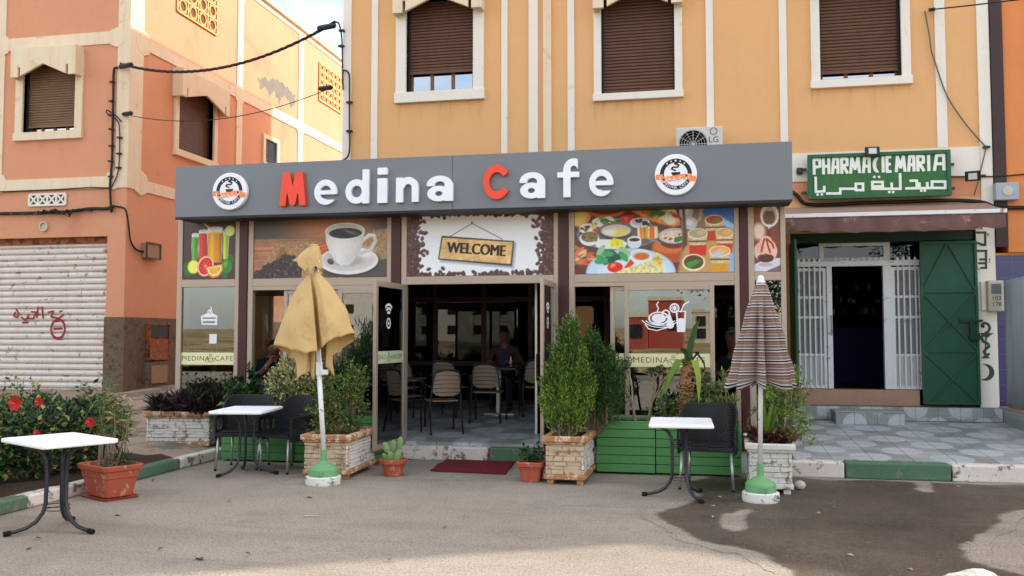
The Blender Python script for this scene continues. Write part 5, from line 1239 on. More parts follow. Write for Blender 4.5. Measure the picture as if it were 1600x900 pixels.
def art_food():
    A = Art(2.57, 140); f = lambda x, y: ((x-45)/1490*2.57, 1-(y-65)/580); E = lambda x, y, rx, ry, col, rot=0, soft=.008: A.ell(*f(x, y), rx/580, ry/580, col, rot, soft)
    P = lambda pts, col, soft=.01, tex=None: A.poly([f(*p) for p in pts], col, soft, tex)
    tx = .7+.6*A.N2
    A.put(np.ones_like(A.U), (96, 50, 42)); A.shade(np.ones_like(A.U), .8+.4*A.N)
    E(100, 130, 110, 90, (214, 150, 80), .5); E(90, 150, 80, 60, (240, 200, 130), .5, .05); E(350, 90, 180, 60, (196, 110, 66)); E(355, 82, 150, 42, (110, 50, 34))
    P([(530, 60), (990, 50), (1050, 230), (980, 250), (800, 200), (640, 130)], (214, 140, 76), .02, tx); P([(720, 70), (990, 60), (1040, 200), (900, 200)], (236, 214, 180), .05, tx); P([(660, 70), (860, 60), (800, 120), (700, 130)], (196, 110, 60), .03, tx)
    for c in ((830, 110), (790, 130), (870, 130), (730, 70)): E(*c, 45, 22, (66, 110, 46), .3, .03)
    E(950, 190, 60, 34, (244, 232, 214), -.3, .03); E(1000, 150, 40, 18, (190, 60, 50), -.5, .03)
    E(455, 305, 412, 152, (70, 62, 62)); E(458, 298, 392, 138, (150, 138, 132)); E(460, 300, 380, 128, (104, 94, 92), 0, .03)
    for c, r, k in (((300, 190), 90, (226, 226, 218)), ((170, 240), 84, (232, 220, 206))): E(*c, r, r*.5, k)
    for i in range(16): E(random.uniform(110, 250), random.uniform(195, 290), 24, 14, random.choice(((226, 70, 50), (236, 228, 210), (60, 46, 44), (208, 206, 120))), random.uniform(-1, 1))
    for i in range(12): E(random.uniform(260, 470), random.uniform(155, 215), 36, 16, random.choice(((84, 140, 70), (120, 170, 90), (236, 236, 220), (60, 100, 56))), random.uniform(-.6, .6))
    P([(480, 140), (612, 132), (596, 205), (510, 205)], (214, 48, 44)); P([(500, 150), (560, 150), (540, 190)], (236, 120, 104), .03)
    E(440, 272, 162, 74, (60, 52, 50)); E(440, 262, 160, 66, (122, 108, 100)); E(442, 268, 140, 54, (206, 200, 196)); E(460, 284, 90, 32, (240, 208, 110), 0, .04); E(380, 280, 60, 22, (244, 240, 232), 0, .03)
    E(668, 205, 94, 46, (238, 240, 242)); E(668, 196, 80, 34, (196, 190, 190))
    for i in range(12): E(random.uniform(640, 745), random.uniform(175, 220), 17, 13, (52, 38, 42))
    E(186, 332, 95, 66, (236, 236, 236)); E(188, 318, 82, 46, (120, 96, 70))
    for i in range(26): E(random.uniform(125, 250), random.uniform(285, 350), 15, 12, random.choice(((130, 120, 60), (150, 130, 80), (90, 70, 50), (110, 110, 50))))
    for i in range(18): x = random.uniform(620, 810); P([(x, 240+random.uniform(0, 20)), (x+24, 236), (x+30, 340), (x+2, 345)], random.choice(((238, 160, 70), (244, 214, 170), (232, 120, 50), (246, 228, 190))))
    P([(240, 400), (270, 340), (500, 350), (550, 380), (520, 430), (300, 430)], (226, 222, 214)); E(330, 385, 70, 36, (244, 244, 242), 0, .03); P([(380, 370), (420, 330), (490, 350), (510, 400), (400, 415)], (246, 220, 60), .03, tx)
    E(615, 375, 68, 56, (214, 222, 230)); E(615, 350, 66, 26, (236, 240, 244)); E(615, 352, 50, 16, (60, 44, 46))
    E(960, 440, 180, 120, (170, 84, 48)); E(950, 410, 160, 70, (206, 116, 68), 0, .05)
    E(985, 345, 150, 90, (104, 52, 40)); E(985, 325, 144, 68, (190, 186, 184)); E(990, 330, 126, 52, (226, 206, 184))
    for i in range(14): E(random.uniform(890, 1060), random.uniform(300, 370), 16, 9, random.choice(((196, 150, 110), (240, 226, 206), (150, 100, 70))), random.uniform(-1, 1))
    E(1030, 355, 46, 22, (60, 120, 60), .4); P([(760, 340), (860, 380), (870, 395), (740, 350)], (150, 146, 144)); P([(40, 380), (130, 430), (250, 500), (190, 570), (40, 560)], (190, 120, 76), .02, tx)
    for i in range(20): E(random.uniform(50, 210), random.uniform(420, 550), 26, 12, random.choice(((226, 120, 100), (236, 190, 150), (110, 80, 60), (206, 90, 70))), random.uniform(-.6, .6))
    E(575, 640, 424, 214, (176, 196, 214)); E(575, 640, 405, 200, (196, 214, 230)); E(600, 640, 330, 150, (214, 226, 236), 0, .05)
    for i in range(16): E(random.uniform(270, 560), random.uniform(440, 560), 62, 26, random.choice(((30, 96, 66), (46, 130, 86), (70, 150, 96), (24, 76, 56), (150, 190, 140))), random.uniform(-1, 1))
    E(430, 590, 74, 46, (216, 56, 42)); E(410, 575, 26, 14, (248, 160, 140), .4, .03); P([(510, 600), (590, 510), (612, 560), (560, 596)], (222, 70, 52)); E(675, 500, 100, 62, (230, 234, 238)); E(678, 490, 88, 44, (206, 214, 222)); E(682, 498, 72, 32, (200, 112, 52), 0, .02)
    P([(360, 660), (520, 605), (780, 530), (830, 470), (890, 540), (880, 660)], (226, 216, 160), .02, .78+.4*A.N2); P([(780, 540), (830, 475), (885, 540), (850, 590)], (206, 176, 96), .04, tx)
    # tea tray
    P([(1050, 45), (1545, 30), (1545, 660), (1020, 660), (1060, 400)], (150, 110, 92), .012); P([(1180, 50), (1545, 40), (1545, 240), (1300, 190)], (78, 112, 176), .06); P([(1100, 330), (1545, 330), (1545, 660), (1020, 660)], (190, 150, 96), .1); P([(1440, 180), (1545, 240), (1545, 290), (1430, 240)], (170, 196, 216), .03)
    P([(1470, 520), (1545, 430), (1545, 660), (1430, 660)], (150, 180, 206), .05); E(1100, 120, 66, 66, (190, 188, 190)); E(1090, 110, 40, 36, (236, 236, 238), 0, .04); A.line([f(1190, 215), f(1230, 180), f(1236, 110), f(1270, 60)], .05, (170, 160, 144)); E(1275, 58, 26, 14, (90, 80, 74)); E(1140, 220, 62, 54, (200, 200, 200)); E(1130, 210, 30, 24, (246, 246, 246), 0, .03); P([(1060, 45), (1085, 45), (1110, 400), (1060, 460), (1075, 250)], (90, 70, 60), .03)
    def tea(x, y, s, foam, body):
        P([(x-88*s, y), (x+88*s, y), (x+74*s, y+190*s), (x-74*s, y+190*s)], body); P([(x-88*s, y), (x+88*s, y), (x+80*s, y+100*s), (x-80*s, y+100*s)], (206, 190, 152), .01, .8+.4*A.N2)
        P([(x-84*s, y+60*s), (x+84*s, y+60*s), (x+82*s, y+74*s), (x-82*s, y+74*s)], (110, 76, 50)); E(x, y, 92*s, 46*s, (236, 226, 200)); E(x, y-1, 82*s, 38*s, foam); E(x+30*s, y-8*s, 40*s, 22*s, [min(255, c*1.15) for c in foam], 0, .03)
    tea(1358, 195, .95, (156, 76, 46), (190, 70, 40)); E(1395, 205, 30, 14, (70, 140, 60), .5)
    tea(1450, 310, .9, (206, 160, 110), (200, 70, 40)); tea(1205, 310, 1, (176, 160, 130), (196, 66, 40)); tea(1405, 465, 1.06, (214, 160, 96), (204, 150, 70)); E(1390, 490, 50, 24, (196, 196, 216), 0, .05)
    E(1165, 560, 106, 74, (230, 222, 190)); E(1165, 556, 90, 60, (96, 62, 38)); P([(1100, 560), (1190, 535), (1240, 545), (1170, 590), (1110, 610)], (64, 140, 56), .02); return A
def art_ice():
    A = Art(.42, 130); f = lambda x, y: ((x-945)/127*.42, 1-(y-300)/305); E = lambda x, y, rx, ry, col, rot=0, soft=.01: A.ell(*f(x, y), rx/305, ry/305, col, rot, soft)
    A.put(np.ones_like(A.U), (122, 66, 50)); A.glow(*f(1000, 330), .2, .15, (150, 86, 64), .8); A.poly([f(*p) for p in ((940, 575), (1000, 550), (1080, 545), (1080, 610), (940, 610))], (206, 204, 210)); A.poly([f(*p) for p in ((1010, 600), (1080, 575), (1080, 610), (1000, 612))], (120, 100, 100))
    E(968, 425, 32, 38, (226, 200, 186), 0, .06); E(1022, 355, 46, 52, (236, 232, 230)); E(1022, 360, 36, 40, (180, 170, 164)); E(1020, 364, 30, 32, (112, 78, 56)); A.line([f(1022, 305), f(1022, 320)], .1, (190, 184, 184)); A.line([f(1018, 400), f(1018, 450)], .016, (60, 28, 20)); A.poly([f(1006, 395), f(1030, 395), f(1018, 418)], (226, 222, 220))
    E(1000, 515, 58, 50, (214, 190, 180)); E(1000, 545, 40, 20, (80, 44, 34)); E(984, 500, 30, 30, (226, 170, 150)); E(1020, 498, 32, 32, (232, 180, 160)); E(1002, 470, 30, 24, (236, 190, 170)); E(1000, 575, 36, 8, (180, 170, 172))
    for p in (((995, 460), (985, 490), (980, 515)), ((1005, 460), (1012, 490), (1022, 520)), ((1010, 462), (1032, 480), (1040, 500))): A.line([f(*x) for x in p], .03, (150, 62, 40))
    return A
pz0, pz1 = 2.36, 3.186
poster('poster', 'brown poster with four fruit juice glasses and citrus slices', -6.913, -6.122, pz0, pz1, art_juice())
poster('poster', 'poster with white coffee cup, burlap sack and coffee beans', -5.853, -3.952, pz0, pz1, art_coffee())
wp_ = poster('poster', 'white poster bordered with coffee beans and a hanging welcome board', -3.678, -1.737, pz0, pz1, art_welcome())
poster('poster', 'poster with breakfast dishes and glasses of tea', -1.468, .483, pz0, pz1, art_food())
poster('poster', 'narrow brown poster with ice cream bowl and chocolate sauce', .722, 1.023, pz0, pz1, art_ice())
t = MB()
def wl(ch, X, Z): pass
wx0, wx1 = -3.678, -1.737
c = ((wx0+(584-125)/958*(wx1-wx0)), pz1-(362-120)/405*(pz1-pz0))
put(t, text_mesh('WELCOME', .20), Matrix.Translation((c[0], GY-.0145, c[1])) @ Matrix.Rotation(R(4.6), 4, 'Y') @ FACE @ Matrix.Scale(.80, 4, (1, 0, 0)))
for dx in (-.006, .006, .012): put(t, text_mesh('WELCOME', .20), Matrix.Translation((c[0]+dx, GY-.0145-.0003*(dx*200+3), c[1])) @ Matrix.Rotation(R(4.6), 4, 'Y') @ FACE @ Matrix.Scale(.80, 4, (1, 0, 0)))
t.build('poster_lettering', flat('stencil_ink', (62, 44, 38), .5), wp_)

# round logo plates on the fascia
def badge(px, py, label):
    c = PY(px, py, FY-.05); r = .245; y = FY-.06
    b = thing('logo_plate', label, 'logo sign', (c.x, FY, c.z), 'round logo plates on the fascia')
    m = MB(); m.lathe([(r, 0), (r, .052), (r-.008, .06), (.001, .06)], 48, (c.x, FY-.001, c.z), axis='y'); m.build('disc', K['white_acrylic'], b, smooth=False)
    y0 = FY-.0615
    def at(fn, h, name, m_, yy):
        g = MB(); put(g, field_mesh(lambda X, Z: fn((X-c.x)/r, (Z-c.z)/r)*r, c.x-r, c.x+r, c.z-r, c.z+r, h, .0012), Matrix.Translation((0, yy, 0))); return g.build(name, m_, b)
    def ringf(X, Z):
        q_ = np.hypot(X, Z-.02); d = np.abs(q_-.66)-.095
        d = np.minimum(d, np.maximum(np.hypot(X/1.0, (Z-.12)/.95)-.22, Z-.12)); d = np.maximum(d, -9)
        for w_ in ([(-.02, .2), (-.2, .28), (-.15, .36), (.1, .36), (.15, .46), (-.05, .52), (.1, .58)],): d = np.minimum(d, lines(X, Z, [w_], .075))
        for k in range(5):
            a = math.radians(90+(k-2)*19); sx, sz = .66*math.cos(a), .02+.66*math.sin(a); d = np.maximum(d, -(np.hypot(X-sx, Z-sz)-(.05 if k == 2 else .038)))
        return d
    at(ringf, .005, 'emblem', K['black'], y0)
    def rib(X, Z):
        W = .05*np.sin(X*3.1); d = np.maximum(np.abs(Z+.16-W)-.13, np.abs(X)-.74)
        d = np.minimum(d, np.maximum(np.maximum(np.abs(Z+.08+.02)-.13, np.abs(X+.78)-.17), -(X+.95)+np.abs(Z+.1)*.9-.08)); return np.minimum(d, np.maximum(np.maximum(np.abs(Z+.22)-.13, np.abs(X-.78)-.17), (X-.95)+np.abs(Z+.22)*.9-.08))
    K.setdefault('badge_orange', flat('badge_orange', (246, 140, 70), .4)); at(rib, .006, 'ribbon', K['badge_orange'], y0-.0015)
    def dots(X, Z): return np.minimum(np.hypot(X+.58, Z+.22)-.05, np.hypot((X-.5), Z+.08)-.05)
    at(dots, .004, 'bean_mark', K['black'], y0-.003)
    t = MB(); put(t, text_mesh('\u0627\u0644\u0645\u062f\u064a\u0646\u0629', .085), Matrix.Translation((c.x-.01, y0-.0035, c.z-.038)) @ Matrix.Rotation(R(-4), 4, 'Y') @ FACE @ Matrix.Scale(1.15, 4, (1, 0, 0)))
    s = 'MEDINA CAFE'
    for i, ch in enumerate(s):
        if ch == ' ': continue
        a = math.radians(-90+(i-5)*10.5); put(t, text_mesh(ch, .048), Matrix.Translation((c.x+r*.66*math.cos(a), y0-.0022, c.z+r*(.02+.66*math.sin(a)))) @ Matrix.Rotation(-(a+math.pi/2), 4, 'Y') @ FACE)
    t.build('lettering', K['white_acrylic'], b)
badge(359, 299, 'round white logo plate beside the red letter M')
badge(1056, 273, 'round white logo plate near the fascia end under the air conditioner')
# ------------------------------------------------------------------ furniture
def wicker():
    m, t = newmat('black_wicker'); v = t.coords((1, 1, 1))
    tc = t.new('ShaderNodeTexCoord'); sx = t.new('ShaderNodeSeparateXYZ'); t.lk(tc.outputs['Object'], sx.inputs[0])
    hx = t.math('ADD', sx.outputs[0], sx.outputs[1])
    a = t.math('SINE', t.math('MULTIPLY', hx, 190)); b = t.math('SINE', t.math('MULTIPLY', sx.outputs[2], 250))
    h = t.math('MULTIPLY', a, b); n = t.noise(v, 12, 4)
    c = t.mix(t.ramp(h, [(.35, 0.0), (.8, 1.0)]), (.003, .004, .006), (.018, .021, .028)); c = t.mix(t.math('MULTIPLY', n, .3), c, (.05, .045, .04))
    t.out(c, .42, 0, .5, h, .9, .006); return m
K['wicker'] = wicker()
def wicker_chair(name='wicker_chair'):
    r = thing(name, '', 'chair', (0, 0, 0))
    # tub: swept from the front of one arm, round the back, to the front of the other arm
    nS, nT = 64, 22; hw, hd = .285, .27
    def base(s):
        # s in 0..1 : arm front -> round back -> arm front  (front is -y)
        L1, La = .34, math.pi*.5*.20
        segs = [('l', .36), ('c', .32), ('b', .24), ('c', .32), ('l', .36)]; tot = sum(x[1] for x in segs); d = s*tot; rc = .20
        if d < .36: return (-hw, -.25+d/.36*.32, 0)
        d -= .36
        if d < .32: a = math.pi+d/.32*math.pi/2; return (-hw+rc+rc*math.cos(a), .07-rc*math.sin(a), 1)
        d -= .32
        if d < .24: return (-hw+rc+d/.24*(2*hw-2*rc), .27, 2)
        d -= .24
        if d < .32: a = math.pi/2-d/.32*math.pi/2; return (hw-rc+rc*math.cos(a), .07+rc*math.sin(a), 3)
        d -= .32; return (hw, .07-d/.36*.32, 4)
    def top(s):
        c = 1-abs(2*s-1)        # 0 at arm fronts, 1 mid back
        k = min(1, max(0, (c-.30)/.34)); k = k*k*(3-2*k); return .645+.205*k+.012*math.sin(c*3)
    g = {}; vs = []
    for i in range(nS+1):
        s = i/nS; bx_, by_, _ = base(s)
        for j in range(nT+1):
            t = j/nT; z = .36+(top(s)-.36)*t; lean = max(0, z-.45)*.20; out = 1+.06*(z-.4)
            g[i, j] = len(vs); vs.append([bx_*out, by_+lean*max(0, (by_+.1)/.37), z])
    def hole(i, j):
        s = i/nS; z = vs[g[i, j]][2]; c = 1-abs(2*s-1)
        return ((c-.205)/.155)**4+((z-.535)/.075)**4-1
    fs = []
    for i in range(nS):
        for j in range(nT):
            q = [(i, j), (i+1, j), (i+1, j+1), (i, j+1)]
            if all(hole(*p) < 0 for p in q): continue
            fs.append(tuple(g[p] for p in q))
    used = {}; V2 = []
    for f in fs:
        for k in f:
            if k not in used: used[k] = len(V2); V2.append(vs[k])
    fs = [tuple(used[k] for k in f) for f in fs]
    m = MB(); m.add(V2, fs); o = m.build('tub_back', K['wicker'], r, smooth=True)
    so_ = o.modifiers.new('thick', 'SOLIDIFY'); so_.thickness = .026; so_.offset = 0
    sm = o.modifiers.new('round', 'SUBSURF'); sm.levels = sm.render_levels = 1
    m = MB(); m.prism([(-.27, -.27), (.27, -.27), (.275, .08), (.2, .24), (-.2, .24), (-.275, .08)], .395, .44, plane='xy'); m.prism([(-.24, -.24), (.24, -.24), (.24, .08), (.17, .2), (-.17, .2), (-.24, .08)], .441, .455, plane='xy')
    m.build('seat', K['wicker'], r, bevel=.012)
    for x, y in ((-.245, -.235), (.245, -.235), (-.21, .2), (.21, .2)):
        m = MB(); m.tube([(x, y, .40), (x*1.10, y*1.14, 0.012)], .0145, 10); l = m.build('leg', K['steel'], r, smooth=True)
        m = MB(); m.tube([(x*1.097, y*1.136, .02), (x*1.102, y*1.142, 0)], .0165, 10); m.build('foot_cap', K['rubber'], l)
    return r
GC = 'black wicker armchairs at the outdoor tables'
chs = [((-5.32, 10.02), R(12), 'black wicker armchair behind the white table beside the long white stone planter'), ((-4.72, 9.98), R(-24), 'black wicker armchair between the white table and the yellow parasol pole'), ((.13, 9.72), R(-6), 'black wicker armchair at the table beside the striped parasol')]
ch0 = wicker_chair()
for i, (p, rz, lb) in enumerate(chs):
    c = ch0 if i == 0 else copy_tree(ch0)
    c.location = (p[0], p[1], 0); c.rotation_euler = (0, 0, rz); tag(c, lb, 'chair', GC)

def bistro_table(a0):
    r = thing('bistro_table', '', 'table', (0, 0, 0))
    m = MB(); a, b, k = .305, .41, .035
    pl_ = [(-a+k, -b), (a-k, -b), (a, -b+k), (a, b-k), (a-k, b), (-a+k, b), (-a, b-k), (-a, -b+k)]
    m.prism(pl_, .706, .74, plane='xy'); m.build('table_top', K['table_white'], r, bevel=.012, seg=3)
    m = MB(); m.box(-.2, .2, -.02, .02, .690, .7055); m.box(-.02, .02, -.2, -.0205, .690, .7055); m.box(-.02, .02, .0205, .2, .690, .7055); m.build('top_bracket', K['black_steel'], r)
    for k3 in range(3):
        ca, sa = math.cos(R(a0+k3*120)), math.sin(R(a0+k3*120))
        def P(u, z): return (ca*u*1.12, sa*u*1.12, z)
        prof = [(.33, .018), (.27, .026), (.20, .045), (.14, .085), (.098, .15), (.08, .22), (.078, .36), (.078, .50), (.085, .57), (.11, .63), (.16, .67), (.23, .689)]
        m = MB(); m.tube([P(*q_) for q_ in prof], .0165, 10); l = m.build('leg', K['black_steel'], r, smooth=True)
        m = MB(); m.tube([P(.30, .021), P(.345, .016)], .021, 10); m.build('foot_cap', K['rubber'], l)
    for z in (.17, .20, .50, .54):
        m = MB(); m.tube([(.092*math.cos(k*math.pi/10), .10*math.sin(k*math.pi/10), z) for k in range(21)], .004, 5, caps=False); m.build('tie_ring', K['black_steel'], r)
    return r
GT = 'white bistro tables on the asphalt'
for i, (p, rz, lb) in enumerate([((-5.10, 6.50), R(62), 'white topped bistro table standing alone by the hibiscus hedge'), ((-5.07, 9.58), R(8), 'white topped bistro table with two black wicker armchairs behind it'), ((-.14, 9.04), R(1), 'white topped bistro table in front of the green wooden planter')]):
    c = bistro_table((-10, 4, 61)[i]-math.degrees(rz))
    c.location = (p[0], p[1], .004); c.rotation_euler = (0, 0, rz); tag(c, lb, 'table', GT)

# ------------------------------------------------------------------ parasols
def fabric(name, col, **kw): return mat(name, col, .8, .06, 3, .15, 260, spec=.25, **kw)
K['yellow_cloth'] = fabric('yellow_cloth', (206, 172, 116), stain=(194, 158, 102), stain_amt=.12, stain_scale=3)
def stripes():
    m, t = newmat('striped_cloth'); a = t.new('ShaderNodeAttribute', attribute_name='run')
    f = t.math('FRACT', t.math('MULTIPLY', a.outputs['Fac'], 9.3))
    C_ = lambda *c: lin(c)
    dk, tan, wh, br, mau = C_(26, 20, 28), C_(156, 124, 102), C_(212, 202, 194), C_(86, 62, 58), C_(108, 92, 98)
    col = t.ramp(f, [(0, dk), (.13, wh), (.24, mau), (.30, br), (.36, tan), (.50, br), (.55, tan), (.64, wh), (.68, mau), (.76, tan), (.86, br), (.90, wh)], True)
    n = t.noise(t.coords(), 6, 4); col = t.mix(t.math('MULTIPLY', n, .3), col, (.12, .10, .10)); t.out(col, .85, 0, .2, t.noise(t.coords(), 260, 2), .12, .005); return m
K['striped_cloth'] = stripes()
def cloth_grid(parent, name, fn, nA, nT, m, attr=False, closed=True):
    vs, ts = [], []
    for i in range(nA if closed else nA+1):
        for j in range(nT+1):
            vs.append(fn(2*math.pi*i/nA, j/nT)); ts.append(j/nT)
    n = nA if closed else nA
    fs = [(i*(nT+1)+j, i*(nT+1)+j+1, ((i+1) % nA if closed else i+1)*(nT+1)+j+1, ((i+1) % nA if closed else i+1)*(nT+1)+j) for i in range(n) for j in range(nT)]
    mb = MB(); mb.add(vs, fs); o = mb.build(name, m, parent, smooth=True)
    if attr: at = o.data.attributes.new('run', 'FLOAT', 'POINT'); at.data.foreach_set('value', ts)
    s_ = o.modifiers.new('thick', 'SOLIDIFY'); s_.thickness = .004; return o
def parasol_base(r, x, y, rad, white):
    m = MB(); m.lathe([(rad, 0), (rad+.005, .02), (rad+.005, .085), (rad-.01, .095), (.001, .095)], 28, (x, y, 0)); m.build('base_ring', K['white_base'], r, bevel=.004)
    m = MB(); q = rad*.84; m.lathe([(q, .0955), (q+.004, .105), (q, .165), (q*.92, .185), (q*.55, .215), (q*.28, .235), (.034, .25), (.034, .36), (.001, .36)], 28, (x, y, 0)); b = m.build('base_cover', K['green_base'], r, smooth=False)
    m = MB(); m.box(x-.03, x+.06, y-q-.012, y-q+.02, .11, .15); m.build('handle', K['green_base'], b)
# yellow
px_, py_ = -3.90, 9.07
r = thing('parasol', 'closed mustard yellow parasol on a green and white base', 'parasol', (px_, py_, 0), 'closed parasols in front of the cafe')
parasol_base(r, px_, py_, .185, True)
lean = -.062
m = MB(); m.tube([(px_, py_, .36), (px_+lean*1.1, py_, 1.25)], .0265, 12); m.tube([(px_+lean*1.1, py_, 1.25), (px_+lean*2.2, py_, 2.52)], .022, 12); m.build('pole', K['white_pole'], r, smooth=True)
m = MB(); m.tube([(px_+lean*1.0, py_, 1.16), (px_+lean*1.04, py_, 1.30)], .036, 12); m.box(px_-.02, px_+.05, py_-.06, py_-.02, 1.17, 1.22); m.tube([(px_-.01, py_-.05, 1.2), (px_-.04, py_-.05, 1.5)], .008, 6); m.build('crank', K['white_pole'], r)
def loft(parent, name, hem, ztop, ctop, rtop, nT, m, bulge, sub=7, wr=.012):
    """cloth hung between a small ring and a folded hem; hem = (x, y, z) corners in order round the pole"""
    n = len(hem); P = [Vector(p) for p in hem]; ring = []
    for i in range(n):
        for k in range(sub): ring.append((P[i].lerp(P[(i+1) % n], k/sub), (i+k/sub)/n, k/sub))
    N = len(ring); vs = []
    for h, s_, k in ring:
        a = math.pi+2*math.pi*s_; top = Vector((ctop[0]+rtop*math.cos(a), ctop[1]+rtop*math.sin(a), ztop)); out = Vector((h.x-ctop[0], h.y-ctop[1], 0))
        for j in range(nT+1):
            t_ = j/nT; p = top.lerp(h, t_); b_ = bulge*math.sin(math.pi*t_**.8); p += out*b_
            p += out.normalized()*(wr*(math.sin(s_*43+t_*9)*t_+.7*math.sin(s_*71-t_*13+2)*t_+.8*math.sin(t_*11+s_*17)*t_*(1-t_)*2)) if out.length > .02 else Vector()
            p.z += .010*math.sin(s_*37+t_*8)*t_+.012*math.sin(k*math.pi)*t_*t_
            vs.append(p)
    fs = [(i*(nT+1)+j, i*(nT+1)+j+1, ((i+1) % N)*(nT+1)+j+1, ((i+1) % N)*(nT+1)+j) for i in range(N) for j in range(nT)]
    mb = MB(); mb.add(vs, fs); o = mb.build(name, m, parent, smooth=True); sd2 = o.modifiers.new('thick', 'SOLIDIFY'); sd2.thickness = .004
    return o
def hp(px, py, d): p = PY(px, py, py_+d); return tuple(p)
hem = [hp(429,541,.02), hp(452,547,-.20), hp(478,551,-.25), hp(496,549,-.20), hp(494,538,-.04), hp(497,552,.0), hp(503,541,-.16), hp(514,533,-.24), hp(535,528,-.17), hp(555,521,-.03), hp(552,531,.10), hp(530,548,.10), hp(510,574,.04),
       hp(521,592,.06), hp(519,566,.16), hp(504,560,.22), hp(498,578,.10), hp(490,596,-.02), hp(484,578,.04), hp(477,584,-.04), hp(465,594,-.06), hp(464,562,.10), hp(452,556,.20), hp(438,546,.14)]
loft(r, 'canopy', hem, 2.27, (px_+lean*2, py_), .06, 34, K['yellow_cloth'], .16, 8)
cap = [hp(458,409,.0), hp(466,413,-.10), hp(477,427,-.09), hp(482,419,-.10), hp(485,432,-.10), hp(489,431,-.10), hp(491,417,-.10), hp(497,421,-.08), hp(504,421,.0), hp(500,412,.12), hp(488,420,.14), hp(474,412,.14), hp(464,408,.10)]
loft(r, 'vent_cap', cap, 2.555, (px_+lean*2.2+.01, py_), .045, 14, K['yellow_cloth'], .10, 7, .006)
m = MB(); m.lathe([(.045, 2.548), (.05, 2.562), (.03, 2.575), (.001, 2.578)], 14, (px_+lean*2.2, py_, 0)); m.build('finial', K['yellow_cloth'], r)
m = MB(); m.tube([(px_+lean*2+.075*math.cos(k*math.pi/8), py_+.06*math.sin(k*math.pi/8), 2.26) for k in range(17)], .012, 6, caps=False); m.build('tie', K['yellow_cloth'], r)
m = MB()
for s_ in (-1, 1): m.tube([(px_+lean*2+s_*.045, py_-.03, 2.16), (px_+lean*2+s_*.06, py_-.04, 2.40)], .011, 6)
m.build('rib', K['white_pole'], r)
# striped
sx_, sy_ = .605, 8.98
r = thing('parasol', 'closed brown and cream striped parasol on a green base', 'parasol', (sx_, sy_, 0), 'closed parasols in front of the cafe')
parasol_base(r, sx_, sy_, .17, False)
m = MB(); m.tube([(sx_, sy_, .34), (sx_+.03, sy_, 2.08)], .022, 12); m.build('pole', K['white_pole'], r, smooth=True)
def scl(th, t):
    n = 8; ph = (th*n/(2*math.pi)) % 1; tri = abs(2*ph-1)        # 1 at rib ridge, 0 in the valley
    R_ = .035+.300*t**.86; fold = 1-.60*(1-tri)**.8*min(1, t*2.6)
    idx = int(th*n/(2*math.pi)); jit = (1+.12*math.sin(idx*2.7+1))*(1+.03*math.sin(t*17+idx))
    rr = R_*fold*jit; swirl = .14*t+.05*math.sin(idx*1.9)*t
    hem = .05*(1-tri)*max(0, (t-.9)*10)-.03*tri*max(0, (t-.9)*10)
    z = 2.10-1.0*t+hem+.01*math.sin(idx*3.1)*t
    return (sx_+.03*(1-t)+rr*math.cos(th+swirl), sy_+rr*math.sin(th+swirl), z)
cloth_grid(r, 'canopy', scl, 256, 44, K['striped_cloth'], True)
m = MB(); m.lathe([(.04, 2.085), (.045, 2.11), (.03, 2.125), (.034, 2.145), (.02, 2.165), (.001, 2.168)], 14, (sx_+.03, sy_, 0)); m.build('finial', K['white_pole'], r, smooth=True)

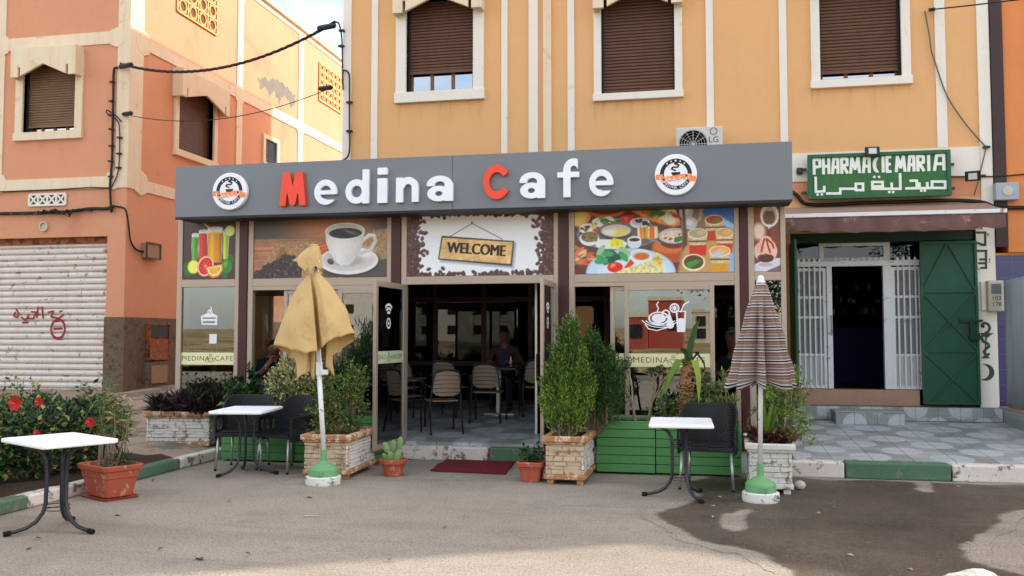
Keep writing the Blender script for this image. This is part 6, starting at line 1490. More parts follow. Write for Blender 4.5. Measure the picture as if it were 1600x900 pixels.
# ------------------------------------------------------------------ planters
def stone_planter(label, origin, rz, w, d, h, faces, group, rim_m, z0=0, feet=True, trim='rim_clay', lod=.05):
    """stacked split-stone box: faces = material of front, right, back, left"""
    r = thing('stone_planter', label, 'planter', origin, group, rz)
    ox, oy, oz = origin
    zf = .055 if feet else 0
    body = MB(); t = .03
    zt, zb = h-.075, zf+.05
    body.box(t, w-t, t, d-t, zf, zt, 0)
    rr = random.Random(int(abs(ox)*1000))
    def face(n, L, mk, mi):
        z = zb
        while z < zt-.012:
            hh = min(rr.uniform(.032, .058), zt-z); u = 0
            while u < L-.004:
                ll = min(rr.uniform(.06, .24), L-u)
                if L-u-ll < .04: ll = L-u
                p = rr.uniform(.004, .026); p2 = p+rr.uniform(-.006, .006)
                pts = []
                for (uu, zz) in ((u+.0006, z+.0006), (u+ll-.0006, z+.0006+rr.uniform(0, .005)), (u+ll-.0006, z+hh-.0006-rr.uniform(0, .006)), (u+.0006, z+hh-.0006-rr.uniform(0, .006))):
                    pts.append((uu, zz))
                c = [mk(a, b, 0) for a, b in pts]+[mk(pts[k][0]+(.004 if k in (0, 3) else -.004), pts[k][1]+(.004 if k < 2 else -.004), (p, p2, p2, p)[k]) for k in range(4)]
                body.add(c, [(4, 5, 6, 7), (0, 1, 5, 4), (1, 2, 6, 5), (2, 3, 7, 6), (3, 0, 4, 7)], mi)
                u += ll
            z += hh
    fl = 0
    face(0, w, lambda u, z, p: (u, t-.001-p, z), faces[0]); face(1, d, lambda u, z, p: (w-t+.001+p, u, z), faces[1])
    face(2, w, lambda u, z, p: (w-u, d-t+.001+p, z), faces[2]); face(3, d, lambda u, z, p: (t-.001-p, d-u, z), faces[3])
    for mb in (body,): pass
    def fin(mb): mb.v = [(a+ox, b+oy, c+oz) for a, b, c in mb.v]; return mb
    o = fin(body).build('stone_body', [K['white_stone'], K['tan_stone']], r)
    rm_ = MB(); e = .035
    for (a0, a1, b0, b1) in ((-e, w+e, -e, .045), (-e, w+e, d-.045, d+e), (-e, .045, .045, d-.045), (w-.045, w+e, .045, d-.045)): rm_.box(a0, a1, b0, b1, h-.06, h)
    for (a0, a1, b0, b1) in ((-.015, w+.015, -.015, .02), (-.015, w+.015, d-.02, d+.015), (-.015, .02, .02, d-.02), (w-.02, w+.015, .02, d-.02)): rm_.box(a0, a1, b0, b1, h-.085, h-.061)
    fin(rm_).build('rim', K[rim_m], r, bevel=.012)
    b_ = MB(); b_.box(-.012, w+.012, -.012, d+.012, zf-.003, zf+.048); fin(b_).build('plinth', K[trim], r, bevel=.01)
    if feet:
        for x, y in ((.05, .05), (w-.05, .05), (.05, d-.05), (w-.05, d-.05)): f = MB(); f.box(x-.035, x+.035, y-.035, y+.035, 0, zf-.0035); fin(f).build('foot', K[trim], r, bevel=.006)
    s_ = MB(); N = 8; vs = [(.046+(w-.092)*i/N, .046+(d-.092)*j/N, h-.075+.03*rr.random()) for j in range(N+1) for i in range(N+1)]
    s_.add(vs, [(j*(N+1)+i, j*(N+1)+i+1, (j+1)*(N+1)+i+1, (j+1)*(N+1)+i) for j in range(N) for i in range(N)]); fin(s_).build('soil', K['soil'], r, smooth=True)
    return r
GP = 'stacked stone planters in front of the cafe'
K['rim_white'] = K['white_stone']
stone_planter('long white stone planter full of dark purple leaves on the dirt path', (-7.12, 10.72, .085), R(7), .86, .40, .50, (0, 0, 0, 0), GP, 'rim_clay')
stone_planter('stone planter with tan front and white side behind the yellow parasol base', (-4.27, 9.38, 0), R(2), .52, .95, .49, (1, 0, 0, 1), GP, 'rim_clay')
stone_planter('tan and white stone planter holding the tall bright conifer', (-1.58, 9.55, 0), R(-1), .42, 1.0, .51, (1, 0, 0, 1), GP, 'rim_clay')
stone_planter('all white stone planter behind the striped parasol base', (.52, 9.40, 0), R(-2), .42, .95, .50, (0, 0, 0, 0), GP, 'rim_white', trim='white_stone')
def wood_planter(label, x0, x1, y0, y1, h, n=6, sep=None):
    r = thing('wooden_planter', label, 'planter', (x0, y0, 0), 'green wooden planters along the cafe front')
    m = MB(); m.box(x0+.02, x1-.02, y0+.02, y1-.02, .03, h-.05); m.build('liner', K['green_dark'], r)
    m = MB(); ph_ = h/n
    for k in range(n):
        z0_, z1_ = .02+k*(h-.02)/n+.004, .02+(k+1)*(h-.02)/n-.003; j = random.uniform(-.003, .003)
        m.box(x0, x1, y0+j, y0+.0195, z0_, z1_); m.box(x1-.0195, x1+j, y0+.02, y1, z0_, z1_); m.box(x0+j, x0+.0195, y0+.02, y1, z0_, z1_); m.box(x0+.02, x1-.02, y1-.0195, y1+j, z0_, z1_)
    m.build('plank_sides', K['green_wood'], r, bevel=.004)
    m = MB(); N = 10; vs = [(x0+.021+(x1-x0-.042)*i/N, y0+.021+(y1-y0-.042)*j/3, h-.04+.02*random.random()) for j in range(4) for i in range(N+1)]
    m.add(vs, [(j*(N+1)+i, j*(N+1)+i+1, (j+1)*(N+1)+i+1, (j+1)*(N+1)+i) for j in range(3) for i in range(N)]); m.build('soil', K['soil'], r, smooth=True)
    return r
wood_planter('green wooden planter behind the two black wicker armchairs', -5.90, -4.93, 10.50, 10.92, .60)
wood_planter('green wooden planter beside the open door behind the tan fronted stone planter', -4.915, -3.86, 10.52, 10.94, .60)
wood_planter('green wooden planter between the bright conifer and the last white table', -1.12, -.455, 10.40, 10.88, .61)
wood_planter('green wooden planter behind the table and chair by the striped parasol', -.445, .50, 10.42, 10.90, .60)

def tpot(name, label, c, w, d, h, rz, saucer=True, n=None, group=None):
    r = thing(name, label, 'plant pot', (c[0], c[1], c[2]), group, rz)
    def ring(k, z, e=0): a, b = w/2*k+e, d/2*k+e; q = min(a, b)*.16; return [(-a+q,-b,z),(a-q,-b,z),(a,-b+q,z),(a,b-q,z),(a-q,b,z),(-a+q,b,z),(-a,b-q,z),(-a,-b+q,z)] if n is None else [(a*math.cos(2*math.pi*i/n), b*math.sin(2*math.pi*i/n), z) for i in range(n)]
    N = 8 if n is None else n
    zs_ = .022 if saucer else 0
    prof = [(.72, zs_, 0), (.74, zs_+.01, 0), (.88, h*.62, 0), (.90, h*.63, .004), (.93, h-.055, .004), (.96, h-.05, .018), (1.0, h-.008, .018), (.99, h, .014), (.93, h, 0), (.90, h-.05, -.005), (.86, h-.06, -.012)]
    m = MB(); vs = [p for k, z, e in prof for p in ring(k, z, e)]; fs = [(i*N+k, i*N+(k+1) % N, (i+1)*N+(k+1) % N, (i+1)*N+k) for i in range(len(prof)-1) for k in range(N)]+[tuple(range(N-1, -1, -1))]
    m.add([(x+c[0], y+c[1], z+c[2]) for x, y, z in vs], fs); m.build('pot_wall', K['pot'], r, bevel=.004)
    m = MB(); m.add([(x+c[0], y+c[1], z+c[2]) for x, y, z in ring(.9, h-.045, -.004)], [tuple(range(N))]); m.build('soil', K['soil'], r)
    if saucer:
        m = MB(); pr = [(.80, 0, 0), (.88, .0, .0), (.93, .022, .01), (.90, .022, .005), (.86, .008, 0)]; vs = [p for k, z, e in pr for p in ring(k, z, e)]
        fs = [(i*N+k, i*N+(k+1) % N, (i+1)*N+(k+1) % N, (i+1)*N+k) for i in range(len(pr)-1) for k in range(N)]+[tuple(range(N-1, -1, -1)), tuple(range((len(pr)-1)*N, len(pr)*N))]
        m.add([(x+c[0], y+c[1], z+c[2]) for x, y, z in vs], fs); m.build('saucer', K['pot'], r)
    return r
tpot('plant_pot', 'rectangular terracotta pot with saucer by the painted kerb', (-5.66, 7.95, 0), .54, .38, .33, R(-27))
tpot('plant_pot', 'small round terracotta pot holding the prickly pear', (-3.37, 9.80, 0), .30, .30, .19, 0, False, 10)
tpot('plant_pot', 'small square terracotta pot of herbs beside the red mat', (-1.76, 9.74, 0), .27, .25, .215, R(-2), False)

# red mat, white stone
m = MB(); N = 26; base = [PZ(672, 737), PZ(790, 742), PZ(805, 722), PZ(752, 716), PZ(738, 711), PZ(722, 716), PZ(700, 718)]
out_ = ragged([(p.x, p.y) for p in base], .018, 6)
poly = [(p.x, p.y) for p in out_]
tri = tessellate_polygon([[Vector((x, y, 0)) for x, y in poly]])
cxm, cym = sum(p[0] for p in poly)/len(poly), sum(p[1] for p in poly)/len(poly)
m.prism(poly, .006, .022, plane='xy'); o = m.build('door_mat', K['mat_red']); solo(o, 'worn dark red door mat with a torn edge at the entrance', 'mat')
st_ = bmesh.new(); bmesh.ops.create_icosphere(st_, subdivisions=3, radius=1)
rs = random.Random(3); 
for v in st_.verts:
    n_ = .10*math.sin(v.co.x*4+1)+.08*math.sin(v.co.y*5+2)+.06*math.sin(v.co.z*6+v.co.x*3); v.co = v.co*(1+n_); v.co = Vector((v.co.x*.20, v.co.y*.16, max(-.05, v.co.z*.095)))
m = MB(); sc_ = PZ(1478, 905, .05); m.add([(v.co.x+sc_.x+.12, v.co.y+sc_.y-.14, v.co.z+.05) for v in st_.verts], [tuple(v.index for v in f.verts) for f in st_.faces]); st_.free()
solo(m.build('boulder', K['stone_pale'], smooth=True), 'rounded white stone lying on the wet asphalt', 'stone')
# ------------------------------------------------------------------ plants
def leafm(name, col, var=.25, rough=.45, trans=.25):
    m, t = newmat(name); c = lin(col); n = t.noise(t.coords(), 9, 3)
    oi = t.new('ShaderNodeNewGeometry'); rp = oi.outputs['Random Per Island']
    f = t.math('ADD', t.math('MULTIPLY', n, .4), t.math('MULTIPLY', rp, .6))
    cc = t.mix(f, sc(c, 1-var), sc(c, 1+var))
    p = t.out(cc, rough, 0, .4); tr = t.new('ShaderNodeBsdfTranslucent'); t.lk(cc, tr.inputs[0])
    mx = t.new('ShaderNodeMixShader'); mx.inputs[0].default_value = trans; o = [q for q in t.n if q.type == 'OUTPUT_MATERIAL'][0]
    t.lk(p.outputs[0], mx.inputs[1]); t.lk(tr.outputs[0], mx.inputs[2]); t.lk(mx.outputs[0], o.inputs[0]); return m
Lf = {k: leafm('leaf_'+k, c) for k, c in dict(dark=(34, 56, 32), mid=(62, 96, 44), bright=(106, 142, 48), lime=(156, 174, 60), olive=(110, 116, 62), yellow=(176, 160, 84), cream=(206, 204, 150), purple=(66, 44, 44), plum=(46, 34, 33), conifer=(50, 84, 36), grey=(120, 130, 96), red=(120, 60, 48)).items()}
K['bark'] = mat('bark', (134, 116, 96), .9, .25, 12, .5, 60); K['stem_green'] = flat('stem_green', (96, 110, 60), .6)
K['petal'] = leafm('petal_red', (206, 24, 28), .15, .5, .2)
def sph(n, c, rad, shell=.5):
    d = rng.normal(size=(n, 3)); d /= np.linalg.norm(d, axis=1, keepdims=True); k = (shell+(1-shell)*rng.random(n))[:, None]
    return np.array(c)+d*np.array(rad)*k, d
def plant(name, label, cat, base, group=None): return thing(name, label, cat, base, group)
def pick(n, ks, p=None): return rng.choice(len(ks), n, p=p)
def branch_stems(mb, base, tips, r0, r1, wob=.04, mi=0):
    for tp in tips:
        a, b = Vector(base), Vector(tp); pts = [a.lerp(b, k/4)+Vector((random.uniform(-wob, wob), random.uniform(-wob, wob), 0))*(k not in (0, 4)) for k in range(5)]
        mb.tube(pts, [r0+(r1-r0)*k/4 for k in range(5)], 5, mi)

# hibiscus hedge and its bed
m_ = MB(); N1, N2 = 14, 40; x0, x1, y0, y1 = -9.0, -6.16, -2, 9.9
vs = [(x0+(x1-x0)*i/N1, y0+(y1-y0)*j/N2, .13+.03*random.random()+(.0 if i < N1 else -.03)) for j in range(N2+1) for i in range(N1+1)]
m_.add(vs, [(j*(N1+1)+i, j*(N1+1)+i+1, (j+1)*(N1+1)+i+1, (j+1)*(N1+1)+i) for j in range(N2) for i in range(N1)]); tag(m_.build('flower_bed_soil', K['soil'], smooth=True), kind='structure')
hd = plant('hibiscus_hedge', 'dark glossy hibiscus hedge with red flowers behind the painted kerb', 'hedge', (-7.1, 7.6, .13))
st = MB(); lf = MB(); bl = []
for i in range(34):
    cx, cy = random.uniform(-7.9, -6.42), random.uniform(4.6, 9.5)
    if cy > 8.6 and cx > -6.6: cx -= .4
    h = random.uniform(.62, .86); bl.append((cx, cy, h))
for cx, cy, h in bl:
    rad = (random.uniform(.28, .42), random.uniform(.3, .45), h*.45)
    branch_stems(st, (cx, cy, .12), [(cx+random.uniform(-.25, .25), cy+random.uniform(-.25, .25), h*.9) for _ in range(5)], .014, .005)
    n = 760; P, D = sph(n, (cx, cy, .16+h*.52), rad, .45); D = D*.8+rng.normal(size=(n, 3))*.55; D[:, 2] -= .1
    lf.leaves(P, D, rng.uniform(.05, .095, n), rng.uniform(.035, .06, n), pick(n, range(4), [.46, .34, .14, .06]))
for i in range(60):   # shoots sticking out of the top
    cx, cy, h = random.choice(bl); n = 14; x, y = cx+random.uniform(-.3, .3), cy+random.uniform(-.3, .3); top = h+.16+random.uniform(0, .22)
    st.tube([(x, y, h*.6), (x+random.uniform(-.05, .05), y, top)], [.006, .003], 4)
    P = np.stack([np.full(n, x)+rng.normal(0, .02, n), np.full(n, y)+rng.normal(0, .02, n), rng.uniform(h*.7, top, n)], 1); D = rng.normal(size=(n, 3)); D[:, 2] = abs(D[:, 2])*.5
    lf.leaves(P, D, rng.uniform(.05, .09, n), rng.uniform(.03, .05, n), pick(n, range(4), [.35, .4, .15, .1]))
st.build('stems', K['bark'], hd)
for i in range(15):
    cx, cy = random.uniform(-6.72, -6.38), random.uniform(5.2, 8.7); n = 260; P, D = sph(n, (cx, cy, .36), (.2, .25, .2), .3); D = D*.6+rng.normal(size=(n, 3))*.6
    lf.leaves(P, D, rng.uniform(.045, .085, n), rng.uniform(.03, .055, n), pick(n, range(4), [.5, .32, .12, .06]))
lf.build('foliage', [Lf['dark'], Lf['mid'], Lf['olive'], Lf['yellow']], hd)
for px, py, y, k in ((22, 631, 7.05, .85), (58, 628, 7.4, .55), (139, 660, 7.55, .6), (55, 677, 6.9, .38)):
    c = PY(px, py, y); m_ = MB(); n = 5
    for i in range(n):
        a = 2*math.pi*i/n+.3; d = Vector((math.cos(a), -.45, math.sin(a))); s_ = Vector((-math.sin(a), 0, math.cos(a)))
        b = c+Vector((0, .02, 0)); L = .075*k; W = .062*k
        m_.add([b, b+d*L*.5+s_*W*.7, b+d*L+s_*W*.4+Vector((0, .012, 0)), b+d*L*1.04-s_*W*.4+Vector((0, .02, 0)), b+d*L*.5-s_*W*.7], [(0, 1, 2), (0, 2, 3), (0, 3, 4)])
    fl = m_.build('flower', K['petal'], hd)
    m_ = MB(); m_.tube([c, c+Vector((.01, -.06*k, .02*k))], [.006, .004], 5); m_.build('stamen', Lf['yellow'], fl)

# leggy plant in the terracotta pot
pp = plant('potted_shrub', 'leggy potted shrub with narrow yellowing leaves in the rectangular terracotta pot', 'plant', (-5.66, 7.95, .29))
st = MB(); lf = MB()
for i in range(15):
    x, y = -5.66+random.uniform(-.13, .12), 7.95+random.uniform(-.1, .1); h = random.uniform(.45, .86); tx, ty = x+random.uniform(-.28, .24), y+random.uniform(-.15, .15)
    st.tube([(x, y, .28), ((x+tx)/2+random.uniform(-.04, .04), (y+ty)/2, .30+h*.55), (tx, ty, .30+h)], [.011, .008, .004], 5)
    n = 26; t_ = rng.uniform(.45, 1, n)[:, None]; P = np.array([[x, y, .33]])*(1-t_)+np.array([[tx, ty, .33+h]])*t_+rng.normal(0, .02, (n, 3)); D = rng.normal(size=(n, 3)); D[:, 2] = D[:, 2]*.6+.1
    lf.leaves(P, D, rng.uniform(.07, .13, n), rng.uniform(.014, .024, n), pick(n, range(4), [.35, .3, .2, .15]), droop=.35)
n = 220; P, D = sph(n, (-5.50, 7.88, .38), (.12, .10, .09), .2); lf.leaves(P, D+np.array([0, 0, .4]), .05, .012, 3)
st.build('stems', K['bark'], pp); lf.build('foliage', [Lf['olive'], Lf['mid'], Lf['yellow'], Lf['conifer']], pp)

def rosettes(parent, centers, L, W, cols, n=26, up=.5, name='foliage', droop=.3):
    lf = MB()
    for c in centers:
        a = rng.uniform(0, 2*math.pi, n); e = rng.uniform(.05, 1.0, n)**.8; D = np.stack([np.cos(a)*(1.15-e), np.sin(a)*(1.15-e), e*up*2], 1)
        lf.leaves(np.array(c)+rng.normal(0, .008, (n, 3)), D, rng.uniform(L*.6, L*1.1, n), W, pick(n, range(len(cols))), .18, droop)
    return lf.build(name, [Lf[c] for c in cols], parent)
def straps(parent, c, n, L, W, col, spread=.5, name='strap_leaves', lean=(0, 0)):
    mb = MB()
    for i in range(n):
        a = random.uniform(0, 2*math.pi); l = L*random.uniform(.6, 1.1); sp = spread*random.uniform(.3, 1); pts = []
        side = Vector((-math.sin(a), math.cos(a), 0))
        for k in range(7):
            t_ = k/6; rr = l*sp*t_**1.2; z = l*(t_-.55*sp*t_**2.4); pts.append(Vector((c[0]+math.cos(a)*rr+lean[0]*t_, c[1]+math.sin(a)*rr+lean[1]*t_, c[2]+z)))
        vs = []
        for k, p in enumerate(pts): w_ = W*(1-(k/6)**2)*.5+.001; vs += [p-side*w_, p+Vector((0, 0, -.3*w_)), p+side*w_]
        mb.add(vs, [f for k in range(6) for f in ((k*3, k*3+1, k*3+4, k*3+3), (k*3+1, k*3+2, k*3+5, k*3+4))])
    return mb.build(name, Lf[col], parent, smooth=True)
# purple leaved border in the long white planter
pb = plant('purple_leaf_plant', 'dense dark purple strap leaved plants filling the long white planter', 'plant', (-6.75, 10.95, .5))
cs = [(-7.10+.90*u+random.uniform(-.03, .03), 10.74+.36*random.random()+.11*u, .56+random.uniform(-.03, .10)) for u in np.linspace(0, 1, 52)]
rosettes(pb, cs, .24, .036, ['purple', 'plum', 'plum', 'plum'], 30, .62, droop=.4)
straps(plant('agave', 'green spiky agave rising from the purple leaves in the long white planter', 'plant', (-6.65, 11.02, .6)), (-6.55, 11.0, .58), 11, .42, .045, 'bright', .55)
straps(plant('agave', 'dark arching spiky plant at the end of the long white planter', 'plant', (-6.3, 11.02, .6)), (-6.24, 11.05, .58), 16, .5, .04, 'dark', .9)
def bush(name, label, cat, base, blobs, L, W, cols, p, dens, stems=6, sh=.5, up=.3, stemh=.5, fold=.25, droop=.15, tips=None):
    r = plant(name, label, cat, base); st = MB(); lf = MB()
    for (c, rad) in blobs:
        branch_stems(st, (c[0]*.3+base[0]*.7, c[1]*.3+base[1]*.7, base[2]), [(c[0]+random.uniform(-.5, .5)*rad[0], c[1]+random.uniform(-.5, .5)*rad[1], c[2]+rad[2]*random.uniform(-.2, .6)) for _ in range(stems)], .012, .004, .02)
        n = int(dens*rad[0]*rad[2]*1000); k = max(5, n//26)
        # leaves in sprays: each spray has its own centre so the outline is uneven
        cc, cd = sph(k, c, rad, sh); 
        for i in range(k):
            m = 26; P = cc[i]+rng.normal(0, .035, (m, 3))+np.outer(rng.uniform(-.02, .10, m), cd[i]*.6+np.array([0, 0, up])); D = cd[i]*.6+rng.normal(size=(m, 3))*.6+np.array([0, 0, up])
            lf.leaves(P, D, rng.uniform(L*.65, L*1.15, m), rng.uniform(W*.7, W*1.15, m), pick(m, range(len(cols)), p), fold, droop)
    st.build('stems', K['bark'], r); lf.build('foliage', [Lf[c] for c in cols], r); return r
bush('leafy_plant', 'green broad leaved plant beside the maroon post behind the first wicker armchair', 'plant', (-5.72, 10.72, .55), [((-5.72, 10.72, .82), (.24, .17, .2))], .12, .09, ['mid', 'dark', 'bright'], [.5, .35, .15], 9, sh=.4)
bush('variegated_shrub', 'cream and green variegated shrub behind the two wicker armchairs', 'shrub', (-5.05, 10.72, .55), [((-5.08, 10.70, .93), (.30, .17, .24)), ((-4.72, 10.74, .82), (.2, .16, .18)), ((-5.08, 10.7, 1.13), (.12, .1, .12))], .055, .03, ['cream', 'olive', 'mid', 'yellow'], [.42, .2, .22, .16], 26, sh=.55)
bush('dark_conifer', 'tall dark feathery conifer beside the open glass door', 'shrub', (-4.2, 10.74, .55), [((-4.25, 10.74, 1.0), (.24, .15, .42)), ((-4.05, 10.76, 1.25), (.16, .12, .42)), ((-4.42, 10.76, .85), (.16, .12, .3))], .10, .012, ['dark', 'conifer'], [.65, .35], 30, sh=.2, up=1.2)
bush('euonymus_shrub', 'small leaved olive green shrub in the tan fronted stone planter', 'shrub', (-4.0, 9.9, .42), [((-4.13, 9.70, .70), (.17, .2, .26)), ((-4.12, 9.68, .95), (.13, .16, .2)), ((-3.96, 9.98, .76), (.16, .2, .3)), ((-3.92, 10.0, 1.05), (.12, .15, .2))], .045, .026, ['olive', 'mid', 'bright', 'dark', 'yellow'], [.32, .26, .2, .12, .1], 26, sh=.3)
def conifer(name, label, base, spires, cols, p, dens):
    """upright spires of small scale sprays, gaps between them"""
    r = plant(name, label, 'conifer', base); st = MB(); lf = MB()
    for (x, y, z0, z1, rad) in spires:
        x = base[0]+.05+(x-base[0]-.05)*.86
        st.tube([base, (x, y, z0), (x, y, z1-.05)], [.016, .010, .003], 5); H_ = z1-z0
        for k in range(int(dens*H_)):
            u = random.random()**.85; z = z0+H_*u; rr = rad*(math.sin(math.pi*min(1, .16+.84*u)**.8)+.06)*random.uniform(.35, 1.12); a = random.uniform(0, 6.283)
            c = np.array([x+rr*math.cos(a), y+rr*math.sin(a), z]); d = np.array([math.cos(a)*.55, math.sin(a)*.55, 1.0]); m = 12; t_ = rng.random(m)[:, None]
            out_ = rr/rad; L = random.uniform(.07, .13); sd_ = rng.normal(size=(m, 3))*.55; sd_[:, 2] = np.abs(sd_[:, 2])*.4
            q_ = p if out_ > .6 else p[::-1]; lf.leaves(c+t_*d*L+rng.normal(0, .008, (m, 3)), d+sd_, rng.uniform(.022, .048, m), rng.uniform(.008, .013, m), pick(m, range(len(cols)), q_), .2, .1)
    st.build('stems', K['bark'], r); lf.build('foliage', [Lf[c] for c in cols], r); return r
sp = [(-1.34, 9.82, .56, 1.76, .11), (-1.44, 9.78, .54, 1.60, .11), (-1.54, 9.82, .60, 1.38, .10), (-1.28, 9.80, .56, 1.62, .10), (-1.20, 9.80, .60, 1.40, .10), (-1.46, 9.70, .50, 1.30, .11), (-1.34, 9.72, .50, 1.36, .11), (-1.40, 9.94, .6, 1.66, .10), (-1.62, 9.80, .66, 1.14, .07), (-1.12, 9.78, .7, 1.12, .07), (-1.24, 9.70, .54, 1.14, .09), (-1.56, 9.74, .56, 1.08, .09)]
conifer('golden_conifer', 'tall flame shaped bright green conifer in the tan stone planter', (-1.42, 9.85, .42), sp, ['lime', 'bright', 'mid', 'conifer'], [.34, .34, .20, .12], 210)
sp = [(random.uniform(-1.34, -.90), random.uniform(10.08, 10.42), random.uniform(.55, .95), 0, random.uniform(.10, .15)) for _ in range(15)]
sp = [(x, y, z, min(1.58, max(z+.3, 1.66-abs(x+1.16)*1.2-random.uniform(0, .25))), q_) for x, y, z, _, q_ in sp]
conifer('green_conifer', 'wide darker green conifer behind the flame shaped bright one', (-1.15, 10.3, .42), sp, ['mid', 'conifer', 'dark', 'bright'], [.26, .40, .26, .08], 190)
# frangipani: pale bare forking twigs with small tip leaves
fp = plant('frangipani', 'sparse frangipani with pale bare forking branches in the green wooden planter', 'plant', (-.62, 10.62, .58)); st = MB(); lf = MB(); tips = []
def fork(p, d, L, r, n):
    q = p+d*L; st.tube([p, p.lerp(q, .5)+Vector((random.uniform(-.01, .01),)*3), q], [r, r*.85, r*.75], 6)
    if n == 0: tips.append((q, d)); return
    for _ in range(random.choice((2, 2, 3))):
        e = (d+Vector((random.uniform(-.8, .8), random.uniform(-.6, .6), random.uniform(.0, .6)))).normalized(); fork(q, e, L*random.uniform(.6, .8), r*.72, n-1)
for dx in (-.06, .07): fork(Vector((-.62+dx, 10.62, .56)), Vector((dx*3, 0, 1)).normalized(), .25, .018, 4)
for q, d in tips:
    n = 9; lf.leaves(np.array(q)+rng.normal(0, .008, (n, 3)), np.array(d)+rng.normal(size=(n, 3))*.8, rng.uniform(.03, .06, n), .018, pick(n, range(3)))
st.build('stems', mat('pale_bark', (170, 152, 126), .85, .15, 12, .3), fp); lf.build('foliage', [Lf['olive'], Lf['grey'], Lf['dark']], fp)
# thick scaly trunk with strap leaves
yc = plant('yucca', 'thick scaly orange brown trunk with a few drooping strap leaves', 'plant', (-.13, 10.62, .58)); m_ = MB()
tp = [Vector((-.13, 10.6, .60)), Vector((-.125, 10.6, .85)), Vector((-.10, 10.6, 1.12)), Vector((-.07, 10.6, 1.30))]; m_.tube(tp, [.058, .068, .066, .04], 14)
for k in range(120):
    t_ = random.random(); z = .64+.66*t_; a = random.uniform(0, 6.28); cx = -.13+.06*t_; rr = .066*(1 if t_ < .8 else .75); d = Vector((math.cos(a), math.sin(a), .25))
    b = Vector((cx, 10.6, z))+d*rr*.85; s_ = Vector((-math.sin(a), math.cos(a), 0)); m_.add([b-s_*.026-Vector((0, 0, .012)), b+s_*.026-Vector((0, 0, .012)), b+d*.045+s_*.010, b+d*.045-s_*.010, b+Vector((0, 0, .025))+d*.01], [(0, 1, 2, 3), (3, 2, 4), (0, 3, 4), (1, 4, 2)])
m_.build('trunk', mat('scaly_trunk', (168, 126, 84), .85, .4, 22, .5, 50, stain=(84, 62, 44), stain_amt=.4, stain_scale=22), yc)
def blade(name, pts, W, col):
    mb = MB(); P = [Vector(p) for p in pts]; vs = []
    for k in range(13):
        u = k/12*(len(P)-1); i = min(int(u), len(P)-2); p = P[i].lerp(P[i+1], u-i); w_ = W*.5*(1-(k/12)**3)+.001; vs += [p+Vector((-w_, 0, 0)), p+Vector((0, .3*w_, -.2*w_)), p+Vector((w_, 0, 0))]
    mb.add(vs, [f for k in range(12) for f in ((k*3, k*3+1, k*3+4, k*3+3), (k*3+1, k*3+2, k*3+5, k*3+4))]); return mb.build(name, Lf[col], yc, smooth=True)
T_ = Vector((-.07, 10.56, 1.26))
for pts, W, col in (([(0, 0, 0), (.02, -.03, .2), (.08, -.06, .42), (.13, -.08, .52)], .075, 'mid'), ([(0, 0, 0), (-.10, -.08, .06), (-.2, -.12, -.12), (-.28, -.14, -.36)], .085, 'bright'), ([(-.01, -.01, -.02), (-.12, -.05, .0), (-.24, -.08, -.2), (-.33, -.1, -.42)], .07, 'bright'),
                    ([(0, 0, 0), (.07, -.08, .05), (.11, -.12, -.14), (.11, -.13, -.46)], .08, 'lime'), ([(0, 0, 0), (.1, -.02, .12), (.17, -.03, .02), (.19, -.04, -.1)], .03, 'dark'), ([(0, 0, 0), (-.03, -.05, .12), (-.08, -.08, .16), (-.14, -.1, .1)], .05, 'mid')): blade('strap_leaf', [T_+Vector(p) for p in pts], W, col)
bush('leafy_plant', 'low green leafy plant at the foot of the scaly trunk', 'plant', (-.33, 10.62, .57), [((-.33, 10.6, .74), (.2, .14, .14))], .05, .035, ['mid', 'olive', 'bright'], [.45, .35, .2], 11, sh=.3)
bush('leafy_plant', 'round leaved green plant between the scaly trunk and the chair back', 'plant', (.16, 10.64, .57), [((.16, 10.62, .86), (.22, .14, .2))], .06, .05, ['mid', 'grey', 'bright', 'olive'], [.42, .28, .13, .17], 11, sh=.35)
sc2 = plant('succulent', 'pale grey green succulent with rosettes on thin stems by the striped parasol', 'plant', (.42, 10.5, .57)); st = MB(); cs = []
for k in range(17):
    p = Vector((.44+random.uniform(-.2, .14), 10.48+random.uniform(-.12, .2), .56)); q = p+Vector((random.uniform(-.16, .1), random.uniform(-.1, .05), random.uniform(.15, .62))); st.tube([p, p.lerp(q, .5)+Vector((random.uniform(-.03, .03), 0, 0)), q], [.008, .007, .005], 5); cs.append(tuple(q))
st.build('stems', K['stem_green'], sc2); rosettes(sc2, cs, .085, .022, ['grey', 'olive', 'lime'], 16)
pr_ = plant('purple_leaf_plant', 'dark purple rosettes at the edge of the all white stone planter', 'plant', (.7, 9.55, .45)); rosettes(pr_, [(.55+.34*random.random(), 9.46+.5*random.random(), .47+.05*random.random()) for _ in range(16)], .15, .032, ['purple', 'plum', 'red'], 28)
straps(plant('agave', 'bright green strap leaved plant in the all white stone planter', 'plant', (.70, 9.7, .45)), (.72, 9.68, .46), 14, .56, .05, 'bright', .38)
bush('olive_shrub', 'airy yellow green shrub leaning out of the all white stone planter', 'shrub', (.86, 9.75, .45), [((.92, 9.72, .78), (.16, .2, .22)), ((1.02, 9.75, .98), (.14, .16, .16)), ((.86, 9.9, .9), (.14, .14, .2)), ((1.06, 9.6, .6), (.09, .1, .12))], .055, .018, ['bright', 'lime', 'mid', 'olive'], [.36, .26, .24, .14], 16, sh=.2, up=.6)
rosettes(plant('red_succulent', 'reddish stemmed succulent on the near edge of the all white stone planter', 'plant', (.88, 9.5, .45)), [(.86+.1*random.random(), 9.45+.15*random.random(), .48+.12*random.random()) for _ in range(12)], .09, .02, ['red', 'olive'], 18)
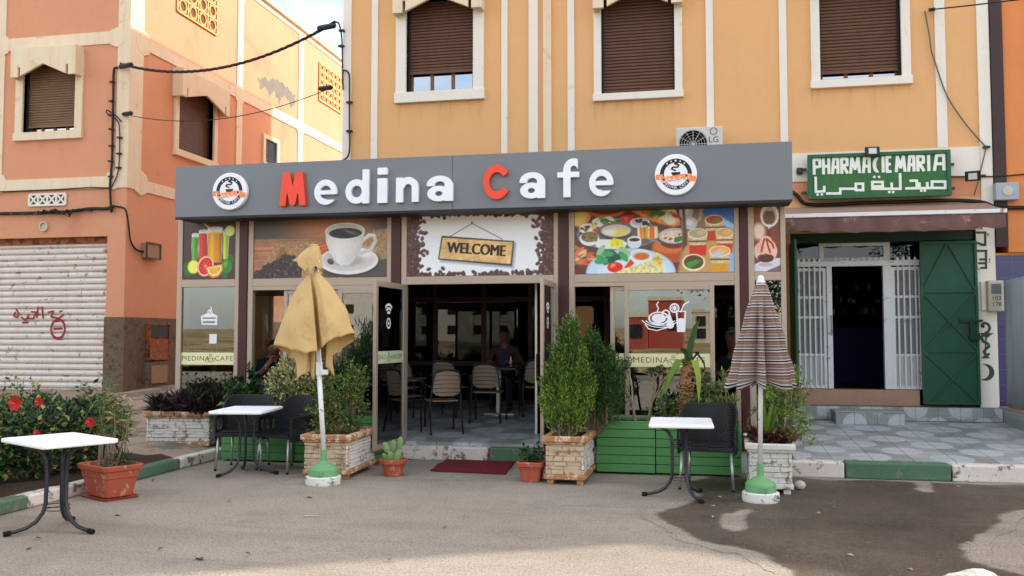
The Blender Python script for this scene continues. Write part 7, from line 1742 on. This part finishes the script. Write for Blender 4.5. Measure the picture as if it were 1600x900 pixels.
# prickly pear
pc = plant('prickly_pear', 'small prickly pear with flat green pads in the round terracotta pot', 'cactus', (-3.37, 9.8, .15)); K['cactus'] = mat('cactus_skin', (124, 150, 92), .6, .12, 10, .1, 60, stain=(176, 180, 120), stain_amt=.15, stain_scale=30)
for (x, y, z, a, b, an, rz) in ((-.03, 0, .20, .042, .075, -.1, .2), (-.085, .0, .31, .040, .07, -.45, .3), (-.01, .01, .33, .042, .075, .15, -.3), (.055, -.02, .22, .04, .085, .35, .1), (.085, -.02, .37, .036, .075, .1, -.2), (-.10, .02, .20, .035, .055, -.6, 0)):
    g = bmesh.new(); bmesh.ops.create_uvsphere(g, u_segments=16, v_segments=10, radius=1); Mx = Matrix.Translation((-3.37+x, 9.8+y, z)) @ Matrix.Rotation(rz, 4, 'Z') @ Matrix.Rotation(an, 4, 'Y')
    m_ = MB(); m_.add([Mx @ Vector((v.co.x*a, v.co.y*.014, v.co.z*b)) for v in g.verts], [tuple(v.index for v in f.verts) for f in g.faces]); g.free(); m_.build('pad', K['cactus'], pc, smooth=True)
hb = plant('herb', 'two small leafy herb plants in the square terracotta pot', 'plant', (-1.76, 9.74, .18)); st = MB(); lf = MB()
for x, y, h in ((-1.84, 9.72, .2), (-1.68, 9.76, .22), (-1.76, 9.74, .07)):
    branch_stems(st, (x, y, .17), [(x+random.uniform(-.05, .05), y+random.uniform(-.05, .05), .17+h) for _ in range(4)], .004, .002, .01); n = 90; P, D = sph(n, (x, y, .19+h*.55), (.055, .055, h*.5), .2); lf.leaves(P, D+rng.normal(size=(n, 3))*.4, rng.uniform(.03, .055, n), .026, pick(n, range(2)))
st.build('stems', K['stem_green'], hb); lf.build('foliage', [Lf['mid'], Lf['dark']], hb)

# ------------------------------------------------------------------ cafe interior
K['beige_plastic'] = mat('beige_plastic', (150, 130, 110), .5, .05, 5, 0)
def cafe_chair():
    r = thing('cafe_chair', '', 'chair', (0, 0, 0))
    m = MB(); n = 6; hw, z0, z1 = .195, .50, .84
    for k in range(n):
        a, b = z0+(z1-z0)*k/n+.0035, z0+(z1-z0)*(k+1)/n-.0035
        def half(z): u = (z-(z0+z1)/2)/((z1-z0)/2); return hw*(1-abs(u)**3.2)**(1/3.2) if abs(u) < 1 else 0.02
        N = 10; vs = []
        for z in (a, (a+b)/2, b):
            h_ = max(half(z), .06)
            for i in range(N+1): x = -h_+2*h_*i/N; vs.append((x, .22+(z-.5)*.16+.05*(1-(x/hw)**2)-.02, z+.012*(1-(x/hw)**2)))
        fs = [(j*(N+1)+i, j*(N+1)+i+1, (j+1)*(N+1)+i+1, (j+1)*(N+1)+i) for j in range(2) for i in range(N)]; m.add(vs, fs)
    o = m.build('backrest', K['beige_plastic'], r); s_ = o.modifiers.new('t', 'SOLIDIFY'); s_.thickness = .012
    m = MB(); m.prism([(-.2, -.21), (.2, -.21), (.22, .1), (.17, .2), (-.17, .2), (-.22, .1)], .435, .455, plane='xy'); m.build('seat', K['beige_plastic'], r, bevel=.008)
    for s in (-1, 1):
        m = MB(); m.tube([(s*.235, -.2, 0), (s*.235, -.2, .62), (s*.235, -.17, .655), (s*.235, .05, .66), (s*.225, .24, .64)], .014, 8); m.build('leg', K['black_steel'], r, smooth=True)
        m = MB(); m.tube([(s*.225, .28, 0), (s*.215, .19, .43), (s*.19, .24, .7), (s*.15, .28, .85)], .014, 8); m.build('leg', K['black_steel'], r, smooth=True)
    m = MB(); m.tube([(-.15, .28, .85), (0, .30, .87), (.15, .28, .85)], .014, 8); m.build('top_rail', K['black_steel'], r, smooth=True); return r
c0_ = cafe_chair(); GI = 'beige plastic chairs inside the cafe'
cl = [((-3.42, 11.95), 212, 'beige plastic chair turned sideways just inside the doorway'), ((-3.0, 13.0), 182, 'beige plastic chair with its back to the door opposite the seated man'), ((-2.42, 13.75), 196, 'beige plastic chair near the doorway wall beside the seated man'),
      ((-3.72, 13.5), 170, 'beige plastic chair deep inside between the doorway chair and the seated man'), ((-4.45, 13.4), 184, 'beige plastic chair furthest inside behind the small dark table'), ((-4.1, 12.35), 150, 'beige plastic chair half hidden by the open door beside the dark table'), ((-3.05, 14.55), 5, 'beige plastic chair the man in the brown jacket sits on')]
for i, (p, a, lb) in enumerate(cl):
    c = c0_ if i == 0 else copy_tree(c0_); c.location = (p[0], p[1], slope_z(p[1])); c.rotation_euler = (0, 0, R(a)); tag(c, lb, 'chair', GI)
def cafe_table(p, label, rz):
    z = slope_z(p[1]); r = thing('cafe_table', label, 'table', (p[0], p[1], z), 'dark tables inside the cafe', rz); x, y = p
    m = MB(); m.box(x-.32, x+.32, y-.32, y+.32, z+.715, z+.745); K.setdefault('table_dark', mat('table_dark', (96, 84, 74), .4, .1, 4, 0)); m.build('table_top', K['table_dark'], r, bevel=.008)
    m = MB(); m.box(x-.035, x+.035, y-.035, y+.035, z+.04, z+.715); m.build('pedestal', K['steel'], r)
    m = MB(); m.box(x-.24, x+.24, y-.03, y+.03, z, z+.03); m.box(x-.03, x+.03, y-.24, y-.0305, z, z+.03); m.box(x-.03, x+.03, y+.0305, y+.24, z, z+.03); m.build('foot', K['steel'], r, bevel=.004)
cafe_table((-4.02, 11.9), 'dark square cafe table just inside the open door', R(4)); cafe_table((-3.0, 13.72), 'dark square cafe table in front of the man in the brown jacket', R(2)); cafe_table((-5.55, 12.3), 'dark square cafe table behind the window with the man in black', R(0)); cafe_table((.30, 11.85), 'dark square cafe table behind the window near the striped parasol', R(0))
bt = thing('water_bottle', 'small clear bottle on the table of the man in the brown jacket', 'bottle', (-2.78, 13.6, slope_z(13.72)+.745)); m_ = MB(); z = slope_z(13.72)+.7455; m_.lathe([(.03, z), (.032, z+.01), (.032, z+.12), (.012, z+.17), (.012, z+.2), (.001, z+.2)], 14, (-2.78, 13.6, 0)); m_.build('bottle_body', K['glass'], bt, smooth=True); m_ = MB(); m_.lathe([(.014, z+.2005), (.014, z+.218), (.001, z+.218)], 10, (-2.78, 13.6, 0)); m_.build('cap', K['blue_counter'], bt)
def notice(label, x0, x1, z0, z1, y, rows, bgc, ink, ell=False):
    r = thing('wall_notice', label, 'notice', (x0, y, z0)); m = MB(); m.box(x0, x1, y, y+.006, z0, z1); m.build('sheet', flat('sheet_'+str(int(z0*100)), bgc, .5), r); m = MB()
    if ell:
        m.lathe([((x1-x0)*.46, 0), ((x1-x0)*.46, .002), (.001, .002)], 28, ((x0+x1)/2, y-.0003, (z0+z1)/2), axis='y', sy=1); m.v = [(a, b, (c-(z0+z1)/2)*.72+(z0+z1)/2) for a, b, c in m.v]
    else:
        for z, a, b in rows: m.box(x0+(x1-x0)*a, x0+(x1-x0)*b, y-.002, y-.0005, z0+(z1-z0)*z, z0+(z1-z0)*(z+.035))
    m.build('print', flat('ink_'+str(int(z0*100)), ink, .5), r)
nx0 = PY(846, 470, 12.0).x; nx1 = PY(874, 470, 12.0).x
notice('printed menu sheet hanging inside the doorway above the blue plaque', nx0, nx1, 2.02, 2.40, 12.0, [(.9, .1, .9)]+[(.12+.1*k, .08, .4) for k in range(7)]+[(.15+.1*k, .58, .92) for k in range(6)], (170, 172, 168), (70, 64, 64))
notice('white sign with a blue oval hanging inside the doorway under the menu sheet', nx0, nx1, 1.72, 1.94, 12.0, [], (176, 176, 182), (26, 30, 74), True)
hp = thing('screen_panel', 'dark screen panel just inside the doorway carrying the notices', 'panel', ((nx0+nx1)/2, 12.02, .3)); m_ = MB(); m_.box(nx0-.06, -1.72, 12.008, 12.05, .26, 3.2); m_.build('panel', K['dark_room'], hp); m_ = MB(); m_.box(nx0-.09, nx0-.061, 12.0, 12.05, .26, 3.2); m_.build('edge_strip', K['steel'], hp)

# ------------------------------------------------------------------ people
def skin_mesh(V, Eg, Rr, lev=2):
    me = bpy.data.meshes.new('body'); me.from_pydata([tuple(v) for v in V], Eg, []); o = bpy.data.objects.new('body', me); C.objects.link(o)
    o.modifiers.new('s', 'SKIN'); sub = o.modifiers.new('u', 'SUBSURF'); sub.levels = sub.render_levels = lev
    if not me.skin_vertices: me.skin_vertices.new()
    for i, d in enumerate(me.skin_vertices[0].data): d.radius = (Rr[i], Rr[i]) if not hasattr(Rr[i], '__len__') else Rr[i]; d.use_root = (i == 0)
    bpy.context.view_layer.update(); out = bpy.data.meshes.new_from_object(o.evaluated_get(bpy.context.evaluated_depsgraph_get())); bpy.data.objects.remove(o); return out
def seated(label, loc, rz, mats, arms, head=(0, -.02, 0), lean=.0, hair=None, cap=None):
    """mats: [skin, torso, sleeves/forearm?, trousers, shoes, inner shirt]; arms: {s: (elbow, wrist, hand)}"""
    V, E_, Rr, Mi = [], [], [], []
    def add(p, r, m, par=None):
        V.append(Vector(p)); Rr.append(r); Mi.append(m)
        if par is not None: E_.append((par, len(V)-1))
        return len(V)-1
    ly = lambda z: -lean*max(0, z-.5)
    pel = add((0, 0, .52), (.155, .125), 3); sp = add((0, .02+ly(.68), .68), (.145, .115), 1, pel); ch_ = add((0, .03+ly(.86), .86), (.165, .125), 1, sp); up_ = add((0, .02+ly(.98), .98), (.13, .095), 1, ch_); nk = add((0, .005+ly(1.06), 1.065), .052, 0, up_)
    hx, hy, hz = head; hb_ = add((hx*.5, -.015+ly(1.12)+hy*.5, 1.125), .062, 0, nk); hm = add((hx, -.03+ly(1.19)+hy, 1.195+hz), (.082, .094), 0, hb_); ht = add((hx, -.015+ly(1.27)+hy, 1.275+hz), (.06, .07), 0, hm)
    nz = add((hx, -.125+ly(1.19)+hy, 1.185+hz), .013, 0, hm)
    for s in (-1, 1):
        add((hx+s*.088, -.01+ly(1.19)+hy, 1.19+hz), .014, 0, hm)
        shd = add((s*.175, .02+ly(.97), .965), .07, 1, up_); el, wr, hn = [Vector(q_) for q_ in arms[s]]
        e_ = add(el, .048, mats['upper'], shd); w_ = add(wr, .031, mats['fore'], e_); pm = add(hn, .034, 0, w_)
        d = (hn-wr).normalized(); sd_ = d.cross(Vector((0, 0, 1))).normalized(); nn = sd_.cross(d)
        for k, (o_, L) in enumerate(((-.028, .060), (-.010, .070), (.009, .066), (.027, .052))):
            f1 = add(hn+sd_*o_+d*.045, .0095, 0, pm); f2 = add(hn+sd_*o_*1.1+d*(.045+L*.5)-nn*.008, .009, 0, f1); add(hn+sd_*o_*1.1+d*(.04+L*.8)-nn*.028, .0075, 0, f2)
        t1 = add(hn+sd_*(.045*s)+d*.01, .011, 0, pm); add(hn+sd_*(.06*s)+d*.045-nn*.01, .009, 0, t1)
        hp_ = add((s*.095, -.03, .50), .10, 3, pel); kn = add((s*.14, -.44, .50), .07, 3, hp_); an = add((s*.14, -.42, .10), .046, 3, kn); add((s*.15, -.56, .045), .042, 4, an)
    me = skin_mesh(V, E_, Rr); 
    for m in mats['list']: me.materials.append(m)
    A = np.array([tuple(V[a]) for a, b in E_]); B = np.array([tuple(V[b]) for a, b in E_]); 
    for p in me.polygons:
        c = np.array(p.center); d = B-A; t = np.clip(((c-A)*d).sum(1)/np.maximum((d*d).sum(1), 1e-9), 0, 1); q_ = np.linalg.norm(c-A-d*t[:, None], axis=1); k = int(q_.argmin()); a, b = E_[k]
        mi = Mi[b] if t[k] > .35 else Mi[a]
        if 'inner' in mats and mi == 1 and abs(c[0]) < .055 and c[1] < -.05: mi = mats['inner']
        zz = c[2]-1.2-hz
        if mi == 0 and c[2] > 1.1 and abs(abs(c[0]-hx)-.033) < .013 and abs(zz-.012) < .009 and c[1] < hy-.05+ly(1.2): mi = len(mats['list'])-1
        p.material_index = mi; p.use_smooth = True
    r = thing('person', label, 'person', loc, None, rz); o = bpy.data.objects.new('body', me); C.objects.link(o); o.parent = r
    hc = Vector((hx, -.012+ly(1.22)+hy, 1.225+hz))
    def capmesh(name, m, sx, sy, sz, zcut, brim=False):
        g = bmesh.new(); bmesh.ops.create_uvsphere(g, u_segments=20, v_segments=14, radius=1); mb = MB()
        keep = [f for f in g.faces if all((v.co.z > zcut+(.55 if v.co.y < -.25 else -.35)) for v in f.verts)]
        idx = {}; vs = []
        for f in keep:
            for v in f.verts:
                if v.index not in idx: idx[v.index] = len(vs); k = 1+.04*math.sin(v.index*2.3); vs.append((hc.x+v.co.x*sx*k+loc[0], hc.y+v.co.y*sy*k+loc[1], hc.z+v.co.z*sz*k+loc[2]))
        mb.add(vs, [tuple(idx[v.index] for v in f.verts) for f in keep]); g.free(); q_ = mb.build(name, m, r, smooth=True); s_ = q_.modifiers.new('t', 'SOLIDIFY'); s_.thickness = .012; return q_
    if hair: capmesh('hair', hair, .092, .108, .098, -.15)
    if cap: capmesh('cap', cap, .098, .115, .10, .15)
    return r
skin_ = mat('skin', (168, 116, 90), .55, .08, 12, 0); skin2 = mat('skin_dark', (136, 90, 68), .55, .08, 12, 0); eye = flat('eye_dark', (30, 22, 20), .3)
blk = mat('black_shirt', (30, 30, 36), .85, .1, 10, .1); blue = mat('blue_jeans', (84, 120, 160), .85, .15, 10, .1); brown = mat('brown_jacket', (84, 54, 46), .8, .2, 10, .15); shirt = mat('blue_shirt', (48, 60, 100), .85, .3, 30, .1); shoe = flat('shoe', (40, 34, 30), .6); dark = flat('dark_trousers', (36, 36, 40), .85); hairm = mat('black_hair', (28, 22, 20), .6, .2, 30, .4, 90); grey_cap = flat('grey_cap', (150, 146, 140), .8)
zs0 = slope_z(12.0)-.02
seated('man in a black shirt leaning forward with a hand raised behind the window', (-5.93, 11.95, zs0), R(30), dict(list=[skin_, blk, blk, blue, shoe, eye], upper=1, fore=0), {-1: ((-.24, -.20, .76), (-.10, -.36, .93), (-.06, -.38, 1.0)), 1: ((.27, -.14, .74), (.12, -.38, .78), (.06, -.44, .80))}, (0, -.06, -.03), .34, hairm)
seated('man in a brown jacket and blue shirt sitting deep inside the cafe doorway', (-3.05, 14.42, slope_z(14.4)), R(4), dict(list=[skin2, brown, brown, dark, shoe, shirt, eye], upper=1, fore=2, inner=5), {-1: ((-.30, -.10, .74), (-.22, -.38, .77), (-.18, -.47, .79)), 1: ((.30, -.10, .74), (.20, -.38, .77), (.14, -.46, .79))}, (0, -.02, 0), .05, hairm)
seated('person in a grey cap sitting in the dark behind the sliding window', (.52, 12.35, zs0+.05), R(-20), dict(list=[skin2, dark, dark, dark, shoe, eye], upper=1, fore=2), {-1: ((-.28, -.12, .74), (-.16, -.36, .77), (-.1, -.44, .79)), 1: ((.28, -.12, .74), (.16, -.36, .77), (.1, -.44, .79))}, (0, -.02, .05), .08, None, grey_cap)
def stool(p, label):
    c = copy_tree(c0_); c.location = (p[0], p[1], slope_z(p[1])); c.rotation_euler = (0, 0, p[2]); tag(c, label, 'chair', GI)
stool((-5.95, 12.0, R(30)), 'beige plastic chair the man in the black shirt sits on'); stool((.52, 12.4, R(-20)), 'beige plastic chair the person in the grey cap sits on')

# ------------------------------------------------------------------ the place behind the photographer, seen in the glass
def block(name, label, x0, x1, y, d, h, m, wins, wm_='sign_dark'):
    r = thing(name, label, 'building', ((x0+x1)/2, y, 0), 'buildings across the open lot'); b = MB(); b.box(x0, x1, y-d, y, 0, h); b.build('wall', m, r)
    b = MB()
    nx_, nz_ = wins
    for i in range(nx_):
        for j in range(nz_): cx, cz = x0+(x1-x0)*(i+.5)/nx_, 1.2+(h-1.5)*(j+.45)/nz_; b.box(cx-.5, cx+.5, y+.001, y+.06, cz-.5, cz+.6)
    b.build('window_panes', K['sign_dark'], r); b = MB(); b.box(x0-.1, x1+.1, y-d-.1, y+.1, h, h+.3); b.build('parapet', K['cream'], r)
brick_red = mat('brick_red_paint', (176, 84, 70), .85, .1, .5, .1)
block('far_house', 'red painted house across the open lot', -3.7, -.9, -52, 8, 4.5, brick_red, (2, 1)); block('far_house', 'lower red house joined to the taller red one across the lot', -5.4, -3.75, -50, 6, 3.1, brick_red, (1, 1))
block('far_house', 'pale cream apartment block across the open lot', -.2, 9, -78, 10, 4.2, K['cream'], (5, 2)); block('far_house', 'long white apartment block far across the lot', -46, -22, -80, 12, 9, K['white_trim'], (7, 3)); block('far_house', 'ochre apartment block far across the lot', -20, -11, -85, 12, 11, K['ochre'], (3, 3))
def tree(label, x, y, h, crown):
    r = thing('street_tree', label, 'tree', (x, y, 0), 'trees across the street'); b = MB(); b.tube([(x, y, 0), (x+.1, y, h*.3), (x, y, h*.6)], [.2, .15, .08], 10)
    for k in range(6): a = k*1.05; b.tube([(x, y, h*.4), (x+math.cos(a)*crown*.5, y+math.sin(a)*crown*.5, h*.72)], [.07, .03], 6)
    b.build('trunk', K['bark'], r); l = MB()
    for k in range(90):
        c, d = sph(1, (x, y, h*.68), (crown, crown, h*.34), .3); n = 60; P = c[0]+rng.normal(0, .22, (n, 3)); l.leaves(P, rng.normal(size=(n, 3)), rng.uniform(.12, .2, n), .09, pick(n, range(2)))
    l.build('crown', [Lf['dark'], Lf['conifer']], r)
tree('dense dark tree across the street opposite the cafe', 1.9, -9, 6.4, 2.5); tree('dark tree further along the street', 9, -14, 5.6, 2.4)

# ------------------------------------------------------------------ litter
K['dry_leaf'] = leafm('dry_leaf', (110, 84, 56)); K['dry_leaf2'] = leafm('pale_leaf', (196, 184, 140)); K['paper'] = flat('paper_scrap', (226, 224, 216), .8)
lv = MB(); lv.add([(0, 0, 0), (.03, .018, .012), (.075, 0, .008), (.03, -.018, .012), (.03, 0, .004)], [(0, 4, 1), (0, 3, 4), (1, 4, 2), (4, 3, 2)])
lf0 = lv.build('fallen_leaf', K['dry_leaf']); lf1 = lv.build('fallen_leaf', K['dry_leaf2']); first = {0: True, 1: True}
for (zx, zy, k, s) in ((715, 163, 0, 1.2), (635, 351, 0, 1.5), (977, 156, 0, 1.0), (476, 105, 0, 1), (492, 321, 0, .8), (355, 211, 0, .9), (125, 282, 0, 1), (101, 313, 0, .8), (782, 331, 0, .8), (1382, 251, 0, .7), (1215, 350, 0, .9), (2613, 105, 1, 0)):
    if s == 0: continue
    p = PZ(zx/2, 700+zy/2, .005); o = lf0 if first[0] else lf0.copy()
    if not first[0]: C.objects.link(o)
    first[0] = False; o.location = p; o.rotation_euler = (random.uniform(-.3, .3), random.uniform(-.2, .3), random.uniform(0, 6)); o.scale = (s, s, s*1.6); tag(o, 'dry brown fallen leaf on the dry asphalt', 'leaf', 'brown leaves on the dry asphalt')
for (zx, zy, s) in ((620, 183, 1), (625, 217, .7), (1010, 187, 1), (965, 205, .8), (1413, 293, 1.1), (1385, 120, 1.0), (480, 284, .7), (1045, 332, 1.1), (1420, 178, .7), (1255, 382, 1.3), (655, 155, 1.0), (970, 90, 1.4)):
    p = PZ(800+zx/2, 700+zy/2, .01); o = lf1 if first[1] else lf1.copy()
    if not first[1]: C.objects.link(o)
    first[1] = False; o.location = p; o.rotation_euler = (random.uniform(-.3, .3), random.uniform(-.2, .3), random.uniform(0, 6)); o.scale = (s*.8, s*.8, s); tag(o, 'pale scrap of leaf on the wet asphalt', 'leaf', 'pale leaves on the wet asphalt')
wl_ = MB(); p = PZ(474, 807, .006); wl_.tube([p, p+Vector((.06, .01, .006)), p+Vector((.17, .03, .004))], [.006, .007, .004], 5); solo(wl_.build('twig', K['dry_leaf2']), 'pale yellow straw lying on the dry asphalt', 'twig')
sn = MB(); p = PZ(1252, 768, .0); g = bmesh.new(); bmesh.ops.create_icosphere(g, subdivisions=2, radius=1); sn.add([(p.x+v.co.x*.06, p.y+.12+v.co.y*.05, .045+v.co.z*.05*(1+.1*math.sin(v.co.x*6))) for v in g.verts], [tuple(v.index for v in f.verts) for f in g.faces]); g.free(); solo(sn.build('pebble', K['stone_pale'], smooth=True), 'small pale stone beside the foot of the all white planter', 'stone')
for o in list(bpy.data.objects):
    if o.type == 'EMPTY': o.hide_render = False
